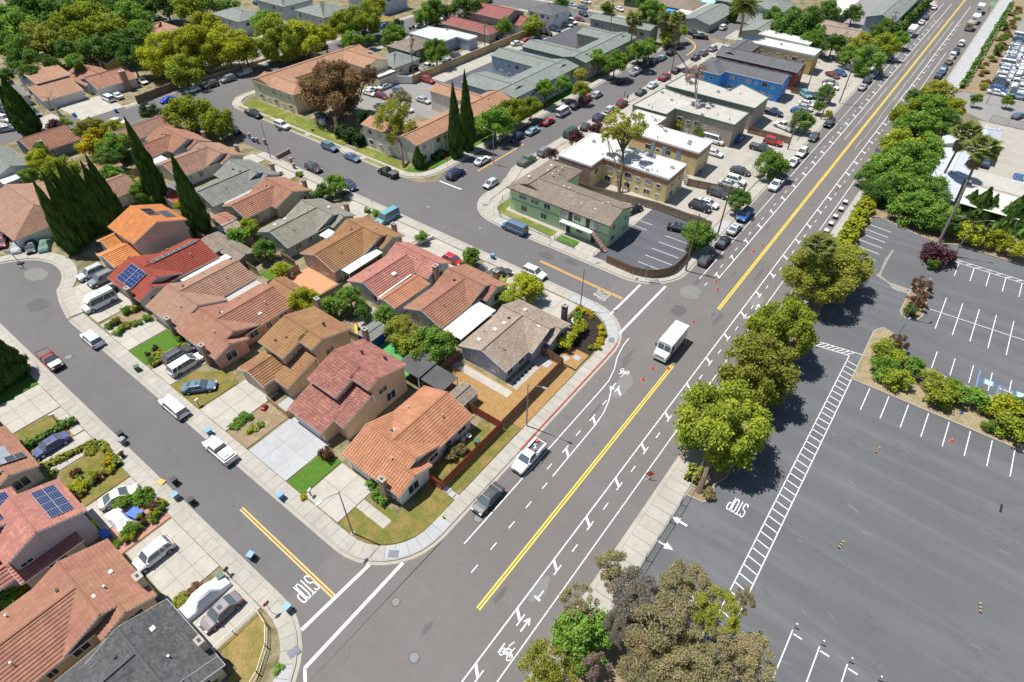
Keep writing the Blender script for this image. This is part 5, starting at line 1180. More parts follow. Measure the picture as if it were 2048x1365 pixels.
def tree(shape, mat, x, y, zc, r, label, sz=None, cat='tree', name='tree', group=None, bark=None, base=None, trunk=True, lean=(0,0)):
    """crown centre at (x, y, zc), radius r; base: where the trunk stands"""
    SZ[0] += 1; v = SZ[0] % 3; sz = sz or r*.85; zc = max(zc, sz*.55); bx, by = base or (x+lean[0], y+lean[1])
    eu = bark is M_bark_pale; t = thing(name, label, cat, (bx, by, 0),0, group); c = link('crown', crown_mesh(shape, v, mat), t, (x-bx, y-by, zc), R.uniform(0,6.28),(r*R.uniform(.95,1.08), r*R.uniform(.95,1.08), sz))
    if trunk:
        m = MB(); tr = max(.07, r*(.07 if eu else .055)); top = Vector((x-bx, y-by, zc)); b_ = bark or M_bark
        m.tube([(0,0,0),(top.x*.15, top.y*.15, zc*.35),(top.x*.6, top.y*.6, zc*.8), tuple(top)],[tr*1.35, tr, tr*.8, tr*.4], b_, 7)
        cs = proto(shape, v)[1]
        for q in cs[:(22 if shape in ('loose', 'sparse') else 12) if r > 3 else 4]:
            k = 1.0 if eu else .8; e = Vector((q[0]*r*k+top.x, q[1]*r*k+top.y, zc+q[2]*sz*k+(.3 if eu else 0))); s = Vector((top.x*.6, top.y*.6, zc*.62)); mid = s.lerp(e, .5)+Vector((0,0, r*.08))
            m.tube([s, mid, e],[tr*.55, tr*.42, tr*.22], b_, 5)
        build(m, 'trunk', t)
    return t
def shrub(mat, x, y, r, label, h=None, name='shrub', cat='shrub', group=None, shape=None):
    return tree(shape or ('small' if r > .9 else 'tiny'), mat, x, y, (h or r)*.62, r, label, (h or r)*.75, cat, name, group, trunk=False)
def cypress(x, y, r, h, label, group=None, mat='cyp'):
    SZ[0] += 1; t = thing('cypress_tree', label, 'cypress', (x, y, 0),0, group)
    link('crown', crown_mesh('cyp', SZ[0] % 3, mat), t, (0,0,.5), R.uniform(0,6),(r, r, h-.5)); m = MB(); m.cyl(0,0,0,1.2,.16, M_bark, 7); build(m, 'trunk', t); return t
def conifer(x, y, r, h, label, group=None):
    SZ[0] += 1; t = thing('conifer_tree', label, 'conifer', (x, y, 0),0, group)
    link('crown', crown_mesh('conif', SZ[0] % 3, 'dark'), t, (0,0,.4), R.uniform(0,6),(r, r, h-.4)); m = MB(); m.cyl(0,0,0,1.0,.14, M_bark, 7); build(m, 'trunk', t); return t
def hedge(x0, y0, x1, y1, h, mat, label, dens=26, size=.30, name='hedge', path=None):
    """clipped hedge, leaves over a dark box; path: centre line and half width instead of a box"""
    A = []; Nn = []; segs = path[0] if path else None
    def boxleaf(ax, ay, bx, by, wd):
        L = math.hypot(bx-ax, by-ay); k = int(dens*L*(wd*2+h*1.6)); d = np.array([(bx-ax)/L, (by-ay)/L]); s = np.array([-d[1], d[0]])
        u = rng.random(k)*L; th = rng.uniform(-.1, math.pi+.1, k); lump = 1+.16*np.sin(u*1.3+ax)+.10*rng.normal(size=k)
        cs, sn = np.cos(th), np.clip(np.sin(th),0,1); P_ = np.sign(cs)*np.abs(cs)**.6*wd*lump; Z = sn**.5*h*lump
        C = np.stack([ax+d[0]*u+s[0]*P_, ay+d[1]*u+s[1]*P_, Z],1); A.append(C); Nn.append(np.stack([s[0]*cs, s[1]*cs, sn+.2],1)+rng.normal(size=(k, 3))*.5)
    if path:
        for (a, b) in zip(segs, segs[1:]): boxleaf(*a, *b, path[1])
    else:
        if abs(x1-x0) > abs(y1-y0): boxleaf(x0,(y0+y1)/2, x1,(y0+y1)/2, abs(y1-y0)/2)
        else: boxleaf((x0+x1)/2, y0,(x0+x1)/2, y1, abs(x1-x0)/2)
    me = leaf_mesh('hedge', np.concatenate(A), np.concatenate(Nn), size); me.materials.append(LM[mat]); me.materials.append(M_core)
    o = link(name, None); tag(o, label, 'hedge'); link('foliage', me, o); m = MB()
    if path:
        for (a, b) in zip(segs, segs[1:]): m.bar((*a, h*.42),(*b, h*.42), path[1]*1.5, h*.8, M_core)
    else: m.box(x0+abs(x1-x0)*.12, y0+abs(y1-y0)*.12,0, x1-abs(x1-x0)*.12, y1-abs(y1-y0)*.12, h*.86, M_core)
    build(m, 'dark_core', o); return o  # plain near-black box under the leaves, hedge's inner shade as colour
def frond_fan():
    m = MB(); m.bar((0,0,0),(.62,0,.10),.04,.03, LM['palm'])
    for i in range(13):
        a = (i-6)*.21; L = .62*(1-.04*abs(i-6)); c, s = math.cos(a), math.sin(a); b = Vector((.6,0,.10)); e = b+Vector((c*L, s*L, -.06-.10*abs(a))); q = b+Vector((c*L*.6, s*L*.6,.02)); n = Vector((-s, c, 0))*.055
        m.face([b, q-n, e, q+n], LM['palm'])
    return m.mesh('frond')
def frond_feather():
    m = MB(); P_ = [Vector((t, 0,.42*t-.62*t*t)) for t in [i/8 for i in range(9)]]
    m.tube(P_, [.02,.02,.018,.016,.014,.012,.01,.008,.005], LM['palm'],4)
    for i in range(1,17):
        t = i/17; c = Vector((t, 0,.42*t-.62*t*t)); L = .26*math.sin(math.pi*min(1, t*.8+.22))
        for s in (-1,1): e = c+Vector((.10, s*L, -.09)); m.face([c+Vector((-.025,0,0)), c+Vector((.025,0,0)), e+Vector((.015,0,0)), e-Vector((.015,0,0))], LM['palm'])
    return m.mesh('frond')
FF, FP = frond_fan(), frond_feather(); FD = FF.copy(); FD.materials.clear(); FD.materials.append(LM['dead'])
def palm(base, top, R_, label, feather=False, n=42, skirt=True):
    bx, by = base; t = thing('palm_tree', label, 'palm', (bx, by, 0),0); T_ = Vector((top[0]-bx, top[1]-by, top[2]))
    m = MB(); N_ = 12; m.tube([(T_.x*(i/N_)**1.3, T_.y*(i/N_)**1.3, T_.z*i/N_) for i in range(N_+1)],[.34 if i == 0 else (.26 if not feather else .42)-.06*i/N_ for i in range(N_+1)], plain('palm_trunk', (.20,.17,.14),.9,.25,3),9); build(m, 'trunk', t)
    for i in range(n):
        el = math.asin(min(1, max(-1,-.45+1.4*((i+.5)/n))))*.9; o = link('frond', FP if feather else FF, t, tuple(T_)); s = R_*R.uniform(.85,1.1)
        o.rotation_euler = (R.uniform(-.3,.3),-el, i*2.39996+R.uniform(-.2,.2)); o.scale = (s, s, s)
    if skirt:
        for i in range(16): o = link('dead_frond', FD, t, tuple(T_-Vector((0,0,.3+.9*(i/16)*R_*.5)))); s = R_*.75; o.rotation_euler = (0, R.uniform(1.05,1.4), i*2.4); o.scale = (s, s, s)
    return t
# --- row between main road pavement and parking lot
G1 = 'street trees beside the parking lot'
tree('big', 'bright', -8.0,56.0,5.5,6.1, 'large bright green tree nearest the two STOP markings in the parking lot', 6.0, base=(-6.7,48.6), group=G1)
tree('big', 'olive', -8.0,68.1,5.5,5.4, 'yellow-olive tree, second from the near end of the pavement row', 6.0, group=G1)
tree('big', 'bright', -8.2,78.8,5.5,5.2, 'round light green tree just below the palm in the pavement row', 5.6, group=G1)
tree('big', 'olive', -8.0,96.3,5.5,6.1, 'broad olive-brown tree behind the pavement palm', 4.6, group=G1)
tree('big', 'olive', -5.8,103.2,5,4.9, 'brown-tinged tree right of the broad olive-brown one', 3.6, group=G1)
palm((-9.1,96.6),(*(-9.7,94.6),11.5),2.5, 'fan palm standing among the pavement trees beside the main road', skirt=False)
hedge(0,0,0,0,1.9, 'lime', 'long ivy-covered hedge between pavement and upper parking bays', 15,.42, path=([(-8.2,112.5),(-8.0,122),(-8.3,131),(-8.2,140),(-8.0,146)],1.45))
G2 = 'bushy trees around the north-west corner of the lot'
for i, a in enumerate((([-10.6,145.8,2.6,3.3], 'green'),([-8.6,151.0,3.2,4.7], 'green'),([-5.0,156.7,3.6,5.1], 'green'),([-3.8,140.9,3,5.1], 'green'),([-.9,148.2,3.2,5.0], 'green'),([-6.8,140.0,2.4,3.6], 'dark'),([.2,135.9,2.8,4.6], 'green'),([4.1,136.0,2.8,3.8], 'green'),([1.9,142.7,3,3.6], 'dark'),([6.6,134.1,2.6,2.6], 'dark'))):
    tree('mid', a[1], *a[0],['small dark-edged tree nearest the kerb boxes', 'spreading green tree behind the kerb boxes', 'light green mound in front of the grey shaded eaves', 'broad light green mound at the end of the ivy hedge', 'green mound left of the leaning palm trunk', 'deep green shrub tree overhanging the pavement end', 'wide green mound above the first parking bays', 'green mound beside the leaning palm trunk foot', 'dark green tree between two light mounds', 'small dark tree right of the palm trunk foot'][i], group=G2)
G3 = 'tall trees between the main road and the office'
for a, mt, lb in (([-8.7,160.5,5,4.6], 'bright', 'bright yellow-green tree nearest the parked green pickup'),([-7.0,168.6,6,5.4], 'green', 'large green tree west of the grey metal office roof'),([-7.0,181.0,6.5,5.2], 'green', 'tallest dark green tree in the clump north-west of the office'),([-10.4,177.1,6,4.7], 'bright', 'light green tree leaning over the main road north of the office'),([-7.4,200.3,5,4.5], 'olive', 'olive green tree at the far end of the office clump'),([-2.9,195.0,4,3.2], 'lime', 'small yellow-green tree by the office car bays'),([-4.1,163.5,4,4.7], 'green', 'green tree against the office wall below the first tall palm'),([-3.5,178.7,5,4.4], 'dark', 'dark green tree behind the crown of the first tall palm'),([-12.4,197.5,4,2.4], 'dark', 'thin dark tree by the kerb near the end of the outer white line'),([-7.5,153.8,3,3.4], 'bright', 'low bright tree beside the white car on the right kerb')):
    tree('mid', mt, *a, lb, group=G3)
palm((2.1,154.3),(*(2.1,152.9),13),2.8, 'tall leaning fan palm in front of the grey office roof')
palm((6.7,130.7),(*(5.3,134.5),17.5),2.8, 'tallest fan palm rising from the purple shrub island', skirt=True)
for i, (a, b, c) in enumerate((((10.7,141.6),2.3,6.6),((12.4,143.0),1.7,5.2),((16.2,141.6),2.3,6.8),((19.4,141.9),2.5,7.6),((8.8,143.1),1.8,5.0),((21.5,139.1),2.4,7.0))):
    x, y = a; conifer(x, y+3, b, c, ['tall conifer left of the small yellow-green tree', 'slim conifer between two broader ones', 'broad conifer in the middle of the row', 'large conifer at the right edge', 'shortest conifer, leftmost of the row', 'conifer cut by the right edge'][i], group='conifers along the lot fence')
for a, lb in (([10.9,134.3,2.6,2.7], 'yellow-green small tree under the double-arm lamp'),([15.6,134.2,2.2,2.3], 'yellow-green small tree, middle of three on the bare strip'),([19.1,133.2,2.2,1.9], 'yellow-green small tree cut by the right edge')): tree('small', 'lime', *a, lb, group='small yellow-green trees on the bare strip', bark=M_bark)
for a, mt, lb in (([7.1,123.5,1.6,2.7], 'purple', 'big purple-leaved shrub at the foot of the tallest palm'),([7.3,120.0,1,1.1], 'dark', 'low green shrub under the purple-leaved one'),([6.8,111.0,1.6,1.9], 'rust', 'rust-brown shrub at the north tip of the long island'),([6.8,106.0,1.4,2.1], 'rust', 'rust-brown shrub in the middle of the long island'),([6.9,103.0,1,1.2], 'dark', 'green shrub at the south tip of the long island'),([6.9,92.7,1.5,1.6], 'rust', 'rust-brown shrub at the corner of the large planter'),([9.5,124.7,.8,.8], 'scrub', 'pale scrub tuft beside the double-arm lamp')):
    tree('small' if mt != 'rust' else 'sparse', mt, *a, lb, cat='shrub', name='shrub')
G4 = 'shrubs in the large lot planter'
for a, mt, lb in (([5.4,88.9,1.6,1.9], 'bright', 'bright shrub at the top of the planter point'),([7.2,88.1,1.6,1.8], 'bright', 'bright shrub behind the lamp post in the planter point'),([6.5,84.6,1.6,2.0], 'green', 'green shrub at the planter point facing the ladder hatching'),([8.6,83.6,1.6,1.9], 'bright', 'bright broad shrub above the first bay line'),([10.1,87.7,1.6,1.8], 'green', 'green shrub behind the first fence post'),([12.5,86.7,1.5,1.6], 'olive', 'yellowish shrub beside the small fence gap'),([14.6,84.2,1.6,2.2], 'bright', 'free-standing round shrub in front of the planter fence'),([15.4,86.7,1.6,1.5], 'green', 'green shrub behind the free-standing round one'),([16.8,85.9,1.6,1.6], 'green', 'green shrub left of the disabled bay markings'),([18.7,86.2,1.6,1.7], 'green', 'green shrub below the disabled bay markings'),([21.8,86.6,1.7,2.3], 'lime', 'large yellow-green shrub near the right edge'),([20.9,82.7,1,.9], 'green', 'smallest shrub at the kerb near the right edge'),([23.6,83.0,1.7,2.3], 'bright', 'bright shrub cut by the right edge'),([24.0,87.8,1.7,1.8], 'dark', 'dark shrub behind the yellow-green one at the right edge')):
    tree('small', mt, *a, lb, cat='shrub', name='shrub', group=G4)
# bottom: eucalyptus
GE = 'eucalyptus trees at the bottom edge'; EB = (1.3,23.9)
for a, mt, sh, lb, b in (([-8.8,29.6,6,2.7], 'euc', 'sparse', 'thin eucalyptus leaning over the pavement, topmost of the bottom group', (-5.9,29.5)),([-10.1,25.0,6,2.1], 'euc', 'sparse', 'thin brown eucalyptus nearest the bottom street lamp', (-5.1,25.9)),([-5.7,28.5,7,2.9], 'eucgrey', 'loose', 'silver-grey eucalyptus in the middle of the bottom group', (-2.4,26.2)),([-2.3,31.5,8,2.8], 'euc', 'loose', 'brown-olive eucalyptus beside the half-hidden painted word', (-.1,26.2)),
    ([1.0,31.3,8,2.4], 'olive', 'loose', 'eucalyptus reaching towards the ladder hatching', (.9,25.8)),([-2.0,26.3,9,3.4], 'euc', 'loose', 'largest eucalyptus in the centre of the bottom group', EB),([1.8,26.6,9,2.8], 'euc', 'loose', 'eucalyptus cut by the bottom edge near the bay lines', (2.5,24.2)),([-2.1,22.6,9,2.7], 'euc', 'loose', 'eucalyptus cut by the bottom edge with visible white limbs', (.4,22.1)),([5.2,29.4,8,2.3], 'euc', 'loose', 'rightmost eucalyptus at the bottom, over the white bay line', (4.5,24.2)),([2.5,34.5,7,1.5], 'euc', 'sparse', 'small eucalyptus spray over the lower end of the ladder hatching', (2.7,26.0)),([1.6,23.0,10,3.0], 'euc', 'loose', 'eucalyptus crown almost wholly below the bottom edge', (3.0,21.0)),([-5.7,25.3,6,1.7], 'eucgrey', 'loose', 'grey eucalyptus behind the bright green tree', (-3.4,24.8))):
    tree(sh, mt, *a, lb, a[3]*.8, name='eucalyptus_tree', group=GE, bark=M_bark_pale, base=b)
tree('mid', 'green', -8.2,22.9,4,3.0, 'bright green tree at the foot of the bottom street lamp', 3.0)
tree('mid', 'green', -6.9,25.6,3,1.5, 'small bright green tree between the grey and the brown eucalyptus', 2.0)
tree('loose', 'olive', -9.1,18.0,5,2.7, 'olive tree cut by the bottom edge beside the bike lane', 3.4)
tree('sparse', 'pinkish', -5.5,20.8,5,1.6, 'nearly bare pinkish tree at the bottom edge', 2.6, bark=M_bark_pale)
hedge(0,0,0,0,1.0, 'olive', 'low hedge at the foot of the nearest pavement tree', 20,.3, path=([(-8.3,49.2),(-8.4,51.6)],.9)); shrub('scrub', *(-5.8,48.8),.9, 'grassy tuft in the small kerbed island by the lot entrance', .7)
# centre block trees
B = [('mid', 'green', [-49.6,45.6,3,3.5], 'large dark green tree beside the blue-grey corner house'),('small', 'bright', [-52.4,44.4,2.6,2.2], 'light green tree left of the large dark one'),('mid', 'olive', [-55.9,45.4,2.8,2.8], 'yellow-green tree between the two house rows'),('small', 'green', [-61.4,46.6,2.2,1.8], 'round green tree by the blue fence end'),('mid', 'green', [-68.5,45.8,2.8,2.5], 'green tree beside the pale extension wall'),('small', 'dark', [-65.1,45.2,2,1.5], 'small dark tree behind the blue fence'),
     ('mid', 'lime', [-74.7,40.9,2.6,2.5], 'yellow-fruited tree behind the red fence'),('small', 'green', [-71.1,43.0,2.2,2.0], 'green tree behind the chimney of the two-storey tan house'),('small', 'lime', [-85.1,43.6,2,1.8], 'round yellow-green tree on the small back lawn'),('mid', 'green', [-92.6,46.0,2.4,2.2], 'round green tree below the sage green house'),('small', 'green', [-101.2,46.4,2,2.1], 'green tree beside the cream-roofed shed'),('small', 'bright', [-101.8,49.3,2,2.0], 'bright green bush tree behind the cream-roofed shed'),('small', 'lime', [-119.7,45.7,2,1.6], 'yellow-green tree between the second and third cypress'),
     ('mid', 'green', [-101.1,69.9,2.4,2.6], 'bushy green tree beside the navy sedan on the next street'),('small', 'dark', [-101.5,66.6,1.8,2.1], 'dark bush left of the bushy tree in the front yard'),('small', 'green', [-60.8,67.6,2.4,2.0], 'green tree beside the red car'),('small', 'green', [-73.6,67.8,1.8,1.1], 'small round tree behind the white garden wall'),('mid', 'lime', [-47.3,66.5,2.6,2.9], 'yellow-green tree beside the white SUV at the kerb'),('small', 'bright', [-48.0,62.9,2,1.7], 'light bush between banana plants and yellow-green tree'),('small', 'dark', [-50.0,58.3,1.6,.8], 'small dark bush at the white patio cover'),
     ('mid', 'bright', [-154.5,69.2,4.5,5.5], 'round bright green tree, left of the pair at the street bend'),('mid', 'bright', [-145.7,71.3,4.2,4.4], 'round bright green tree, right of the pair at the street bend'),('small', 'deep', [-168.3,66.2,3,2.6], 'dark round tree standing at the bend kerb'),('mid', 'olive', [-167.9,51.0,3,3.7], 'olive tree behind the slate-walled house'),('mid', 'olive', [-163.6,54.4,3,3.2], 'olive-green tree left of the pale metal patio roof'),('small', 'yellow', [-163.6,50.4,4,1.6], 'yellow flowering tree top beside the olive trees'),
     ('small', 'yellow', [-160.0,46.7,3,2.6], 'bright yellow flowering tree right of the slate-walled house'),('mid', 'green', [-154.8,49.8,3,4.0], 'green tree beside the yellow flowering one'),('mid', 'dark', [-150.6,46.0,2.6,3.0], 'dark tree above the straw lawn'),('mid', 'lime', [-161.1,36.1,3,2.9], 'yellow-green tree at the grey shingle house corner'),('mid', 'bright', [-151.0,36.6,3.2,3.9], 'light green willow-like tree behind the cypress row'),('small', 'dark', [-167.4,38.2,3,1.9], 'dark green tree in front of the slate-walled house'),('small', 'green', [-157.0,31.9,2.4,1.8], 'small green tree left of the cypress row tips'),('small', 'green', [-143.1,43.3,2.4,2.4], 'green bush behind the straw lawn fence'),('mid', 'green', [-129.8,43.5,2.6,2.9], 'green tree at the foot of the second cypress'),('small', 'bright', [-137.1,43.4,2.2,1.9], 'bright bush between the fence and second cypress'),('small', 'purple', [-179.8,47.2,2,2.0], 'purple-leaved tree beside the double cypress'),('small', 'green', [-180.9,50.2,2,1.5], 'round green bush right of the purple-leaved tree'),
     ('small', 'olive', [-164.0,29.4,2,1.6], 'yellow bush at the left edge'),('small', 'purple', [-73.0,122.1,2.4,2.0], 'purple-leaved shrub at the yellow block corner'),('small', 'purple', [-72.4,130.0,2.4,1.8], 'purple-leaved shrub right of the green van'),('small', 'purple', [-73.5,112.3,1.8,1.4], 'purple-leaved shrub behind the mint green block')]
for s, mt, a, lb in B: tree(s, mt, *a, lb)
for i, (x, y, h_) in enumerate(((-123.5,25.2,14),(-125.1,27.4,14.2),(-126.3,29.1,13.8),(-127.4,30.7,14.2),(-126.8,31.6,13.6),(-126.4,32.5,13),(-127.1,34.4,13),(-127.9,35.9,13.4))):
    cypress(x, y, 1.6, h_, ['nearest cypress of the long row beside the bright orange house'] [0] if i == 0 else ['', 'second', 'third', 'fourth', 'fifth', 'sixth', 'seventh', 'last'][i]+' cypress counted from the cul-de-sac end of the long row', group='cypress row beside the orange house')
cypress(*(-128.9,45.5),1.9,16.8, 'tall lone cypress left of the terracotta clerestory roofs'); cypress(*(-110.8,44.0),2.0,15.6, 'tall lone cypress in front of the pale grey shingle roof')
cypress(*(-185.9,43.4),2.6,13.5, 'tall double cypress at the upper left street corner'); cypress(*(-189.6,42.7),1.6,12.0, 'slimmer cypress leaning on the double cypress')
cypress(*(-92.5,99.9),1.75,16.4, 'left cypress of the pair before the beige apartment block'); cypress(*(-93.0,104.6),1.75,17.4, 'right cypress of the pair before the beige apartment block'); cypress(*(-95.9,90.4),1.3,5.0, 'short dark cypress at the beige block corner')
for i in range(5): cypress(-96.2-.2*i, 1.2+i*1.25-1.2,1.7,9.2-.3*i, ['cypress', 'cypress', 'cypress', 'cypress', 'cypress'][i]+[' nearest the bottom of the left-edge cypress clump', ', second of the left-edge clump beside the shadowed drive', ', middle one of the left-edge clump', ' next to the end one in the left-edge clump', ' closest to the maroon pickup in the left-edge clump'][i], group='cypress clump at the left edge')
# apartment streets
GS = 'young street trees along the tree-lined street'
for a, mt, lb in (([-90.7,112.4,4.5,4.9], 'green', 'light green street tree right of the cypress pair'),([-91.8,121.7,4.5,3.8], 'bright', 'street tree at the pale blue block lawn'),([-90.7,127.5,4,2.9], 'bright', 'street tree above the dark red car'),([-93.3,138.0,5,2.9], 'green', 'small green tree hiding the pale blue wall'),([-92.0,144.7,5,2.4], 'green', 'narrow green tree before the pale blue wall'),([-93.3,155.3,4,2.3], 'olive', 'olive tree between pale blue and taupe blocks'),([-87.0,145.5,4,2.5], 'bright', 'small tree behind the red van'),([-94.6,167.9,5,3.3], 'green', 'left one of two trees before the long taupe block'),([-89.0,167.8,5,3.9], 'green', 'right one of two trees before the long taupe block'),([-89.7,184.2,4,3.8], 'green', 'green tree under the first fan palm'),([-89.3,190.7,4,3.2], 'green', 'green tree right of the first fan palm'),([-90.4,207.3,4,3.7], 'bright', 'bright tree at the bend under the palms'),([-89.0,212.7,4,2.4], 'green', 'green tree at the bend by the black tow truck'),([-89.7,204.0,3,2.2], 'bright', 'small bright tree below the two bend palms')): tree('mid', mt, *a, lb, group=GS)
palm((-96.1,190.4),(*(-90.1,178.7),14),2.7, 'tall fan palm with brown skirt before the taupe block'); palm((-97.2,216.9),(*(-92.1,205.6),9),3.5, 'feathery date palm at the street bend', True, 40); palm((-87.4,205.1),(*(-80.3,187.8),14),2.5, 'fan palm beside the feathery date palm')
palm((-74.4,230.7),(*(-69.8,214.6),14),5.0, 'huge date palm beyond the grey-roofed houses', True, 60, False)
tree('big', 'russet', -132.6,97.5,7.5,8.6, 'big russet-brown tree in front of the cream apartment block', 7.2, base=(-125.2,91.0), cat='tree'); tree('loose', 'russet', -132.4,109.6,8,3.0, 'small russet side crown right of the big russet tree', 3.0, base=(-124.1,94.1))
tree('loose', 'olive', -106.2,93.9,7,5.0, 'sparse olive-brown tree at the corner of the beige block', 5.2, base=(-98.7,88.2)); tree('loose', 'euc', -110.2,100.0,9.5,3.0, 'upper tuft of the sparse corner tree', 2.6, base=(-99.2,88.4))
tree('small', 'deep', -122.3,98.0,2.6,2.1, 'dark small tree beside the white pickup in the yard')
hedge(0,0,0,0,2.4, 'deep', 'dark tall hedge at the beige block car park entrance', 12,.5, path=([(-123.6,90.7),(-114.7,90.4)],1.6)); hedge(0,0,0,0,1.2, 'dark', 'hedge along the beige block facade', 12,.4, path=([(-95.8,95.0),(-95.4,99.2)],.9))
t = tree('sparse', 'olive', -56.9,115.2,12,5.0, 'tall thin pine with bare trunk beside the yellow block', 4.2, base=(-53.1,109.0), bark=M_bark); tree('sparse', 'olive', -59.7,112.4,10,2.2, 'low left branch of the tall thin pine', 1.8, base=(-53.3,109.1))
tree('sparse', 'pinkish', -57.3,151.4,13,3.0, 'dead bare-topped tree in front of the taupe flat-roofed block', 3.0, base=(-53.6,147.9), bark=M_bark_pale)
for s, mt, a, lb in (('small', 'lime', [-56.4,146.8,2,2.1], 'yellow-green shrub at the taupe block wall'),('small', 'green', [-50.9,145.8,2,1.8], 'green shrub beside the white van roof'),('mid', 'green', [-29.8,136.4,3,3.7], 'large grey-green tree overhanging the main road kerb'),('mid', 'dark', [-29.5,116.3,3.5,2.5], 'dark green kerb tree beside the blue pickup'),('mid', 'green', [-30.1,98.6,3.6,3.2], 'green tree at the corner of the small car park'),('mid', 'green', [-32.2,165.2,3,3.1], 'green tree by the white pickup lot'),('small', 'dark', [-33.0,188.7,3,2.2], 'dark tree between two utility poles'),('small', 'green', [-31.8,179.8,2.4,1.6], 'small green tree by the kerb'),('small', 'olive', [-28.5,177.2,1.6,1.3], 'round olive bush at the kerb'),
    ('mid', 'dark', [-59.8,235.5,6,6.8], 'dense tall dark tree, left of the far wooded corner'),('mid', 'dark', [-57.0,245.3,6,5.2], 'dense tall dark tree behind the white-roofed building'),('mid', 'dark', [-55.2,263.7,5,4.8], 'dark hedge-like tree left of the long carport'),('mid', 'dark', [-70.0,247.7,5,3.6], 'dark tree right of the date palm'),('mid', 'green', [-49.9,229.9,4,4.0], 'green tree right of the mustard block'),('mid', 'dark', [-43.0,228.8,4,4.2], 'round dark tree before the far yard'),('mid', 'olive', [-37.0,238.2,4,4.0], 'yellowish tree before the brown-grey gabled house'),('mid', 'green', [-30.3,220.5,4,5.2], 'spreading green tree over the main road kerb'),('mid', 'bright', [-29.6,239.5,4,4.6], 'bright tree beside the transformer pole'),('mid', 'green', [-34.5,257.6,4,4.5], 'tree before the blue-grey hall gable'),('small', 'dark', [-47.9,272.0,4,3.3], 'small dark tree at the white carport'),('small', 'dark', [-38.6,265.7,4,2.9], 'dark conifer-like tree at the hall gable'),('mid', 'green', [-36.7,224.6,3.5,3.5], 'green tree overhanging the parked motorbikes'),('mid', 'green', [-27.6,253.4,3,3.1], 'green tree beside the parked camper'),('mid', 'green', [-53.7,242.3,4,3.5], 'bright shrubbery behind the tan-roofed small house')): tree(s, mt, *a, lb)
hedge(0,0,0,0,4.0, 'dark', 'tall dark hedge along the blue-grey hall', 3.5,.8, path=([(-31.0,262),(-31,322)],1.5))
cypress(*(-84.3,248.4),1.5,13.0, 'tall cypress behind the street bend driveway')
# upper centre
GU = 'trees along the upper left street'
UL = [('big', 'lime', [-195.8,87.0,6,7.7], 'large yellow-green tree nearest the blue car'),('big', 'lime', [-192.0,95.0,6.5,8.4], 'large yellow-green tree in the middle of the big cluster'),('big', 'lime', [-187.1,101.9,6.5,7.3], 'yellow-green tree right of the middle of the big cluster'),('mid', 'lime', [-207.6,108.1,6.5,5.9], 'yellow-green tree at the back of the big cluster'),('mid', 'lime', [-182.3,104.8,6,4.9], 'yellow-green tree at the right end of the big cluster'),('mid', 'bright', [-182.8,85.0,5,5.2], 'lowest yellow-green tree over the white parked car'),('big', 'bright', [-181.1,117.2,6.5,8.8], 'large yellow-green tree over the three parked cars'),('mid', 'lime', [-177.0,122.7,6,6.4], 'yellow-green tree right of the one over the parked cars'),('mid', 'lime', [-175.0,129.5,6,3.9], 'outermost yellow-green tree before the middle hip-roofed block'),('mid', 'green', [-204.8,128.2,5,4.5], 'green tree behind the one over the parked cars'),
   ('mid', 'bright', [-178.1,141.1,6,5.4], 'bright tree right of the middle hip-roofed block'),('big', 'bright', [-176.9,148.6,6.5,6.5], 'large bright tree beside the tall street pole'),('mid', 'lime', [-187.8,163.3,6,4.4], 'yellow-green tree at the top edge beside the pole'),('mid', 'green', [-169.0,135.5,3.6,4.1], 'round green tree at the end of the brown roof'),('small', 'green', [-167.6,142.0,3,2.0], 'narrow green tree at the pole foot'),('mid', 'green', [-164.3,149.2,3.2,4.4], 'broad green bush tree beside the olive green house'),('small', 'deep', [-171.7,158.8,3,2.5], 'dark round tree at the kerb by the two bins'),('mid', 'green', [-168.1,169.3,5,4.7], 'green tree left of the pair by the white hatchback'),('mid', 'dark', [-166.7,173.6,5,5.1], 'dark tree right of the pair by the white hatchback'),('mid', 'dark', [-161.2,184.7,6,7.0], 'dark spreading tree at the top edge by the tall pole'),('mid', 'green', [-138.2,142.7,5,4.3], 'lone round green tree by the alley wall'),('small', 'green', [-140.6,178.9,4,3.1], 'green tree by the red-roofed two-storey wing'),('small', 'bright', [-133.1,187.3,3,4.1], 'bright round tree inside the car park wall'),('small', 'dark', [-138.0,211.1,4,3.4], 'dark tree behind the lavender-grey roofed house'),
   ('mid', 'green', [-107.4,227.0,4,5.2], 'green trees left of the date palm'),('mid', 'dark', [-116.9,237.0,4,3.9], 'dark tree at the top edge above the palms'),('small', 'green', [-126.8,227.7,2,2.7], 'small fan-leaved green plant by the top kerb'),('small', 'green', [-235.1,133.3,4,4.1], 'green tree between the upper hip-roofed blocks')]
for s, mt, a, lb in UL: tree(s, mt, *a, lb, group=GU)
GW = 'dense trees in the upper left corner'
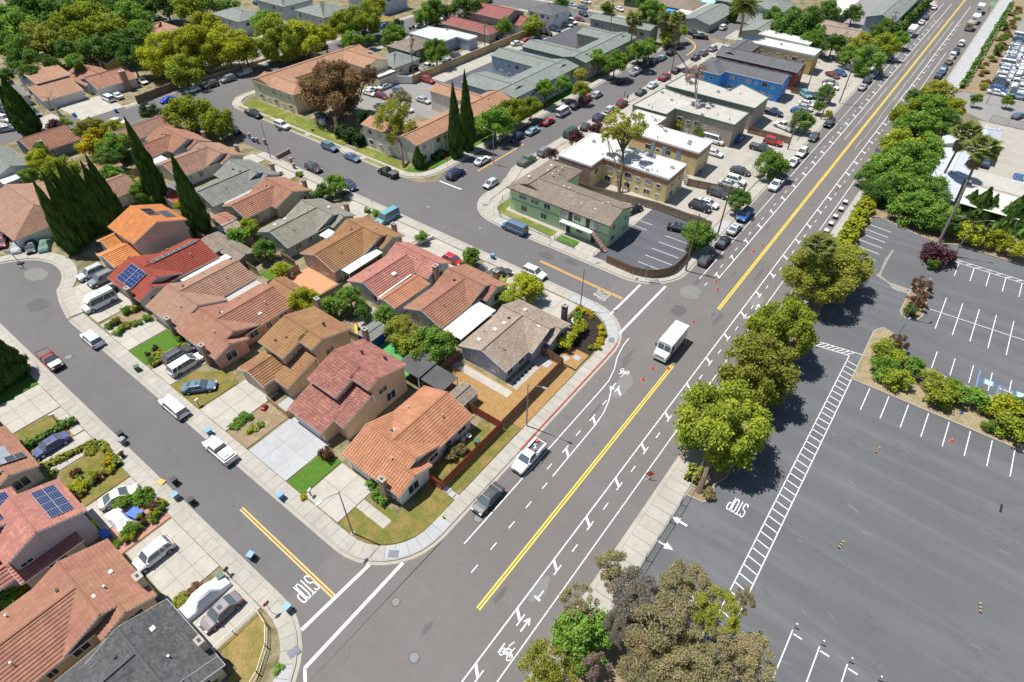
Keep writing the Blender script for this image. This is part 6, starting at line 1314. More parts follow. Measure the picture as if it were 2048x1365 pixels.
pts = [(30,60,45, 'green'),(75,20,42, 'dark'),(120,25,40, 'dark'),(18,95,30, 'green'),(60,100,34, 'green'),(95,95,36, 'olive'),(45,125,28, 'dark'),(118,60,26, 'bright'),(150,45,36, 'bright'),(185,35,34, 'bright'),(165,80,36, 'bright'),(205,65,34, 'bright'),(190,98,30, 'dark'),(225,95,26, 'dark'),(255,88,32, 'dark'),(262,115,26, 'dark'),(265,40,36, 'green'),(240,20,28, 'dark'),(290,12,28, 'dark'),(330,10,28, 'dark'),(215,10,28, 'dark'),(170,8,28, 'green'),(380,15,30, 'bright'),(150,125,18, 'green'),(95,130,20, 'dark'),(15,35,26, 'green'),(45,5,26, 'dark'),(285,60,22, 'green'),(228,52,24, 'olive'),(70,70,26, 'olive'),(270,75,20, 'green'),(128,98,20, 'dark'),(12,150,14, 'dark'),(60,145,18, 'dark'),(410,8,22, 'green')]
GWP = [(-257.7,70.5,6,7.3),(-276.8,85.3,6,7.5),(-267.4,88.8,6,7.0),(-240.1,61.9,6,4.6),(-232.6,64.8,6,5.1),(-231.0,69.1,6,5.5),(-222.5,58.7,6,4.0),(-246.6,79.3,6,4.3),(-251.1,86.4,6,6.1),(-252.4,92.9,6,5.9),(-230.1,79.1,6,5.7),(-232.9,86.8,6,5.5),(-218.3,77.3,6,4.6),(-215.6,81.3,6,4.0),(-215.3,85.8,6,5.0),(-202.4,80.1,6,3.8),(-238.9,99.9,6,6.1),(-254.2,103.4,6,5.0),(-252.3,111.6,6,5.1),(-248.0,116.8,6,5.1),(-264.1,103.9,6,5.1),(-271.8,99.5,6,5.1),(-237.9,120.6,6,5.4),(-210.8,68.0,6,2.6),(-214.8,62.2,6,2.9),(-274.9,74.9,6,4.5),(-291.5,86.3,6,4.8),(-225.5,96.1,6,3.6),(-237.0,92.6,6,4.0),(-247.0,72.2,6,4.2),(-219.8,90.6,6,3.2),(-225.6,71.5,6,3.0),(-215.2,51.5,6,1.9),(-212.2,56.4,6,2.5),(-238.0,126.6,6,4.0)]
WL = ['broad green crown above the left edge', 'dark crown at the top edge, second from the left corner', 'dark crown at the top edge above the shaded street', 'green crown touching the left edge', 'green crown below the broad left one', 'olive crown left of the shaded street gap', 'dark crown directly behind the white house chimney', 'bright crown beside the shaded street gap', 'bright green crown in the middle of the wood', 'bright crown at the top middle of the wood', 'bright crown above the grey street gap', 'bright crown right of the grey street gap', 'dark crown over the grey street gap', 'dark crown above the yellow cottage', 'tall dark crown left of the orange-brown hip roof', 'lowest dark crown beside the yellow-green cluster', 'green willow-like crown left of the orange-brown hip roof', 'dark crown at the top edge above the willow-like one', 'dark crown at the top edge left of the pale far street', 'dark crown at the top edge over the pale far street', 'dark crown at the top edge in the centre of the wood', 'green crown at the top edge in the centre of the wood', 'bright crown by the leftmost hip-roofed block', 'small green crown between the two upper left roofs', 'small dark crown left of the two upper left roofs', 'green crown near the parked grey car at the left edge', 'dark crown in the very corner', 'small green crown at the hip roof ridge', 'olive crown between bright crowns', 'olive crown on the broad left crown', 'green crown between the tall dark and willow-like crowns', 'dark crown below the bright middle crown', 'dark bush at the left edge', 'dark bush below the left crowns', 'green crown at the top edge near the leftmost hip-roofed block']
for (px_, py_, pr_, mt),(x, y, z, r), lb in zip(pts, GWP, WL): tree('far', mt, x, y, z, r, lb, r*.9, group=GW)
# smaller plants near the houses
def banana(x, y, label):
    t = thing('banana_plant', label, 'plant', (x, y, 0));
    for i in range(9):
        m = MB(); L = R.uniform(1.6,2.6); a = i*2.4; el = R.uniform(.5,1.2); P_ = [Vector((0,0,.9)) + Vector((math.cos(a)*L*s*math.cos(el*(1-s*.5)), math.sin(a)*L*s*math.cos(el*(1-s*.5)), L*s*math.sin(el)*(1-.35*s))) for s in (0,.25,.5,.75,1)]
        n = Vector((-math.sin(a), math.cos(a),0)); wd = [.04,.2,.26,.2,.02]
        for k in range(4): m.face([P_[k]-n*wd[k], P_[k+1]-n*wd[k+1], P_[k+1]+n*wd[k+1], P_[k]+n*wd[k]], LM['bright'])
        build(m, 'leaf', t)
    m = MB(); m.cyl(0,0,0,1.0,.12, LM['green'],6); build(m, 'stem', t); return t
for p_, lb in (((-52.4,62.3), 'banana plant against the brown terracotta roof edge'),((-52.0,64.0), 'banana plant in the middle of the clump'),((-51.6,65.6), 'tallest banana plant near the light bush'),((-54.0,65.5), 'banana plant at the driveway side'),((-76.0,-1.6), 'banana plant between the solar-roofed houses')): banana(*p_, lb)
for i, p_ in enumerate(((-34.8,60.0),(-34.9,61.7),(-34.9,63.2),(-35.2,65.1))): tree('tiny', 'lime', p_[0], p_[1],1.5,.95,['nearest clipped lollipop shrub by the dark wooden fence', 'second clipped lollipop shrub from the wooden fence', 'third clipped lollipop shrub from the wooden fence', 'clipped lollipop shrub closest to the white ringed plant'][i],.8, cat='shrub', name='lollipop_shrub', group='clipped shrubs in the black mulch bed')
for i, p_ in enumerate(((-32.5,67.6),(-31.7,66.4),(-31.2,64.8),(-30.8,63.5))): shrub('yellow', *p_, .62, 'yellow flowering bush, '+['uppermost', 'second from the top', 'third from the top', 'lowest'][i]+' along the curved kerb', .7, group='yellow bushes in the black mulch bed')
for i, p_ in enumerate(((-38.3,69.7),(-37.4,69.6),(-36.6,69.6),(-35.8,69.4))): shrub('yellow', *p_, .62, 'yellow flowering bush, '+['leftmost', 'second', 'third', 'rightmost'][i]+' at the foot of the corner lamp post', .6, group='yellow bushes in the black mulch bed')
t = shrub('green', *(-37.1,67.4),.8, 'small plant inside the white stone ring', 1.1); m = MB(); x, y = (-36.9,67.1)
for i in range(14): m.blob((x+.95*math.cos(i*.449), y+.95*math.sin(i*.449),.12),(.2,.2,.14), M_trim, 5,3)
tag(build(m, 'stone_ring'), 'ring of white stones around the small plant in black mulch', 'stone ring')
SH = [('green', 745,978,.8, 'clipped green hedge shrub at the chimney foot', 1.0),('green', 757,992,.8, 'clipped green hedge shrub left of the chimney foot', 1.0),('green', 764,1002,.7, 'clipped green shrub below the chimney', .9),('scrub', 905,912,1.2, 'dry flowering shrub inside the red fence corner', 1.0),('scrub', 922,902,1.1, 'dry shrub further along the red fence', .9),('rust', 654,915,.8, 'small red-leaved tree in the bright lawn', 1.5),
      ('yellow', 610,998,.5, 'small yellow flowers at the mailbox foot', .4),('purple', 312,700,.5, 'pink flowering bush in the green lawn corner', .6),('olive', 320,712,.8, 'round olive bush in the lawn corner', .8),('green', 308,722,.7, 'round green bush in the lawn corner', .7),('rust', 296,712,.4, 'reddish flower patch at the lawn corner', .5),('green', 222,655,.7, 'low shrub at the drive edge near the camper van', .8),('olive', 238,645,.7, 'clipped yellowish shrub by the camper van', .9),('green', 240,668,.8, 'green shrub at the pavement near the camper van', .8),('olive', 255,655,.7, 'shrub behind the clipped yellowish one', .8),('green', 256,625,.9, 'spiky green plant by the camper van nose', 1.0),('olive', 278,620,.8, 'orange-tinged plant beside the red-roofed house', .9),('green', 275,650,.7, 'low green shrub along the wooden rail', .6),('green', 300,640,.8, 'shrub at the end of the wooden rail', .8),('green', 365,680,.8, 'shrub in front of the lilac wall', .9),
      ('green', 475,850,.9, 'vegetable patch greens in the fenced soil bed', .5),('green', 492,838,1.0, 'bushy greens beside the wooden fence', .6),('bright', 505,862,.7, 'light green vegetables at the fence corner', .5),('green', 522,852,.5, 'low plants behind the patio fence', .5),
      ('olive', 36,903,.6, 'shrub beside the solar-roofed house', .6),('yellow', 222,925,.8, 'orange-yellow bush by the pavement', .9),('rust', 153,950,.6, 'dark red bush on the dry plot', .7),('green', 158,960,.5, 'small bush below the dark red one', .5),('lime', 190,955,.7, 'lime plant on the dry plot edge', .7),('lime', 162,975,.8, 'lime shrub by the brick roof edge', .8),('lime', 145,985,.7, 'lime shrub nearest the solar roof', .7),('green', 106,950,.6, 'small round shrub by the drive', .6),('olive', 183,905,.7, 'olive shrub at the hedge end', .6),('green', 205,892,.5, 'green shrub at the corner by the bins', .6),
      ('green', 250,1010,1.1, 'round green shrub left of the covered car', 1.1),('green', 290,1000,1.2, 'round dark green shrub on the brick pad edge', 1.2),('rust', 312,1020,.8, 'red-leaved plant by the pavement', .8),('lime', 328,1010,.5, 'lime plant in a pot near the pavement', .8),('lime', 297,985,.5, 'yellow-green potted plant above the round shrub', .7),('lime', 188,1055,.9, 'lime shrub at the house corner', 1.0),('green', 262,1065,1.0, 'green shrub in front of the covered car', 1.0),('green', 235,1090,.6, 'small shrub near the white SUV', .6),('green', 310,1040,.6, 'potted plant on the brick pad edge', .6),('green', 285,1050,.5, 'small potted plant among many', .5),
      ('olive', 372,1205,1.0, 'brown-green bush beside the covered van', .9),('rust', 395,1188,.9, 'rusty bush between driveways', .8),('green', 425,1355,1.3, 'green bush at the very bottom edge', 1.4),('green', 400,1362,1.2, 'dark green bush cut by the bottom edge', 1.3),('yellow', 55,1165,.7, 'orange-yellow bush between the left houses', .8),('green', 20,1200,1.2, 'green bush between the left houses', 1.2),('lime', 45,1180,.7, 'lime bush beside the orange-yellow one', .8),
      ('green', 732,425,.8, 'shrub in the front yard by the teal van', .7),('green', 752,430,.8, 'shrub beside the teal van', .8),('scrub', 690,390,.7, 'dry tuft by the kerb beside the navy sedan', .6),('scrub', 560,350,.8, 'dry weeds in the pale front yard', .5),('green', 600,352,.8, 'weedy shrub behind the kerb wall', .7),('green', 625,262,.4, 'small dry bush on the lawn strip', .5),('green', 1182,700,.5, 'low plant at the fence gate', .5),('green', 558,1340,.5, 'tuft at the iron fence', .4),
      ('dark', 560,262,.4, 'tiny clipped bush on the cream block lawn', .5)]
for mt, px_, py_, r, lb, hh in SH: pass
SHW = [(-40.0,23.6),(-38.6,23.4),(-37.7,23.1),(-35.3,33.7),(-34.9,35.0),(-48.4,23.3),(-45.6,17.4),(-86.0,20.4),(-84.2,20.0),(-83.9,18.9),(-85.7,18.9),(-96.9,18.7),(-97.1,20.1),(-94.2,18.8),(-94.8,20.4),(-98.4,22.4),(-97.6,23.8),(-94.1,21.7),(-93.7,23.6),(-84.8,24.2),(-62.6,19.3),(-62.6,20.7),(-60.1,19.9),(-59.9,21.2),(-81.9,-1.3),(-70.3,5.4),(-71.9,1.7),(-70.9,1.5),(-69.6,3.0),(-69.5,1.2),(-69.6,.2),(-74.3,-.2),(-74.0,4.6),(-73.9,6.0),(-62.6,3.3),(-61.3,5.2),(-58.9,5.2),(-58.8,6.2),(-62.0,6.0),(-62.5,-.6),(-58.4,1.8),(-58.1,.0),(-57.7,4.4),(-58.2,3.2),(-45.4,1.2),(-45.3,2.5),(-36.4,-1.4),(-37.1,-2.3),(-61.6,-8.4),(-61.0,-10.4),(-61.1,-9.1),(-90.8,69.2),(-88.5,69.8),(-99.9,71.4),(-118.6,68.3),(-114.6,70.8),(-131.6,88.2),(-31.5,62.6),(-31.7,3.1),(-138.2,83.0)]
for (mt, _, _, r, lb, hh),(x, y) in zip(SH, SHW): shrub(mt, x, y, r, lb, hh)
hedge(0,0,0,0,.9, 'dark', 'flowering hedge between the dry lawn and the navy sedan drive', 40,.2, path=([(-81.5,-1.2),(-81.0,6.0)],.55))
hedge(0,0,0,0,.7, 'olive', 'yellowish low hedge beside the navy sedan drive', 40,.2, path=([(-76.2,-.2),(-75.0,5.9)],.45))
hedge(0,0,0,0,.7, 'olive', 'low hedge along the pavement of the dry plot', 40,.2, path=([(-74.1,6.1),(-68.6,5.7)],.45))
hedge(0,0,0,0,.8, 'olive', 'clipped hedge beside the dark SUV', 40,.2, path=([(-82.7,18.0),(-83.1,23.8)],.5))
hedge(0,0,0,0,1.1, 'dark', 'dark narrow hedge along the far planted bank', 3.0,.7, path=([(-3.6,226),(-3.4,262),(-3.4,300),(-3.2,345)],.7))
for i in range(26):
    y = 228+i*4.4+R.uniform(-1,1); shrub(R.choice(['scrub', 'olive', 'scrub', 'green']), R.uniform(-1.6,1.8), y, R.uniform(.9,1.5), 'brownish shrub on the far planted bank, clump number %s from the near end' % ['one', 'two', 'three', 'four', 'five', 'six', 'seven', 'eight', 'nine', 'ten', 'eleven', 'twelve', 'thirteen', 'fourteen', 'fifteen', 'sixteen', 'seventeen', 'eighteen', 'nineteen', 'twenty', 'twenty-one', 'twenty-two', 'twenty-three', 'twenty-four', 'twenty-five', 'twenty-six'][i],.8, group='shrubs on the far planted bank')
for p_, lb in (((-1.6,300.6), 'small tree beside the packed car row, upper'),((.3,266.8), 'small tree in the packed car row, lower'),((.1,281.4), 'yellowish tree at the car row gap'),((8.6,216.7), 'small tree on the sloping green bank'),((1.2,212.2), 'bush above the office yard wall')): tree('small', 'green', p_[0], p_[1],2.2,1.5, lb, 1.4)
# ================================================================ vehicles
def cpaint(name, col): return plain('car_paint_'+name, col, .42,.0, spec=.35, coat=.22)
CC = {'white': (.78,.78,.77), 'offwhite': (.66,.65,.61), 'silver': (.46,.47,.48), 'grey': (.20,.21,.22), 'charcoal': (.065,.067,.072), 'black': (.016,.017,.019), 'navy': (.022,.035,.10), 'blue': (.03,.12,.36), 'brightblue': (.01,.05,.55),
      'ltblue': (.30,.42,.52), 'steelblue': (.10,.17,.26), 'teal': (.13,.33,.37), 'red': (.42,.025,.025), 'maroon': (.20,.018,.025), 'green': (.03,.09,.05), 'olivegreen': (.14,.17,.11), 'tan': (.34,.27,.17), 'mauve': (.17,.145,.15), 'violet': (.075,.085,.21)}
TYPES = {  # length, half width, roof z, belt z, hood z, rear base, rear roof, front roof, front base, trunk z
 'sedan': (4.75,.91,1.43,.93,.86,-1.75,-1.05,.42,1.12,.98), 'coupe': (4.5,.90,1.38,.90,.84,-1.7,-.75,.25,1.05,.95), 'hatch': (4.2,.88,1.50,.95,.92,-1.95,-1.45,.45,1.15,.95),
 'suv': (4.7,.95,1.72,1.05,1.05,-2.2,-1.85,.45,1.10,1.05), 'minivan': (5.1,.98,1.78,1.05,1.00,-2.42,-2.1,.75,1.65,1.05), 'van': (5.5,1.0,2.15,1.20,1.15,-2.70,-2.6,1.25,1.85,1.2),
 'pickup': (5.6,.97,1.80,1.10,1.10,-.55,-.35,.75,1.40,1.10), 'shellpickup': (5.4,.95,1.75,1.08,1.05,-2.55,-2.45,.75,1.35,1.08)}
def car_parts(ty):
    L, w, zr, zb, zh, rb, rr, fr, fb, zt = TYPES[ty]; H = L/2; z0 = .28; W_ = []
    def body(m, P):
        st = [(-H, .78, zt-.30),(-H+.10,.93, zt-.06),(-H+.55,1, zt),(rb, 1, zt+.01),(rb+.2,1, zb),(fb-.2,1, zb),(fb, 1, zh+.02),(H-.75,.99, zh-.05),(H-.22,.92, zh-.16),(H-.03,.78, zh-.34),(H, .72, zh-.45)]
        if ty == 'pickup': st = [(-H, .95, zt-.05),(-H+.05,1, zt)]+st[3:]
        k = m.mi(P); base = len(m.v); sec = 8
        for y, f, zt_ in st:
            ww = w*f
            for x, z in ((-ww*.90, z0),(-ww, z0+.28),(-ww*.985, zt_-.14),(-ww*.86, zt_),(ww*.86, zt_),(ww*.985, zt_-.14),(ww, z0+.28),(ww*.90, z0)): m.v.append((x, y, z))
        for i in range(len(st)-1):
            for j in range(sec-1): m.f.append((base+i*sec+j, base+i*sec+j+1, base+(i+1)*sec+j+1, base+(i+1)*sec+j)); m.m.append(k); m.uv.append([(0,0)]*4)
        for b in (0, len(st)-1): m.f.append(tuple(base+b*sec+j for j in range(sec))); m.m.append(k); m.uv.append([(0,0)]*8)
        # roof panel and pillars
        wr = w*.74; wb = w*.90; zt2 = zr
        m.face([(-wr, rr, zt2-.03),(wr, rr, zt2-.03),(wr, fr, zt2-.02),(-wr, fr, zt2-.02)], P)
        m.face([(-wr*.8, rr+.12, zt2+.02),(wr*.8, rr+.12, zt2+.02),(wr*.8, fr-.12, zt2+.025),(-wr*.8, fr-.12, zt2+.025)], P)
        for a, b in (((-1,0),(0,0)), ): pass
        m.face([(-wr, rr, zt2-.03),(-wr*.8, rr+.12, zt2+.02),(-wr*.8, fr-.12, zt2+.025),(-wr, fr, zt2-.02)], P); m.face([(wr, rr, zt2-.03),(wr, fr, zt2-.02),(wr*.8, fr-.12, zt2+.025),(wr*.8, rr+.12, zt2+.02)], P)
        m.face([(-wr, rr, zt2-.03),(wr, rr, zt2-.03),(wr*.8, rr+.12, zt2+.02),(-wr*.8, rr+.12, zt2+.02)], P); m.face([(-wr, fr, zt2-.02),(-wr*.8, fr-.12, zt2+.025),(wr*.8, fr-.12, zt2+.025),(wr, fr, zt2-.02)], P)
        for s in (-1,1):
            for q, e in (((s*wb, rb+.08, zb),(s*wr, rr+.03, zt2-.03)),((s*wb, fb-.05, zb),(s*wr, fr, zt2-.03))): m.bar(q, e, .10,.07, P)
            ym = (rb+fb)/2-.1; yt = (rr+fr)/2-.1
            if ty != 'pickup': m.bar((s*wb*1.0, ym, zb),(s*wr*1.0, yt, zt2-.03),.09,.05, P)
            if ty in ('suv', 'minivan', 'van', 'shellpickup', 'hatch'): m.bar((s*wb, rb+.75, zb),(s*wr, rr+.75, zt2-.03),.14,.05, P)
        for s in (-1,1): m.box(s*(w+.02)-.09 if s > 0 else -w-.11, fb-.35, zb, s*(w+.02)+.09 if s > 0 else -w+.07, fb-.2, zb+.14, P)
        if ty == 'pickup':
            for s in (-1,1): m.box(s*w*.93-.06,-H+.05, zt-.02, s*w*.93+.06, rb-.05, zt+.10, P)
            m.box(-w*.9,-H+.02, zt-.02, w*.9,-H+.12, zt+.10, P)
        for s in (-1,1):
            for yd in (fb-.15,(rb+fb)/2-.1, rb+.15): m.box(s*w-.006, yd, z0+.2, s*w+.006, yd+.025, zb-.1, M_dark)
        m.box(-w*.82, fb+.04, zh+.012, w*.82, fb+.07, zh+.03, M_dark)
        for yy in (-H+.0, H-.12): m.box(-w*.80, yy, z0-.02, w*.80, yy+.12, z0+.18, M_dark)
        m.box(-w*.45, H-.05, zh-.42, w*.45, H+.012, zh-.26, M_dark)
    def glass(a, b, c, d): return lambda m, P: m.face([a, b, c, d], M_cglass)
    wr = w*.735; wb = w*.895; z1 = zb+.0; z2 = zr-.045
    parts = [('body', body),('windscreen', glass((-wb, fb, z1),(wb, fb, z1),(wr, fr+.02, z2),(-wr, fr+.02, z2))),('rear_window', glass((wb, rb, z1),(-wb, rb, z1),(-wr, rr-.02, z2),(wr, rr-.02, z2))),
             ('side_window', glass((wb, fb-.05, z1),(wb, rb+.05, z1),(wr, rr, z2),(wr, fr, z2))),('side_window', glass((-wb, rb+.05, z1),(-wb, fb-.05, z1),(-wr, fr, z2),(-wr, rr, z2)))]
    if ty == 'pickup': parts.append(('bed', lambda m, P: m.box(-w*.84,-H+.13, zt-.0, w*.84, rb-.06, zt+.035, plain('pickup_bed', (.10,.10,.10),.7))))
    if ty == 'sedan': parts.append(('sunroof', lambda m, P: m.box(-w*.35,-.35, zr+.01, w*.35,.1, zr+.035, M_cglass)))
    if ty == 'suv':
        def rails(m, P):
            for s in (-1,1): m.bar((s*w*.62, rr+.3, zr+.06),(s*w*.62, fr-.2, zr+.06),.05,.05, M_metal)
        parts.append(('roof_rail', rails))
    rw = .36 if ty in ('pickup', 'suv', 'van', 'shellpickup') else .33
    for sx in (-1,1):
        for sy in (-.60,.60):
            yy = H*sy+(.06 if sy > 0 else -.02)
            def wheel(m, P, sx=sx, yy=yy):
                x0, x1 = sorted((sx*(w-.20), sx*(w+.015))); n = 14
                m.tube([(x0, yy, rw),(x1, yy, rw)], rw, M_tyre, n); xx = x1 if sx > 0 else x0
                m.tube([(xx-.01*sx, yy, rw),(xx+.012*sx, yy, rw)], rw*.62, M_rim, 10)
                # dark arch above the tyre
                for i in range(7):
                    a0, a1 = math.pi*i/7, math.pi*(i+1)/7; X = sx*(w+.006)
                    m.face([(X, yy+math.cos(a0)*rw*.9, rw+math.sin(a0)*rw*.9),(X, yy+math.cos(a0)*(rw+.08), rw+math.sin(a0)*(rw+.08)),(X, yy+math.cos(a1)*(rw+.08), rw+math.sin(a1)*(rw+.08)),(X, yy+math.cos(a1)*rw*.9, rw+math.sin(a1)*rw*.9)], M_dark)
            parts.append(('wheel', wheel))
    for sx in (-1,1):
        parts.append(('headlight', lambda m, P, sx=sx: m.box(min(sx*w*.50, sx*w*.86), H-.30, zh-.36, max(sx*w*.50, sx*w*.86), H-.02, zh-.20, M_lamp)))
        parts.append(('tail_light', lambda m, P, sx=sx: m.box(min(sx*w*.62, sx*w*.93),-H-.01, zt-.30, max(sx*w*.62, sx*w*.93),-H+.14, zt-.12, M_tail)))
    return parts
CPM = {}
def car(ty, colr, x, y, head, label, full=True, group='parked cars', cat='car', name=None):
    P = cpaint(colr, CC[colr]); name = name or {'pickup': 'pickup_truck', 'shellpickup': 'pickup_truck', 'van': 'van', 'minivan': 'minivan', 'suv': 'parked_suv'}.get(ty, 'parked_car')
    cat = {'pickup': 'pickup', 'shellpickup': 'pickup', 'van': 'van', 'minivan': 'minivan'}.get(ty, cat); rz = -rad(head)
    x += 1.0 if 'far right kerb' in label else 0; s = R.uniform(.96,1.03)
    if full:
        if (ty, colr) not in CPM:
            l = []
            for nm, fn in car_parts(ty): m = MB(); fn(m, P); l.append((nm, m.mesh(nm)))
            CPM[(ty, colr)] = l
        t = thing(name, label, cat, (x, y, .03), rz, group); t.scale = (1, s, 1)
        for nm, me in CPM[(ty, colr)]: link(nm, me, t)
        return t
    if (ty, colr, 0) not in CPM:
        m = MB()
        for nm, fn in car_parts(ty): fn(m, P)
        CPM[(ty, colr, 0)] = m.mesh(name)
    o = link(name, CPM[(ty, colr, 0)], None, (x, y, .03), rz, (1, s, 1)); return tag(o, label, cat, group)
N_ = [
 ('sedan', 'charcoal', -27.1,31.2,180, 'dark grey sedan parked alone on the main road beside the orange-roofed corner house'),
 ('shellpickup', 'white', -72.0,15.5,270, 'white pickup with a canopy shell parked on the near side street'),
 ('suv', 'white', -95.5,15.3,270, 'white crossover at the kerb left of the green lawn'),
 ('minivan', 'white', -78.5,21.2,0, 'white minivan in the drive of the salmon house'),('suv', 'charcoal', -81.3,21.7,0, 'dark SUV beside the clipped hedge and the white minivan'),
 ('sedan', 'steelblue', -72.7,19.9,42, 'metallic blue sedan parked on the dry lawn'),('sedan', 'violet', -78.8,1.8,180, 'navy violet sedan in the drive between two hedges'),
 ('coupe', 'offwhite', -63.8,3.4,16, 'cream silver coupe in the drive above the covered car'),('suv', 'white', -53.0,1.8,180, 'white SUV on the wide drive at the lower left'),
 ('sedan', 'mauve', -41.1,2.9,180, 'mauve grey sedan beside the white iron fence'),
 ('sedan', 'black', -106.0,22.1,180, 'black sedan beside the camper van at the cul-de-sac'),('suv', 'grey', -110.1,24.0,180, 'dark grey SUV in the shade of the cul-de-sac drive'),('suv', 'silver', -113.4,23.7,180, 'silver grey SUV nearest the cypress row at the cul-de-sac'),
 ('sedan', 'maroon', -137.5,18.0,112, 'dark red car cut by the left edge'),('sedan', 'black', -131.2,20.8,115, 'black sedan between two covered cars'),
 ('suv', 'white', -50.1,72.9,90, 'white SUV with roof box at the kerb by the yellow-green tree'),('van', 'steelblue', -61.9,82.5,270, 'blue-grey camper van in front of the mint green block'),
 ('van', 'teal', -84.9,69.8,180, 'teal van in a drive on the next street'),('hatch', 'red', -64.6,66.9,90, 'red hatchback half hidden by a green tree'),('sedan', 'charcoal', -55.1,69.0,36, 'dark sedan behind the brown chimney near the white SUV'),
 ('sedan', 'navy', -101.5,74.3,104, 'navy sedan at the kerb beside the bushy green tree'),('suv', 'charcoal', -114.1,74.5,90, 'dark grey car at the kerb near the brick gate posts'),
 ('pickup', 'black', -98.9,83.4,270, 'black pickup in the shade at the lawn corner'),('minivan', 'navy', -86.3,92.5,0, 'navy minivan beside the far painted STOP'),('hatch', 'silver', -77.2,93.9,180, 'silver hatchback at the curved kerb west of the green block'),
 ('sedan', 'white', -85.8,101.5,0, 'white sedan at the foot of the cypress pair'),('pickup', 'olivegreen', -77.5,107.9,0, 'olive green pickup at the kerb behind the mint block'),('suv', 'grey', -76.8,114.3,0, 'grey SUV in front of the olive green pickup'),
 ('sedan', 'black', -26.9,103.8,0, 'black sedan at the main road kerb, nearest the corner tree'),('sedan', 'silver', -27.0,109.7,0, 'silver sedan between the black sedan and the blue pickup'),('pickup', 'blue', -27.3,116.1,180, 'pale-fronted blue pickup at the main road kerb'),('hatch', 'charcoal', -27.1,96.1,0, 'dark hatchback in the shade of the corner tree'),
 ('pickup', 'white', -26.7,132.7,180, 'white pickup beside the green kerb tree on the main road'),('sedan', 'white', -27.3,146.2,180, 'white sedan behind the white estate at the main road kerb'),('suv', 'offwhite', -27.3,152.4,180, 'off-white SUV at the main road kerb by the grass verge'),('hatch', 'charcoal', -27.7,163.1,180, 'charcoal hatchback beside the round olive bush'),('suv', 'black', -27.2,174.3,180, 'black SUV at the main road kerb below the utility poles'),
 ('pickup', 'black', -151.2,84.5,90, 'black pickup at the kerb below the cream apartment block'),('suv', 'white', -139.1,84.6,90, 'white SUV at the kerb below the cream apartment block'),('suv', 'steelblue', -119.6,83.9,90, 'steel blue car at the kerb near the big russet tree'),('sedan', 'steelblue', -111.2,83.6,90, 'blue-grey sedan in dappled shade at the kerb'),('suv', 'charcoal', -146.7,75.3,90, 'dark SUV beside the painted garden wall at the bend'),
 ('pickup', 'white', -112.7,103.4,90, 'white pickup in the yard behind the dark hedge'),
]
for i, a in enumerate(N_):
    if a[-1] == 'x': continue
    car(*a, full=True)
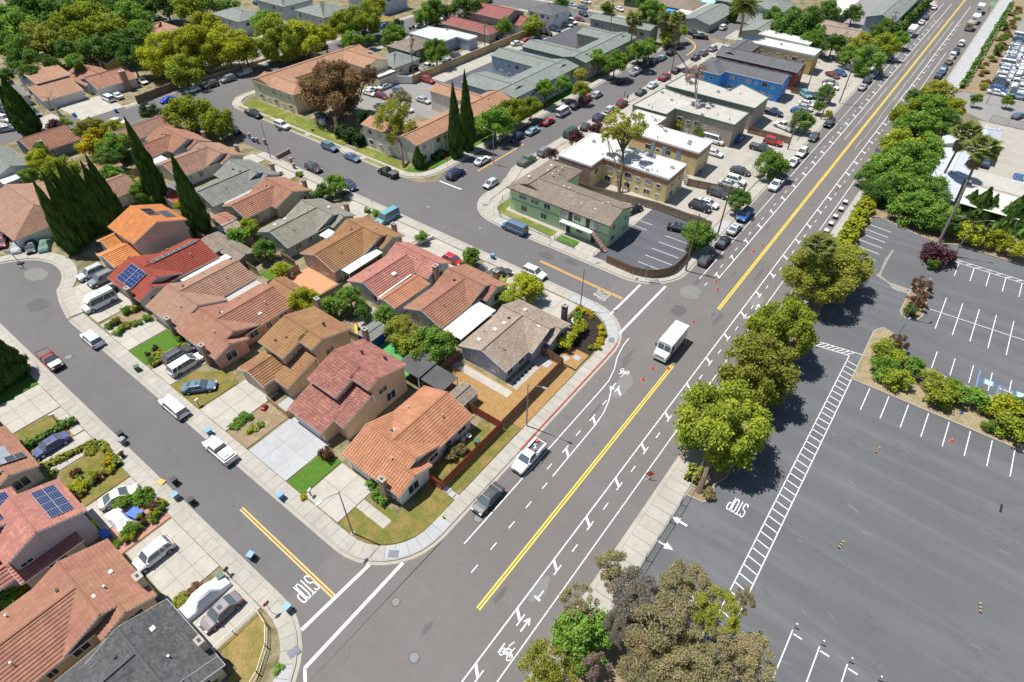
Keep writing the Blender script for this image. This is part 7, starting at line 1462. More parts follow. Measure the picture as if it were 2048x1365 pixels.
# light and far cars
F_ = [
 ('van', 'green', -77.4,126.9,0, 'dark green van beside the purple shrub'),('hatch', 'charcoal', -77.0,132.8,346, 'charcoal car just above the green van'),('suv', 'navy', -77.0,139.6,0, 'dark blue-green SUV, third up the right kerb of the tree-lined street'),('hatch', 'silver', -77.5,146.5,0, 'silver car below the maroon SUV'),('suv', 'maroon', -76.9,151.9,0, 'maroon SUV on the right kerb of the tree-lined street'),('sedan', 'green', -77.0,163.1,0, 'dark green sedan on the right kerb'),('sedan', 'white', -76.9,170.1,0, 'white sedan behind the red pickup'),('pickup', 'red', -77.1,178.2,0, 'red pickup with blue load'),('sedan', 'black', -77.0,185.7,0, 'black sedan before the dead tree'),
 ('sedan', 'navy', -87.0,116.6,180, 'dark sedan nearest the young trees on the left kerb'),('sedan', 'ltblue', -86.1,122.1,0, 'pale blue sedan on the left kerb'),('sedan', 'red', -86.3,129.3,0, 'red car in the tree shade'),('van', 'white', -86.5,136.7,0, 'white van on the tree-lined street'),('hatch', 'black', -86.3,142.7,0, 'black hatchback between white van and red van'),('minivan', 'red', -86.7,148.3,0, 'red minivan behind the black hatchback'),('hatch', 'silver', -85.9,153.4,0, 'silver coupe at the driveway gap'),('sedan', 'black', -86.1,166.8,0, 'black car in deep tree shade'),('pickup', 'white', -86.2,176.7,0, 'white pickup on the left kerb'),('pickup', 'navy', -86.9,183.8,0, 'dark blue pickup beyond the white one'),('sedan', 'charcoal', -86.1,188.7,0, 'charcoal sedan on the left kerb near the bend'),('sedan', 'ltblue', -85.8,193.7,0, 'light blue sedan near the bend'),('suv', 'black', -85.8,200.1,0, 'black SUV in the bend shade'),('sedan', 'charcoal', -87.1,206.6,0, 'dark sedan deepest in the bend shade'),
 ('sedan', 'black', -77.3,200.8,0, 'black sedan at the inner bend kerb'),('suv', 'grey', -77.1,206.6,0, 'grey SUV at the inner bend kerb'),('suv', 'silver', -76.6,212.9,0, 'silver SUV, furthest at the inner bend kerb'),('suv', 'white', -83.3,237.6,0, 'white SUV in the pale driveway behind the bend'),('pickup', 'black', -89.1,224.1,114, 'black tow truck turning at the bend'),('pickup', 'black', -85.2,222.0,69, 'black flatbed beside the tow truck'),
 ('coupe', 'brightblue', -178.5,75.7,180, 'bright blue sports car by the tall dark wall'),('sedan', 'white', -179.6,83.8,180, 'white sedan behind the bright blue car'),('suv', 'charcoal', -178.9,89.4,180, 'dark SUV under the yellow-green trees'),('suv', 'grey', -179.0,95.2,180, 'grey SUV under the yellow-green trees'),('suv', 'silver', -179.9,101.5,180, 'silver SUV at the end of the shaded kerb row'),('sedan', 'charcoal', -179.7,119.6,180, 'charcoal sedan below the large roadside tree'),('sedan', 'silver', -180.2,124.5,180, 'silver sedan below the large roadside tree'),('pickup', 'charcoal', -180.3,130.9,180, 'dark pickup below the large roadside tree'),
 ('minivan', 'white', -192.1,65.9,270, 'white minivan, left of two white vehicles on the drive'),('sedan', 'white', -192.3,68.5,270, 'white sedan, right of two white vehicles on the drive'),('sedan', 'white', -197.7,78.6,90, 'white sedan by the grey garden wall'),('suv', 'white', -199.3,42.3,73, 'white SUV at the left edge drive'),('suv', 'grey', -203.9,45.3,73, 'grey SUV behind the double cypress'),('minivan', 'steelblue', -197.5,48.7,90, 'blue minivan right of the double cypress'),('sedan', 'silver', -192.5,40.3,24, 'silver sedan at the kerb by the left edge'),('sedan', 'white', -174.8,59.7,65, 'white car behind the terracotta ridge at the bend'),
 ('sedan', 'silver', -313.1,85.7,90, 'pale grey car in the far left corner street'),('sedan', 'silver', -254.2,116.0,18, 'silver sedan on the far shaded street'),('suv', 'white', -255.5,144.5,0, 'white SUV at the very top left'),('sedan', 'navy', -243.8,151.5,90, 'navy car at the top edge beside a grey roof'),
 ('sedan', 'white', -139.5,115.7,0, 'white sedan by the cream block garage'),('sedan', 'white', -138.2,120.2,0, 'white car in the middle of the pale yard') , ('sedan', 'white', -138.0,113.9,90, 'white sedan beside the red one in the pale yard'),('sedan', 'maroon', -133.9,114.6,90, 'dark red sedan with pale bonnet in the yard'),('sedan', 'steelblue', -132.7,120.6,90, 'blue car behind the sparse tree top'),('sedan', 'silver', -122.2,119.6,90, 'silver sedan by the beige block stair'),('sedan', 'white', -121.7,112.2,90, 'white car with dark windows in the yard'),('coupe', 'steelblue', -136.2,95.0,90, 'blue coupe in the shade under the russet tree'),('suv', 'red', -131.7,131.5,90, 'red SUV beside the tan alley wall'),('suv', 'black', -142.3,136.3,0, 'black pickup behind the tan alley wall'),('pickup', 'white', -139.6,139.5,0, 'white pickup behind the tan alley wall'),('suv', 'charcoal', -139.1,153.0,90, 'dark SUV behind the lone round tree'),('sedan', 'ltblue', -138.5,148.3,0, 'pale blue car roof behind the lone tree'),
 ('sedan', 'blue', -143.0,176.1,0, 'blue car behind the alley wall, left'),('sedan', 'navy', -140.1,176.2,90, 'navy car behind the alley wall'),('suv', 'white', -140.2,180.4,0, 'white vehicle behind the alley wall'),('sedan', 'white', -131.6,176.0,26, 'white sedan, first in the walled car park'),('sedan', 'red', -130.8,180.8,22, 'red car, second in the walled car park'),('sedan', 'navy', -129.9,184.3,26, 'navy car, third in the walled car park'),('minivan', 'black', -130.8,191.6,90, 'black minivan in the walled car park'),('suv', 'navy', -130.7,197.1,90, 'navy SUV in the walled car park'),('sedan', 'silver', -130.5,205.0,90, 'silver sedan in the walled car park'),('suv', 'white', -130.8,208.9,110, 'white SUV beside the silver sedan'),('sedan', 'maroon', -130.5,213.2,90, 'brown-red car at the end of the walled car park'),('suv', 'charcoal', -133.1,220.5,114, 'dark SUV at the car park exit'),
 ('sedan', 'ltblue', -144.5,228.8,90, 'pale blue car at the far kerb'),('sedan', 'steelblue', -138.4,228.1,90, 'blue-grey car at the far kerb'),('sedan', 'white', -142.1,236.5,90, 'white car in the far driveway'),('sedan', 'white', -125.7,235.4,117, 'white sedan before the dark green house'),('suv', 'navy', -138.3,216.4,104, 'dark car at the street tree by the lavender-roofed house'),
 ('hatch', 'white', -171.3,170.1,31, 'white hatchback in the far street'),('sedan', 'white', -171.2,183.2,0, 'white sedan in the far street'),('sedan', 'charcoal', -171.8,176.1,0, 'dark car in the far street shade'),('coupe', 'red', -180.8,196.0,334, 'red and white car in the far street'),('suv', 'navy', -181.0,155.8,0, 'navy SUV below the large bright tree'),('suv', 'blue', -181.0,161.5,0, 'blue SUV below the large bright tree'),('sedan', 'charcoal', -181.3,151.4,0, 'dark car in shade below the large bright tree'),('suv', 'charcoal', -173.3,211.4,0, 'dark car at the top edge by the red roofs'),
 ('sedan', 'black', -46.8,103.8,16, 'black car behind the mint green block'),('sedan', 'black', -35.9,103.0,74, 'black sedan by the dark green corner tree'),('suv', 'black', -36.1,113.4,90, 'black SUV in the apartment yard row, first'),('sedan', 'white', -35.4,115.8,90, 'white sedan in the apartment yard row, second'),('suv', 'charcoal', -35.4,121.1,90, 'dark pickup in the apartment yard row, third'),('sedan', 'silver', -35.2,126.6,90, 'silver sedan in the apartment yard row, fourth'),('suv', 'white', -34.6,129.1,90, 'white SUV in the apartment yard row, fifth'),('sedan', 'charcoal', -35.5,134.2,90, 'dark sedan in the apartment yard row, last'),
 ('pickup', 'white', -36.1,164.9,289, 'white crew cab pickup in the apartment yard'),('suv', 'red', -35.0,154.0,90, 'red car by the kerb tree in the yard'),('pickup', 'charcoal', -36.0,148.6,90, 'dark pickup in the shaded yard'),('van', 'white', -47.1,145.6,90, 'white van beside the taupe block'),('sedan', 'white', -44.2,139.1,90, 'white car behind the yellow block stair'),('sedan', 'blue', -42.5,151.1,0, 'blue car in the deep shade of the taupe block'),('pickup', 'navy', -41.6,172.1,90, 'dark blue car by the fenced yard'),
 ('sedan', 'white', -36.1,183.9,90, 'white sedan in the blue block yard row, first'),('sedan', 'silver', -35.8,180.8,90, 'silver sedan in the blue block yard row, second'),('sedan', 'blue', -36.0,177.6,90, 'blue car in the blue block yard row, third'),('suv', 'teal', -38.5,190.5,133, 'teal pickup with rubbish beside the blue block'),('pickup', 'green', -36.2,190.9,104, 'green flatbed with turquoise load'),('sedan', 'white', -34.7,201.9,90, 'white car in the maroon block yard'),('sedan', 'grey', -35.6,204.8,90, 'grey car in the maroon block yard'),('hatch', 'blue', -35.7,215.5,115, 'bright blue hatchback by the motorbikes'),('sedan', 'maroon', -37.1,212.2,118, 'maroon car beside the blue hatchback'),('suv', 'charcoal', -34.6,221.5,122, 'dark car in the olive shade'),
 ('sedan', 'silver', -27.1,207.4,0, 'silver sedan, first on the upper main road kerb'),('suv', 'charcoal', -27.4,213.9,0, 'dark SUV behind the silver sedan'),('pickup', 'ltblue', -27.2,220.6,0, 'pale pickup under the spreading tree'),('sedan', 'maroon', -26.8,225.3,0, 'dark red car under the spreading tree'),('sedan', 'blue', -27.2,241.2,0, 'blue car emerging from tree shade'),('sedan', 'white', -27.0,291.0,0, 'white car beyond the white camper'),('sedan', 'charcoal', -27.0,299.4,0, 'dark car beyond the white camper'),('sedan', 'white', -27.2,317.2,0, 'white car near the top of the main road'),
 ('sedan', 'offwhite', -12.7,174.1,180, 'white car at the right kerb by the bright tree'),('pickup', 'olivegreen', -12.5,163.6,0, 'green pickup at the right kerb'),('sedan', 'silver', -12.6,156.2,0, 'silver car at the right kerb end'),
 ('sedan', 'navy', -12.0,232.1,0, 'navy car, first of the far right kerb row'),('suv', 'ltblue', -11.9,236.6,0, 'light blue car, second of the far right kerb row'),('sedan', 'charcoal', -12.0,241.1,0, 'dark car, third of the far right kerb row'),('suv', 'tan', -11.8,248.5,0, 'tan pickup camper on the far right kerb'),('suv', 'white', -12.0,255.8,0, 'white loaded car on the far right kerb'),('suv', 'navy', -11.8,261.1,0, 'dark blue car on the far right kerb'),('suv', 'white', -11.8,272.0,0, 'white SUV on the far right kerb'),
 ('hatch', 'charcoal', 3.9,277.5,0, 'dark car driving in the far lot aisle'),('suv', 'charcoal', 9.0,231.9,0, 'dark SUV at the far lot aisle end'),('sedan', 'black', 8.9,228.3,0, 'black car behind the dark SUV at the aisle end'),('sedan', 'navy', 9.0,174.0,0, 'dark car under the tall palm in the office yard'),('sedan', 'blue', 16.0,170.2,0, 'dark blue car cut by the right edge'),('hatch', 'steelblue', 12.0,211.3,22, 'car at the right edge behind the fence bank'),('sedan', 'steelblue', -2.0,172.1,24, 'blue car glimpsed below the office trees'),
]
for a in F_: car(*a, full=False)
# packed far lot: two facing ranks
ranks = ['white', 'blue', 'navy', 'black', 'charcoal', 'white', 'silver', 'white', 'white', 'ltblue', 'white', 'white', 'navy', 'steelblue', 'silver', 'white', 'white', 'ltblue', 'white', 'white', 'silver', 'steelblue', 'navy', 'steelblue', 'white', 'white']
ordn = ['first', 'second', 'third', 'fourth', 'fifth', 'sixth', 'seventh', 'eighth', 'ninth', 'tenth', 'eleventh', 'twelfth', 'thirteenth', 'fourteenth', 'fifteenth', 'sixteenth', 'seventeenth', 'eighteenth', 'nineteenth', 'twentieth', 'twenty-first', 'twenty-second', 'twenty-third', 'twenty-fourth', 'twenty-fifth', 'twenty-sixth']
for i, c in enumerate(ranks):
    y = 227.0+i*2.75; ty = R.choice(['sedan', 'suv', 'hatch', 'sedan']) if i not in (11,24) else 'van'
    car(ty, c, 5.1, y, 90, '%s vehicle, %s from near end, left rank of packed lot' % ({'ltblue': 'light blue', 'steelblue': 'steel blue'}.get(c, c), ordn[i]), False, 'cars packed in the far lot')
    if i < 22: c2 = R.choice(['white', 'navy', 'charcoal', 'silver', 'ltblue', 'white', 'maroon' if i > 18 else 'white']); car('sedan' if i % 3 else 'suv', c2,10.2, y+.4+(3 if i > 4 else 0),270, '%s car, %s from near end, right rank of packed lot' % ({'ltblue': 'light blue'}.get(c2, c2), ordn[i]), False, 'cars packed in the far lot')
# special vehicles
def vehicle(name, label, cat, x, y, head, group='parked cars'): return thing(name, label, cat, (x, y, .03),-rad(head), group)
def wheels(t, w, ys, r=.42):
    for yy in ys:
        for sx in (-1,1):
            m = MB(); x0, x1 = sorted((sx*(w-.26), sx*(w+.01))); m.tube([(x0, yy, r),(x1, yy, r)], r, M_tyre, 14); xx = sx*(w+.02); m.tube([(xx-.02*sx, yy, r),(xx, yy, r)], r*.55, M_rim, 10); build(m, 'wheel', t)
# white step van in the junction
x, y, hd = -21.7,70.3,180; t = vehicle('step_van', 'white box-shaped step van parked in the middle of the junction', 'van', x, y, 180)
Wp = cpaint('white', CC['white']); m = MB(); m.box(-1.15,-3.6,.55,1.15,2.35,3.05, Wp); m.box(-1.1,-3.65,.45,1.1,3.2,.6, M_dark, True); build(m, 'body', t)
m = MB(); m.face([(-1.15,2.35,1.75),(1.15,2.35,1.75),(1.15,2.35,3.05),(-1.15,2.35,3.05)], Wp)
q = [(-1.15,2.35,.55),(-1.1,3.6,.55),(-1.05,3.55,1.35),(-1.12,2.6,1.75),(-1.15,2.36,3.0)]
for s in (1,-1): m.face([(p[0]*s, p[1], p[2]) for p in q], Wp)
for a, b in zip(q[1:], q[2:]): m.face([a, (-a[0], a[1], a[2]),(-b[0], b[1], b[2]), b], Wp)
build(m, 'cab', t); m = MB()
for s in (-1,1): m.face([(s*.08,2.66,1.80),(s*1.0,2.66,1.80),(s*1.0,2.46,2.72),(s*.08,2.46,2.72)], M_cglass)
build(m, 'windscreen', t); m = MB(); m.box(-.75,3.58,.75,.75,3.62,1.2, M_metal); build(m, 'grille', t); m = MB(); m.box(-1.12,3.58,.5,1.12,3.78,.68, M_metal, True); build(m, 'bumper', t)
for s in (-1,1): m = MB(); m.box(s*.9-.14,3.58,.85, s*.9+.14,3.64,1.12, M_lamp); build(m, 'headlight', t); m = MB(); m.box(s*1.42-.12,2.45,1.9, s*1.42+.12,2.52,2.35, M_dark); m.bar((s*1.1,2.4,2.1),(s*1.4,2.48,2.1),.04,.04, M_dark); build(m, 'mirror', t); m = MB(); m.box(s*1.16-.01,1.2,.7, s*1.16+.01,2.1,2.6, M_cglass); build(m, 'side_door', t)
m = MB(); m.box(-.35,-.6,3.05,.35,.1,3.25, Wp); m.box(-.9,-3.4,3.05,.9,2.1,3.09, Wp); build(m, 'roof_vent', t); m = MB(); m.box(-.8,2.36,2.82,.8,2.40,2.92, M_dark); build(m, 'marker_lights', t); wheels(t, 1.12,(-2.2,2.45),.43)
# white utility pickups
def utility(x, y, head, label, load=True):
    t = car('pickup', 'white', x, y, head, label, True); m = MB(); m.box(-.95,-2.7,1.12,-.66,-.65,1.45, Wp); m.box(.66,-2.7,1.12,.95,-.65,1.45, Wp); build(m, 'tool_box', t)
    for j in range(5): m = MB(); a, b = R.uniform(-.5,.5), R.uniform(-2.4,-.9); m.box(a-.18, b-.2,1.12, a+.18, b+.2,1.12+R.uniform(.15,.4),[plain('red_tool', (.5,.06,.04)), M_cone, M_trim, plain('blue_tool', (.05,.2,.5)), M_metal][j]); build(m, 'load', t)
    return t
x, y, hd = -26.8,39.4,180; t = utility(x, y, 180, 'white utility pickup with tools and ladder rack parked beside the red kerb')
m = MB()
for s in (-.8,.8): m.bar((s, -2.6,1.45),(s, -2.6,2.0),.05,.05, M_dark); m.bar((s, -.7,1.45),(s, -.7,2.0),.05,.05, M_dark); m.bar((s, -2.7,2.0),(s, .6,2.0),.05,.05, M_dark)
build(m, 'ladder_rack', t)
x, y, hd = -60.1,15.1,270; t = car('pickup', 'white', x, y, 270, 'white pickup with a white load in its bed on the near side street'); m = MB(); m.box(-.7,-2.5,1.13,.7,-.8,1.36, M_trim); m.box(-.5,-2.2,1.36,.3,-1.4,1.5, M_metal); build(m, 'load', t)
x, y, hd = -95.8,9.1,90; t = car('pickup', 'maroon', x, y, 90, 'old maroon pickup with faded white bonnet beside the cypress clump'); m = MB(); m.box(-.82,1.3,1.06,.82,2.6,1.13, Wp); build(m, 'faded_bonnet', t)
# camper van in the cul-de-sac
x, y, hd = -103.7,20.5,180; t = car('van', 'white', x, y, hd, 'white high-roofed camper van on the cul-de-sac drive'); m = MB(); m.box(-.85,-2.55,2.12,.85,1.1,2.55, Wp); m.face([(-.85,1.1,2.55),(-.85,1.1,2.12),(-.7,1.9,1.9),(-.6,1.5,2.3)], Wp); m.face([(.85,1.1,2.55),(.6,1.5,2.3),(.7,1.9,1.9),(.85,1.1,2.12)], Wp); m.face([(-.85,1.1,2.55),(-.6,1.5,2.3),(.6,1.5,2.3),(.85,1.1,2.55)], Wp); m.face([(-.6,1.5,2.3),(-.7,1.9,1.9),(.7,1.9,1.9),(.6,1.5,2.3)], Wp); build(m, 'high_roof', t)
m = MB(); m.box(-.3,-.9,2.55,.3,-.3,2.72, M_trim); m.box(-.2,.2,2.55,.2,.5,2.62, M_trim); build(m, 'roof_vent', t)
# campers and trailers along the kerbs
def camper(x, y, head, L, label, colr='white', H_=3.0, cab=True):
    t = vehicle('camper', label, 'camper', x, y, head, 'campers parked along the main road'); P = cpaint(colr, CC[colr]); m = MB(); m.box(-1.15,-L/2,.5,1.15, L/2-(1.6 if cab else 0), H_, P, True)
    build(m, 'body', t); m = MB()
    if cab: m.box(-1.1, L/2-1.6,2.0,1.1, L/2-.6, H_-.1, P, True); m.box(-1.0, L/2-1.6,.5,1.0, L/2-.9,2.0, P); m.box(-.95, L/2-.9,.5,.95, L/2,1.15, P); m.face([(-.9, L/2-.35,1.16),(.9, L/2-.35,1.16),(.85, L/2-.85,1.95),(-.85, L/2-.85,1.95)], M_cglass); build(m, 'cab', t)
    m = MB(); m.box(-1.17,-L/2+.8,1.5,1.17, L/2-2.4,2.1, M_cglass); build(m, 'side_window', t); m = MB(); m.box(-.5,-L/4, H_, .1,-L/4+.8, H_+.28, M_trim); m.box(.2, L/8, H_, .6, L/8+.4, H_+.15, M_metal); build(m, 'roof_vent', t)
    m = MB(); m.box(-.6,-L/2-.01,1.5,.6,-L/2+.02,2.2, M_cglass); build(m, 'rear_window', t); wheels(t, 1.05,(-L*.22, L*.34),.36); return t
camper(*(-27.2,272.4,180),7.4, 'white camper at the left kerb of the upper main road'); camper(-26.9,344,0,7.5, 'camper at the top left kerb of the main road, almost out of view', 'offwhite')
camper(*(-12.2,322.5),0,7.0, 'pale camper with a dark rear window, furthest at the right kerb', 'offwhite', 3.1); camper(*(-11.5,305.7),0,6.6, 'white camper in the middle of three at the right kerb', 'white', 2.8); camper(*(-11.7,294.2),0,6.0, 'tan and white camper nearest of three at the right kerb', 'tan', 2.8, False)
# covered vehicles
def covered(x, y, head, label, mat, L=4.6, H_=1.45, w=.95):
    t = vehicle('covered_car', label, 'covered car', x, y, head); m = MB(); P = [(-L/2,.0,.55),(-L/2+.15,.75,1.0),(-L*.28,.95,1.0),(-L*.14, H_/1.45*1.38,.78),(L*.10, H_/1.45*1.42,.78),(L*.24,.98,.98),(L*.42,.85,.98),(L/2,.55,.8),(L/2+.05,0,.6)]
    n = 9; base = 0; k = m.mi(mat)
    for yy, z, f in P:
        for j in range(n):
            a = math.pi*j/(n-1); c = math.cos(a); xx = -w*(1 if f > .9 else .98)*math.copysign(abs(c)**.5, c)*(1 if j in (0, n-1) else f); zz = z*max(0, math.sin(a))**.35+R.uniform(-.06,.05)
            m.v.append((xx+R.uniform(-.02,.02), yy, max(.02, zz)))
    for i in range(len(P)-1):
        for j in range(n-1): m.f.append((i*n+j, i*n+j+1,(i+1)*n+j+1,(i+1)*n+j)); m.m.append(k); m.uv.append([(0,0)]*4)
    build(m, 'cover', t); return t
Mwc = plain('white_car_cover', (.72,.73,.76),.6,.06,3); covered(*(-60.3,1.8,90), 'car under a white cover on the red brick pad', Mwc); covered(*(-44.0,2.6,180), 'long vehicle under a white cover beside the mauve sedan', Mwc, 5.8,1.85,1.02)
covered(*(-133.3,19.3,120), 'car under a pale grey cover, left of the black sedan', plain('grey_car_cover', (.36,.40,.41),.7,.1,3)); covered(*(-129.7,22.6,119), 'car under a green cover, right of the black sedan', plain('green_car_cover', (.10,.19,.16),.7,.1,3))
# ================================================================ fences, poles, signs and small things
def fence(pts, h, mat, label, panel=2.4, boards=.15, cat='fence', name='wooden_fence', cap=None, maxparts=40, postm=None, gap=.0):
    t = thing(name, label, cat); pts = [Vector(p) for p in pts]
    for a, b in zip(pts, pts[1:]):
        L = (b-a).length; n = max(1, round(L/panel)); d = (b-a)/L; ang = math.atan2(d.y, d.x); pl_ = L/n
        m = MB(); k = max(1, int(pl_/boards))
        for i in range(k): x0 = pl_*i/k; m.box(x0+.008,-.012+(.014 if i % 2 else 0),.05, x0+pl_/k-.008,.014+(.014 if i % 2 else 0), h*(1+R.uniform(-.012,.012)), mat)
        m.box(0,-.05,.3, pl_, -.012,.39, mat); m.box(0,-.05, h-.35, pl_, -.012, h-.26, mat); me = m.mesh('fence_panel')
        m = MB(); m.box(-.05,-.06,0,.05,.06, h+.04, postm or mat); mp = m.mesh('post')
        for i in range(n): link('fence_panel', me, t, (a.x+d.x*pl_*i, a.y+d.y*pl_*i, 0), ang)
        for i in range(n+1): link('post', mp, t, (a.x+d.x*pl_*i, a.y+d.y*pl_*i, 0), ang)
    return t
fence([(-34.8,28.9),(-32.85,28.9),(-32.85,41.2)],1.75, M_wood_red, 'red wooden fence round the side garden of the orange-roofed house')
fence([(-32.85,41.2),(-46.6,40.9)],1.75, M_wood_red, 'red wooden fence behind the grey metal shed')
fence([(-32.9,41.5),(-33.0,56.7),(-37.2,56.9)],1.8, M_wood_brn, 'dark brown wooden fence round the orange mulch yard'); fence([(-46.9,40.0),(-46.9,48.2)],1.7, M_wood_brn, 'brown fence beside the large dark green tree')
fence([(-62.6,24.5),(-58.0,24.4),(-57.8,28.2)],1.4, M_wood_tan, 'pale wooden fence between vegetable bed and small patio')
fence([(-60.6,46.4),(-50.2,46.2)],1.7, M_wood_blue, 'bright blue fence along the green turf yard', .25*8); fence([(-77.6,41.4),(-70.2,42.6)],1.7, M_wood_red, 'short bright red fence beside the yellow-fruited tree'); fence([(-90.2,47.8),(-86.3,47.8)],1.8, M_wood_brn, 'brown gate fence with white hatch beside the salmon paving')
for a, b, lb in (((-61.6,41.0),(-61.4,48.8), 'brown fence left of the blue shed'),((-74.6,41.6),(-74.2,48.6), 'low dark fence beside the pink-tiled house'),((-99.4,42.0),(-99.4,48.0), 'brown fence by the cream-roofed shed'),((-99,42.4),(-90,42.2), 'brown back fence below the sage green house'),((-84.8,40.9),(-84.8,47.4), 'brown fence right of the small back lawn'),((-126.0,46.0),(-113.5,46.4), 'brown fence behind the pale grey shingle-roofed house'),((-143.6,45.4),(-129,45.9), 'brown fence below the straw back lawn'),((-143.6,45.4),(-144.0,51), 'grey fence left of the straw back lawn'),((-72.9,41.0),(-62.0,41.2), 'brown fence behind the two-storey tan house'),((-128.8,27),(-120.2,43), 'pale fence behind the cypress row'),((-112.8,42.6),(-99.6,42.4), 'brown fence behind the deep red roofed house')): fence([a, b],1.7, M_wood, lb)
fence([(-66.6,104.9),(-58.8,104.8),(-43.0,107.4),(-31.0,107.3)],1.9, M_wood, 'weathered wooden fence between the mint green and yellow apartment blocks')
fence([(-41.6,84.3),(-36.0,84.2)] + arc(-36.6,90.6,6.4,-88,0,9) + [(-30.4,100.5)],1.85, M_wood_brn, 'curved dark wooden fence round the small corner car park', 1.2)
fence([(-42.6,121.0),(-31.2,123.6),(-31.4,126.5)],1.9, M_wood_brn, 'dark wooden fence right of the second yellow block'); fence([(-42.5,156.6),(-31.5,156.6)],1.8, M_wood_brn, 'dark wooden fence between taupe block yards'); fence([(-42.8,191.2),(-31.5,191.0)],1.6, M_wood_brn, 'dark cluttered fence by the maroon block yard')
def solid_wall(pts, h, wd, mat, label, name='garden_wall', cat='wall', posts=3.0, pm=None):
    t = thing(name, label, cat); m = MB()
    for a, b in zip(pts, pts[1:]): m.bar((*a, h/2),(*b, h/2), wd, h, mat)
    build(m, 'wall', t)
    if posts:
        for a, b in zip(pts, pts[1:]):
            a = Vector(a); b = Vector(b); n = max(1, int((b-a).length/posts))
            for i in range(n+1): p = a.lerp(b, i/n); m = MB(); m.box(p.x-wd*.9, p.y-wd*.9,0, p.x+wd*.9, p.y+wd*.9, h+.12, pm or mat); build(m, 'pier', t)
    return t
M_tanwall = stucco('tan_wall', (.42,.31,.17)); solid_wall([(-134.5,128.0),(-135.0,209.0)],2.3,.25, M_tanwall, 'long tan block wall along the alley behind the apartments', posts=6)
solid_wall([(-139.5,124.5),(-134.6,127.8)],2.2,.2, M_trim, 'white painted wall section beside the tan block wall'); solid_wall([(-183.5,69.8),(-185.2,82.6)],2.2,.25, stucco('brown_wall', (.20,.13,.09)), 'dark brown wall behind the bright blue car'); solid_wall([(-186.4,84),(-186.0,104),(-186,118)],.8,.25, stucco('peach_wall', (.60,.40,.25)), 'low peach wall with piers under the yellow-green trees', posts=4)
m_w = M_trim
for a, b, lb in (((-74.2,64.8),(-72.9,70.4), 'white garden wall with stone-ball piers beside the small round tree'),((-61.4,64.6),(-61.6,70.6), 'white garden wall with piers in front of the red hatchback'), ): solid_wall([a, b],.8,.2, m_w, lb, posts=5)
solid_wall([(-125.6,73.0),(-126.1,76.6)],.9,.3, M_brick, 'low brick wall and gate piers at the shrubby front yard'); solid_wall([(-139.0,65.5),(-131.8,66.2)],1.8,.2, stucco('painted_wall', (.48,.40,.12)), 'garden wall painted with orange and yellow shapes beside the dark SUV', posts=0)
for p_, lb in (((-136.4,75.1), 'first brick post at the kerb'),((-134.3,75.8), 'second brick post at the kerb'),((-140.2,75.5), 'third brick post by the small garden tree'),((-121.1,73.5), 'brick post beside the pale drive'),((-118.3,72.2), 'brick post furthest right by the pale drive')): m = MB(); m.box(-.25,-.25,0,.25,.25,1.3, M_brick); m.box(-.3,-.3,1.3,.3,.3,1.4, M_conc); tag(build(m, 'brick_post', loc=(*p_, 0)), lb, 'gate post', 'brick gate posts along the kerb')
def railing(pts, h, mat, label, step=.14, post=2.4, name='iron_fence', mesh=False, cat='fence'):
    """open fence: posts and rails as parts, the thin pickets joined"""
    t = thing(name, label, cat); pts = [Vector(p) for p in pts]; pk = MB()
    for a, b in zip(pts, pts[1:]):
        L = (b-a).length; n = max(1, int(L/post+.5))
        m = MB(); m.bar((*a, h),(*b, h),.05,.05, mat); m.bar((*a, .15),(*b, .15),.04,.04, mat); build(m, 'rail', t)
        for i in range(n+1): p = a.lerp(b, i/n); m = MB(); m.box(p.x-.04, p.y-.04,0, p.x+.04, p.y+.04, h+.06, mat); build(m, 'post', t)
        k = int(L/step)
        for i in range(k): p = a.lerp(b, (i+.5)/k); pk.bar((*p, .15),(*p, h),.018,.018, mat)
    tag(build(pk, 'pickets', t), kind='stuff'); return t
M_iron = plain('white_iron', (.62,.62,.60),.5)
railing([(-38.3,-.4),(-38.3,5.3),(-36.2,5.0),(-34.4,3.7),(-32.9,1.6),(-31.9,-1.4),(-31.7,-5),(-31.7,-20)],1.0, M_iron, 'white iron fence round the straw corner lawn at the bottom')
M_link = plain('chain_link', (.33,.35,.35),.5, metal=.5)
railing([(-71.0,95),(-71.2,90.5),(-69.8,87.0),(-67.6,85.0),(-55.0,84.75)],1.05, M_link, 'chain link fence along the mint green block lawn', .3); railing([(-53.8,84.8),(-49.4,84.8),(-49.2,84.4)],1.05, M_link, 'short chain link fence by the mint block steps', .3); railing([(-44.6,84.4),(-44.4,87.6)],1.0, M_link, 'short rail at the foot of the striped stair', .3)
railing([(-7.75,18),(-7.75,45.5),(-8.0,52)],1.8, M_link, 'tall wire fence between pavement and parking lot', .30,3.0); railing([(9.5,85.9),(60,86.8)],1.5, M_link, 'dark wire fence in the middle of the lot planter', .3,3.0); railing([(6.4,203.2),(60,203.2)],2.0, plain('green_mesh', (.05,.07,.05),.7), 'green screened fence above the office yard', .12,4.0); railing([(-2.8,226),(-2.6,345)],1.0, M_trim, 'white rail along the far planted bank', 1.2,6)
for i, y in enumerate((202,204.5,207,209.5)): m = MB(); m.cyl(-31.0, y, 0,.9,.14, M_trim, 8); m.blob((-31.0, y, 1.0),(.2,.2,.18), M_trim, 6,4); tag(build(m, 'bollard'), 'white stone bollard by the pavement, %s of four' % ['nearest', 'second', 'third', 'furthest'][i], 'bollard', 'white bollards')
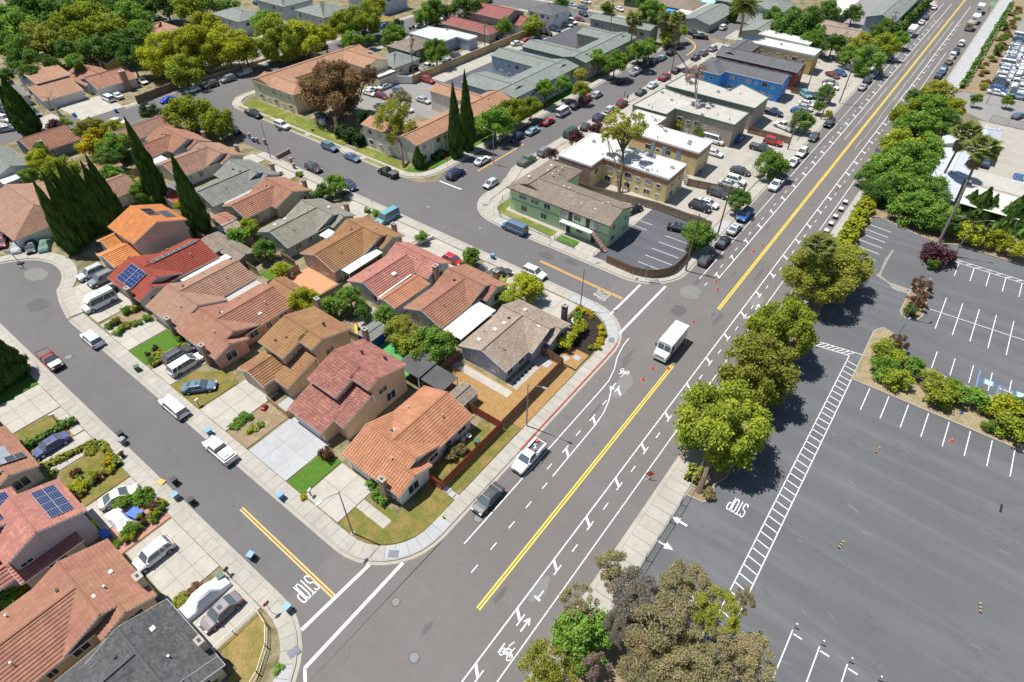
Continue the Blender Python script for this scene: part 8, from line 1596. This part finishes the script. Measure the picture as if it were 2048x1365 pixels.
# street lamps
def lamp(base, h, ang, label, arm=2.2, double=False, name='street_lamp', group='street lamps'):
    t = thing(name, label, 'street lamp', (*base, 0),0, group); m = MB(); m.cyl(0,0,0,.12,.28, M_conc, 10); m.cyl(0,0,.1, h, .11, M_pole, 8,.06); build(m, 'pole', t)
    for s in ((0,180) if double else (0,)):
        a = rad(ang+s); c, q = math.cos(a), math.sin(a); P_ = [(c*arm*u, q*arm*u, h-.25+.75*math.sin(u*1.5)) for u in (0,.25,.5,.75,1)]
        m = MB(); m.tube(P_, .04, M_pole, 6); build(m, 'arm', t); e = P_[-1]; m = MB(); m.box(-.35,-.13,-.08,.35,.13,.06, M_metal, True); o = build(m, 'lamp_head', t); o.location = (e[0]+c*.25, e[1]+q*.25, e[2]); o.rotation_euler = (0,0, a)
    return t
lamp((-30.4,43.8),8.7,8, 'street lamp by the red kerb in front of the orange mulch strip'); lamp((-38.4,70.2),8.4,60, 'street lamp standing in the yellow bushes at the corner'); lamp((-37.2,17.9),9.0,-95, 'street lamp on the dry corner lawn of the orange-roofed house'); lamp((-10.8,21.7),7.6,175, 'street lamp at the bottom edge beside the bright green tree'); lamp((-126.9,72.0),8.9,85, 'street lamp beside the brick gate posts'); lamp((-83.1,102.3),8.0,-170, 'street lamp at the far STOP junction', 2.0); lamp((-74.8,217.1),8.5,180, 'thin lamp pole at the outer bend'); lamp((-177.1,162.3),8,180, 'lamp beside the tall pole at the upper street')
lamp((9.9,127.5),7.7,20, 'double-arm lamp at the purple shrub island', 2.4, True, 'parking_lamp', 'parking lot lamps'); lamp((6.7,101.8),7.5,75, 'parking lamp at the south tip of the long island', .3, False, 'parking_lamp', 'parking lot lamps'); lamp((6.1,88.4),8.0,75, 'parking lamp in the point of the large planter', .3, False, 'parking_lamp', 'parking lot lamps'); lamp((3.9,217.5),7,0, 'parking lamp on the far aisle bank', .3, False, 'parking_lamp', 'parking lot lamps')
# utility poles and wires
POLES = []
def upole(base, h, label, rz=.0, trans=False, lampa=False):
    t = thing('utility_pole', label, 'utility pole', (*base, 0), rz, 'wooden utility poles'); m = MB(); m.cyl(0,0,0, h, .17, M_polewood, 8,.11); build(m, 'pole', t); m = MB(); m.bar((-1.2,0, h-.5),(1.2,0, h-.5),.1,.12, M_polewood); m.bar((-.9,0, h-1.6),(.9,0, h-1.6),.09,.1, M_polewood); build(m, 'crossarm', t)
    for x in (-1.1,-.5,.5,1.1): m = MB(); m.cyl(x, 0, h-.44, h-.28,.05, M_metal, 6); build(m, 'insulator', t)
    if trans:
        for x in (-.5,.5): m = MB(); m.cyl(x, -.25, h-2.6, h-1.6,.28, M_metal, 10); build(m, 'transformer', t)
    if lampa: m = MB(); m.tube([(0,0, h-3.6),(1.5,0, h-3.0),(2.8,0, h-2.9)],.04, M_metal, 6); m.box(2.6,-.15, h-3.0,3.2,.15, h-2.85, M_metal, True); build(m, 'lamp_arm', t)
    POLES.append((base, h)); return t
for a in (((-28.8,91.3),12.0, 'utility pole at the corner of the curved wooden fence'),((-28.9,105.9),11.0, 'utility pole among the kerb cars near the blue pickup'),((-30.9,153.3),10.5, 'utility pole beside the dark kerb tree', 0, False, True),((-30.0,176.9),11.5, 'utility pole beside the round olive bush'),((-29.3,191.8),12.0, 'leaning-looking utility pole by the grass verge'),((-29.5,217.8),10.0, 'utility pole under the spreading tree', 0, False, True),((-31.4,249.6),12.0, 'utility pole with two transformer drums', 0, True, True),((-30.5,291.3),11.0, 'utility pole before the dark tall hedge', 0, False, True),((-39.4,194.4),9.0, 'thin utility pole in the maroon block yard')): upole(*a)
for a in (((-104.5,190.9),15.2, 'tall utility pole before the long taupe block'),((-75.3,178.4),16.6, 'tall utility pole in front of the dead tree'),((-137.4,131.4),9.8, 'utility pole at the tan wall beside the red SUV', 1.57, True),((-137.0,165.0),9.6, 'utility pole at the tan wall behind the red-roofed houses', 1.57, True),((-169.6,147.9),13.5, 'tall utility pole beside the large bright tree', 1.57),((-165.9,182.3),12.0, 'utility pole at the far street before the red roof', 1.57),((-135.2,225.8),10, 'utility pole near the top edge', 1.57)): upole(*a)
def wire(a, b, sag=.8):
    m = MB(); A = Vector(a); B = Vector(b); m.tube([A.lerp(B, i/10)-Vector((0,0, sag*4*(i/10)*(1-i/10))) for i in range(11)],.022, M_dark, 4, False); return m
wt = thing('overhead_wires', 'overhead wires strung between the poles beside the main road', 'wires'); P8 = POLES[:8]
for (p, h1),(q, h2_) in zip(P8, P8[1:]):
    for dx in (-1.1,1.1,0): build(wire((p[0]+dx, p[1], h1-.3-(1.2 if dx == 0 else 0)),(q[0]+dx, q[1], h2_-.3-(1.2 if dx == 0 else 0))), 'wire', wt)
wt = thing('overhead_wires', 'overhead wires dropping from the alley poles to the apartment blocks', 'wires')
for p, q in (((*POLES[11][0],8.6),(-111,122,6)),((*POLES[12][0],8.6),(-118,160,6)),((*POLES[11][0],9.0),(*POLES[12][0],9.0))): build(wire(p, q, .5), 'wire', wt)
# wheelie bins
def bin_(p, col, label, rz=0, lidm=None):
    t = thing('wheelie_bin', label, 'bin', (*p, 0), rz, 'wheelie bins'); bm = plain('bin_'+col, {'blue': (.10,.22,.38), 'black': (.025,.025,.027), 'grey': (.22,.24,.24), 'green': (.05,.12,.07)}[col],.6)
    m = MB(); a, b = .26,.34; z = [(.10, a),(1.0, b)]; q0 = [(-a, -a*1.1,.1),(a, -a*1.1,.1),(a, a*1.1,.1),(-a, a*1.1,.1)]; q1 = [(-b, -b*1.1,1.0),(b, -b*1.1,1.0),(b, b*1.1,1.0),(-b, b*1.1,1.0)]
    for i in range(4): m.face([q0[i], q0[(i+1) % 4], q1[(i+1) % 4], q1[i]], bm)
    build(m, 'body', t); m = MB(); m.box(-b-.03,-b*1.15,1.0, b+.03, b*1.1,1.07, lidm or bm); m.bar((-.25, b*1.25,1.02),(.25, b*1.25,1.02),.04,.04, bm); build(m, 'lid', t)
    for s in (-1,1): m = MB(); m.tube([(s*.22,.36,.12),(s*.30,.36,.12)],.12, M_tyre, 8); build(m, 'wheel', t)
    return t
lb_ = plain('blue_lid', (.13,.30,.50),.5)
for p_, c, lb, l in (((-73.2,8.4), 'black', 'black bin at the kerb, upper of two left of the white pickup', None),((-71.9,8.0), 'grey', 'grey bin at the kerb, lower of two', None),((-60.5,8.8), 'black', 'black bin standing in the road', None),((-58.3,7.7), 'grey', 'blue-lidded bin at the kerb beside the orange pad', lb_),((-56.1,8.5), 'black', 'dark bin in the road, lower of two', None),((-47.9,15.7), 'blue', 'blue bin at the kerb by the bright lawn', lb_),((-44.0,8.7), 'black', 'blue-lidded black bin in the road near the double line', lb_),((-35.8,7.5), 'grey', 'blue-lidded bin at the curved kerb', lb_),((-83.7,16.3), 'green', 'dark green bin at the kerb by the white minivan', None),((-64.1,16.0), 'blue', 'blue bin beside the white pickup bonnet', lb_),((-44.5,5.1), 'green', 'green bin beside the covered vehicle', None),((-59.4,72.4), 'blue', 'blue bin at the kerb near the dark sedan', lb_),((-138.0,75.0), 'blue', 'blue bin at the kerb by the round tree pair', lb_),((-182.3,63.0), 'blue', 'blue bin at the kerb before the long pale drive', lb_),((-188.3,54.9), 'blue', 'blue bin at the kerb right of the leafless tree', lb_),((-172.7,165.8), 'black', 'black bin in the far street, left of two', lb_),((-172.7,167.4), 'black', 'black bin in the far street, right of two', None)): bin_(p_, c, lb, R.uniform(-.3,.3), l)
bin_((-33.8,37.1), 'green', 'pale green bin inside the red fence', .4)
# cones
def cone(p, label, mat=None, s=1.0, group='orange traffic cones'):
    mm = mat or M_cone; t = thing('traffic_cone', label, 'traffic cone', (*p, .03), R.uniform(0,1), group); m = MB(); m.box(-.19*s, -.19*s, 0,.19*s, .19*s, .04, mm); build(m, 'base', t); m = MB(); m.cyl(0,0,.04,.75*s, .14*s, mm, 10,.03); build(m, 'cone', t); m = MB(); m.cyl(0,0,.42*s, .56*s, .082*s, M_trim, 10,.062*s); build(m, 'reflective_band', t)
for p_, lb in (((-21.5,78.8), 'traffic cone behind the white step van'),((-21.8,89.4), 'traffic cone between the step van and the double line'),((-23.0,91.4), 'faint traffic cone beyond the step van'),((-21.2,105.0), 'traffic cone left of the double line, nearer'),((-20.6,108.1), 'traffic cone left of the double line, further'),((-20.2,73.0), 'traffic cone at the rear wheel of the step van'),((-19.8,66.2), 'traffic cone in front of the step van at the double line'),((-21.8,61.7), 'traffic cone alone in the lane near the bike symbol'),((17.4,77.3), 'traffic cone on the empty parking lot'),((-1.5,105.5), 'traffic cone beside the olive-brown tree'),((-21.8,64.7), 'cone at the front left of the step van')): cone(p_, lb, s=1.15)
# orange work sign
x, y = (-12.7,46.5); t = thing('road_work_sign', 'orange diamond road work sign on a folding stand beside the kerb', 'sign', (x, y, .03),.5)
m = MB();
for a, b in ((.55,.4),(-.55,.4),(.55,-.4),(-.55,-.4)): m.bar((0,0,.45),(a, b, 0),.04,.04, M_metal)
m.bar((0,0,.4),(0,0,1.6),.04,.04, M_metal); build(m, 'stand', t); m = MB(); r = .62; m.face([(0,-.05,.55),(r, -.05,.55+r),(0,-.05,.55+2*r),(-r, -.05,.55+r)], M_cone); m.face([(0,-.04,.55),(-r, -.04,.55+r),(0,-.04,.55+2*r),(r, -.04,.55+r)], M_cone); build(m, 'sign_face', t)
# stop and street name signs
def stopsign(p, ang, label):
    t = thing('stop_sign', label, 'stop sign', (*p, 0), rad(ang), 'stop signs'); m = MB(); m.cyl(0,0,0,2.6,.035, M_metal, 6); build(m, 'post', t); m = MB(); m.tube([(0,-.045,2.25),(0,-.07,2.25)],.38, plain('sign_red', (.50,.02,.03),.5),8); build(m, 'sign_face', t)
    m = MB()
    for i, ch in enumerate('STOP'):
        for ln in GL[ch]:
            for (a, b),(c, d) in zip(ln, ln[1:]): m.bar((-.27+.145*i+a*.10,-.075,2.16+b*.18),(-.27+.145*i+c*.10,-.075,2.16+d*.18),.012,.025, M_trim)
    build(m, 'lettering', t)
stopsign((-37.0,6.2),-90, 'stop sign at the iron-fenced lower corner')
stopsign((-35.5,83.2),-90, 'stop sign in front of the curved wooden fence'); stopsign((-90.7,94.5),0, 'stop sign at the lawn corner of the beige block')
x, y = (-33.4,84.3); t = thing('street_name_sign', 'green street name sign in front of the curved wooden fence', 'sign', (x, y, 0),.1); m = MB(); m.cyl(0,0,0,2.9,.035, M_metal, 6); build(m, 'post', t); gs = plain('sign_green', (.02,.22,.14),.5)
m = MB(); m.box(-.45,-.02,2.7,.45,.02,2.9, gs, True); build(m, 'name_plate', t); m = MB(); m.box(-.02,-.45,2.92,.02,.45,3.1, gs, True); build(m, 'name_plate', t)
for p_, lb in (((-53.0,82.2), 'thin sign post behind the blue camper van'),((-68.8,84.6), 'thin sign post at the curved white kerb'),((-90.4,70.8), 'sign post at the kerb above the teal van'),((-70.8,112.0), 'sign post at the yellow block pavement')): t = thing('sign_post', lb, 'sign', (*p_, 0),0, 'small kerb signs'); m = MB(); m.cyl(0,0,0,2.3,.03, M_metal, 6); build(m, 'post', t); m = MB(); m.box(-.16,-.02,1.9,.16,.02,2.3, M_trim, True); build(m, 'sign_face', t)
for p_, lb in (((17.3,81.8), 'blue disabled parking sign before the planter fence'),((23.9,83.1), 'blue disabled parking sign near the right edge')): t = thing('parking_sign', lb, 'sign', (*p_, 0),0, 'disabled parking signs'); m = MB(); m.cyl(0,0,0,1.6,.03, M_metal, 6); build(m, 'post', t); m = MB(); m.box(-.16,-.03,1.5,.16,.03,1.95, plain('sign_blue', (.03,.2,.55),.5), True); build(m, 'sign_face', t)
# mailboxes, hydrant, trolley, furniture
def mailbox(p, label, col=M_trim):
    t = thing('mailbox', label, 'mailbox', (*p, .1), R.uniform(-.3,.3), 'kerb mailboxes'); m = MB(); m.box(-.06,-.06,0,.06,.06,1.0, M_wood); build(m, 'post', t); m = MB(); m.box(-.14,-.28,1.0,.14,.28,1.2, col); m.tube([(0,-.28,1.2),(0,.28,1.2)],.14, col, 10); build(m, 'box', t)
mailbox((-45.3,18.2), 'white mailbox at the lower end of the bright lawn'); mailbox((-70.0,18.0), 'white mailbox on the dry lawn corner behind the canopy pickup'); mailbox((-83.4,4.2), 'white double mailbox on the dry lawn at the left'); mailbox((-44.5,5.9), 'brown mailbox beside the green bin', M_dark)
t = thing('fire_hydrant', 'yellow fire hydrant on the dry lawn by the main road pavement', 'hydrant', (*(-30.0,26.0),.1)); yy = plain('hydrant_yellow', (.62,.55,.10),.5); m = MB(); m.cyl(0,0,0,.55,.13, yy, 10); m.cyl(0,0,0,.06,.2, yy, 10); build(m, 'body', t); m = MB(); m.blob((0,0,.55),(.15,.15,.14), yy, 8,5); build(m, 'bonnet', t)
for s in (-1,1): m = MB(); m.tube([(s*.1,0,.38),(s*.24,0,.38)],.06, yy, 8); build(m, 'nozzle', t)
x, y = (-127.7,17.3); t = thing('basketball_hoop', 'portable basketball hoop standing in the cul-de-sac', 'basketball hoop', (x, y, .03),.6); m = MB(); m.box(-.5,-.35,0,.5,.35,.25, M_dark); build(m, 'base', t); m = MB(); m.bar((0,0,.2),(0,-.6,3.2),.1,.1, M_metal); build(m, 'pole', t); m = MB(); m.box(-.6,-.95,2.9,.6,-.9,3.65, M_trim, True); build(m, 'backboard', t); m = MB(); P_ = [(.23*math.cos(i*.628),-1.2+.23*math.sin(i*.628),3.05) for i in range(11)]; m.tube(P_, .02, M_cone, 5); build(m, 'rim', t)
def chair(p, col, label, rz):
    t = thing('garden_chair', label, 'chair', (*p, .05), rz, 'plastic garden chairs'); m = MB(); m.box(-.24,-.24,.40,.24,.24,.45, col, True); build(m, 'seat', t); m = MB(); m.box(-.24,.2,.45,.24,.25,.9, col, True); build(m, 'backrest', t)
    for a in (-.21,.21):
        for b in (-.21,.21): m = MB(); m.box(a-.02, b-.02,0, a+.02, b+.02,.40, col); build(m, 'leg', t)
chair((-35.6,36.3), M_trim, 'white plastic chair by the side wall of the orange-roofed house', .4); chair((-35.8,35.3), plain('red_plastic', (.5,.08,.04)), 'red plastic chair by the side wall of the orange-roofed house', 1.0); chair((-36.4,34.4), plain('bluegrey_plastic', (.3,.35,.45)), 'blue-grey chair among clutter by the side wall', 2.2)
t = thing('garden_table', 'small round white table beside the plastic chairs', 'table', (*(-35.4,37.2),.05)); m = MB(); m.cyl(0,0,.68,.72,.42, M_trim, 14); build(m, 'tabletop', t); m = MB(); m.cyl(0,0,0,.68,.05, M_trim, 6); build(m, 'leg', t)
for i, p_ in enumerate(((-33.2,29.4),(-32.3,29.3),(-31.3,29.2),(-30.5,29.2))): m = MB(); m.box(-.45,-.4,0,.45,.4,.125, M_new); tag(build(m, 'stepping_stone', loc=(*p_, 0), rz=.1), '%s stepping stone crossing the dry lawn from the red fence' % ['first', 'second', 'third', 'fourth'][i], 'stepping stone', 'stepping stones on the dry lawn')
for i in range(6): m = MB(); m.box(-.25,-.25,0,.25,.25,.10, M_dark); tag(build(m, 'stepping_stone', loc=(-36.6,49.3+i*.95,0)), '%s dark square paver beside the blue-grey house wall' % ordn[i], 'paver', 'dark pavers beside the blue-grey house')
m = MB(); m.poly(rect(-37.0,54.8,-34.6,56.4),.1, M_new); build(m, 'pale_pad', bpy.data.objects['concrete_path'])
for x_, y_ in ((-33.6,58.4),(-32.2,59.6)): m = MB(); m.box(x_-.55, y_-.5,.05, x_+.55, y_+.5,.12, M_new); build(m, 'paving_slab', bpy.data.objects['mulch_panel'])
# round timber speed bumps and black wheel stops on the lot
def bump_(p, ang, label, striped=True):
    t = thing('rubber_bump', label, 'speed bump', (*p, .02), ang, 'rubber bumps on the parking lot');
    for i in range(6): m = MB(); m.box(-.12,-.7+i*.23,0,.12,-.7+i*.23+.22,.06,(plain('bump_tan', (.36,.27,.12),.9) if (i % 2 and striped) else M_tyre)); build(m, 'segment', t)
bump_((9.8,69.6),-.1, 'short striped rubber bump in the upper lot'); bump_((9.8,52.2),-.15, 'short striped rubber bump nearest the ladder hatching'); bump_((24.1,53.8),.15, 'short striped rubber bump at the lower right'); bump_((24.3,69.5),0, 'black rubber bump near the right edge', False)
for i in range(9): m = MB(); p = (8.6+i*2.8-.05,39.2); m.cyl(0,0,0,.95,.07, M_metal, 8); m.cyl(0,0,.95,1.0,.09, M_trim, 8); tag(build(m, 'bollard', loc=(*p, .02)), '%s steel bollard from the left at the head of the bottom bay lines' % ordn[i], 'bollard', 'steel bollards at the bottom bays')
# planter boxes at the right kerb
for i, p_ in enumerate(((-12.3,134.8),(-12.2,131.2),(-12.3,127.4),(-12.2,124.0),(-12.1,120.6))): t = thing('kerb_box', '%s white-topped planter box in the gutter, counted from the far end' % ordn[i], 'planter', (*p_, .03),0, 'planter boxes at the right kerb'); m = MB(); m.box(-.34,-.5,0,.34,.5,.6, M_dark); build(m, 'box', t); m = MB(); m.box(-.38,-.54,.6,.38,.54,.68, M_trim); build(m, 'lid', t)
# yard things
def slide(p):
    t = thing('play_slide', 'small red and yellow plastic slide on the green turf', 'slide', (*p, .06),.8); m = MB(); m.box(-.3,.3,0,.3,.6,1.0, plain('toy_red', (.6,.05,.04))); build(m, 'ladder', t); m = MB(); m.bar((0,.3,.95),(0,-1.1,.08),.45,.08, plain('toy_yellow', (.75,.5,.03))); build(m, 'chute', t)
slide((-64.5,43.0))
for p_, lb, mt in (((-62.1,23.4), 'red toy car on the small patio', plain('toy_red', (.6,.05,.04))),((0,0), 'x', M_trim)):
    if lb != 'x': t = thing('toy_car', lb, 'toy', (*p_, .12),.4); m = MB(); m.box(-.3,-.5,.1,.3,.5,.4, mt); build(m, 'body', t); m = MB(); m.box(-.25,-.2,.4,.25,.3,.6, M_dark); build(m, 'seat', t)
for p_, s_, h_, mt, lb in (((-83.8,49.8),.5,.7, M_metal, 'round metal fire pit on the salmon paving'),((-84.8,45.2),.6,.9, M_metal, 'grey storage box at the edge of the salmon paving'),((-61.4,55.3),.5,.8, plain('green_clutter', (.05,.35,.25)), 'green tarpaulin bundle at the house end wall'),((-60.0,-.2),.6,.8, plain('blue_clutter', (.03,.12,.5)), 'blue tarpaulin heap beside the red-brown roof'),((-59.9,3.4),.8,.7, plain('blue_clutter', (.03,.12,.5)), 'blue covered pile on the brick pad'),((-63.4,4.5),.5,.7, plain('blue_clutter', (.03,.12,.5)), 'blue box beside the silver coupe'),((-132.5,92.2),.7,1.4, M_trim, 'white container behind the cream block fence'),((-37.3,35.5),.25,.5, M_dark, 'dark planter by the side wall'),((-62.1,7.8),.45,.12, plain('orange_pad', (.6,.33,.05)), 'orange utility lid in the pavement'),((-74.6,25.6),.3,.3, M_trim, 'small white box by the salmon house door')):
    t = thing('yard_item', lb, 'yard item', (*p_, .06), R.uniform(0,1)); m = MB(); m.box(-s_, -s_*.7,0, s_, s_*.7, h_*.85, mt); build(m, 'body', t); m = MB(); m.box(-s_*1.05,-s_*.75, h_*.85, s_*1.05, s_*.75, h_, mt); build(m, 'top', t)
PT = [(-73.9,5.7),(-72.3,5.9),(-69.8,5.8),(-69.7,6.8),(-69.1,5.8),(-68.6,4.7),(-68.7,3.9),(-68.6,3.1),(-68.7,2.4),(-68.5,1.5),(-68.1,.9),(-68.0,.0),(-57.9,5.8),(-57.8,5.0),(-58.1,4.3),(-57.8,3.4),(-57.7,2.6),(-57.3,1.6),(-57.4,.9),(-59.1,6.0),(-60.0,5.1),(-58.9,3.5)]
for i, p_ in enumerate(PT):
    t = thing('potted_plant', ('potted plant along the dry plot edge, ' if i < 12 else 'potted plant round the brick pad, ')+ordn[i if i < 12 else i-12]+' of its row', 'potted plant', (*p_, .08),0, 'potted plants in the left front yards'); m = MB(); m.cyl(0,0,0,.35,.16, M_dark, 8,.22); build(m, 'pot', t)
    c = link('foliage', crown_mesh('tiny', i % 3,['green', 'lime', 'olive', 'rust'][i % 4]), t, (0,0,.6),0,(.42,.42,.4))
# parked motorbikes and a few people
def person(p, label, top, rz=.0):
    """skin-modified figure, standing"""
    me = bpy.data.meshes.new('person'); V = [(0,0,.95),(0,0,1.15),(0,0,1.42),(0,0,1.52),(0,0,1.64),(.19,0,1.40),(.27,.03,1.12),(.25,.12,.90),(-.19,0,1.40),(-.27,.03,1.12),(-.25,.12,.90),(.10,0,.90),(.11,.04,.50),(.11,-.02,.07),(.11,.12,.03),(-.10,0,.90),(-.12,-.02,.50),(-.12,-.08,.07),(-.12,.06,.03)]
    E = [(0,1),(1,2),(2,3),(3,4),(2,5),(5,6),(6,7),(2,8),(8,9),(9,10),(0,11),(11,12),(12,13),(13,14),(0,15),(15,16),(16,17),(17,18)]
    r = [.15,.14,.15,.055,.10,.07,.05,.04,.07,.05,.04,.09,.065,.045,.04,.09,.065,.045,.04]
    bm = bmesh.new(); ly = bm.verts.layers.skin.verify(); vs = [bm.verts.new(v) for v in V]
    for a, b in E: bm.edges.new((vs[a], vs[b]))
    for v, q in zip(vs, r): v[ly].radius = (q, q)
    vs[0][ly].use_root = True; bm.to_mesh(me); bm.free(); o = link('person', me, None, (*p, .14), rz); o.modifiers.new('skin', 'SKIN'); o.modifiers.new('sub', 'SUBSURF').levels = 1; me.materials.append(plain('clothes_'+label[:9].replace(' ', '_'), top, .9)); tag(o, label, 'person')
    m = MB(); m.blob((0,0,1.68),(.085,.10,.12), plain('skin_tone', (.35,.2,.14),.7),8,6); build(m, 'head', o); m = MB(); m.blob((0,-.015,1.715),(.095,.11,.10), M_dark, 8,6); build(m, 'hair', o)
person((-42.3,126.8), 'person in dark clothes standing in the yard of the yellow blocks', (.03,.03,.04)); person((-9.3,326.6), 'person in dark clothes walking on the pale far pavement', (.05,.05,.07),1.2); person((-77.4,155.8), 'person in a pale top standing by the maroon SUV', (.5,.42,.38),.5); person((-79.3,157.6), 'person in dark trousers beside the kerb near the maroon SUV', (.2,.12,.10),2.0)
def motorbike(p, label, rz):
    t = thing('motorbike', label, 'motorbike', (*p, .03), rz, 'motorbikes in the yard');
    for yy in (-.7,.7): m = MB(); m.tube([(-.06, yy, .31),(.06, yy, .31)],.31, M_tyre, 12); build(m, 'wheel', t)
    m = MB(); m.blob((0,.1,.8),(.16,.35,.17), M_dark, 8,5); m.bar((0,-.7,.35),(0,.1,.6),.16,.22, M_metal); m.bar((0,.7,.35),(0,.45,1.0),.06,.06, M_metal); build(m, 'frame', t); m = MB(); m.box(-.13,-.6,.74,.13,0,.84, M_dark); build(m, 'seat', t); m = MB(); m.bar((-.35,.42,1.05),(.35,.42,1.05),.04,.04, M_dark); build(m, 'handlebar', t)
for i, a in enumerate(((-37.6,229.3),(-36.4,226.7),(-34.9,224.2),(-35.5,228.6))): motorbike(a, ['first', 'second', 'third', 'fourth'][i]+' motorbike in the row by the yellowish tree', 1.4)
# bare leafless trunk by the white drive at upper left
t = thing('pruned_tree', 'pruned grey tree leaning before the two-storey white house', 'tree', (*(-192.5,52.9),0)); m = MB(); m.tube([(0,0,0),(-.2,-.3,2.4),(-1.2,-.5,4.6)],[.4,.28,.16], M_bark_pale, 8)
for i in range(14): a = i*.6; m.tube([(-.6,-.4,3.2+.1*i),(-.6+math.cos(a)*1.2,-.4+math.sin(a)*1.2,4.3+.12*i),(-.6+math.cos(a)*1.9,-.4+math.sin(a)*1.9,4.6+.14*i)],[.1,.06,.02], M_bark_pale, 5)
build(m, 'trunk', t)
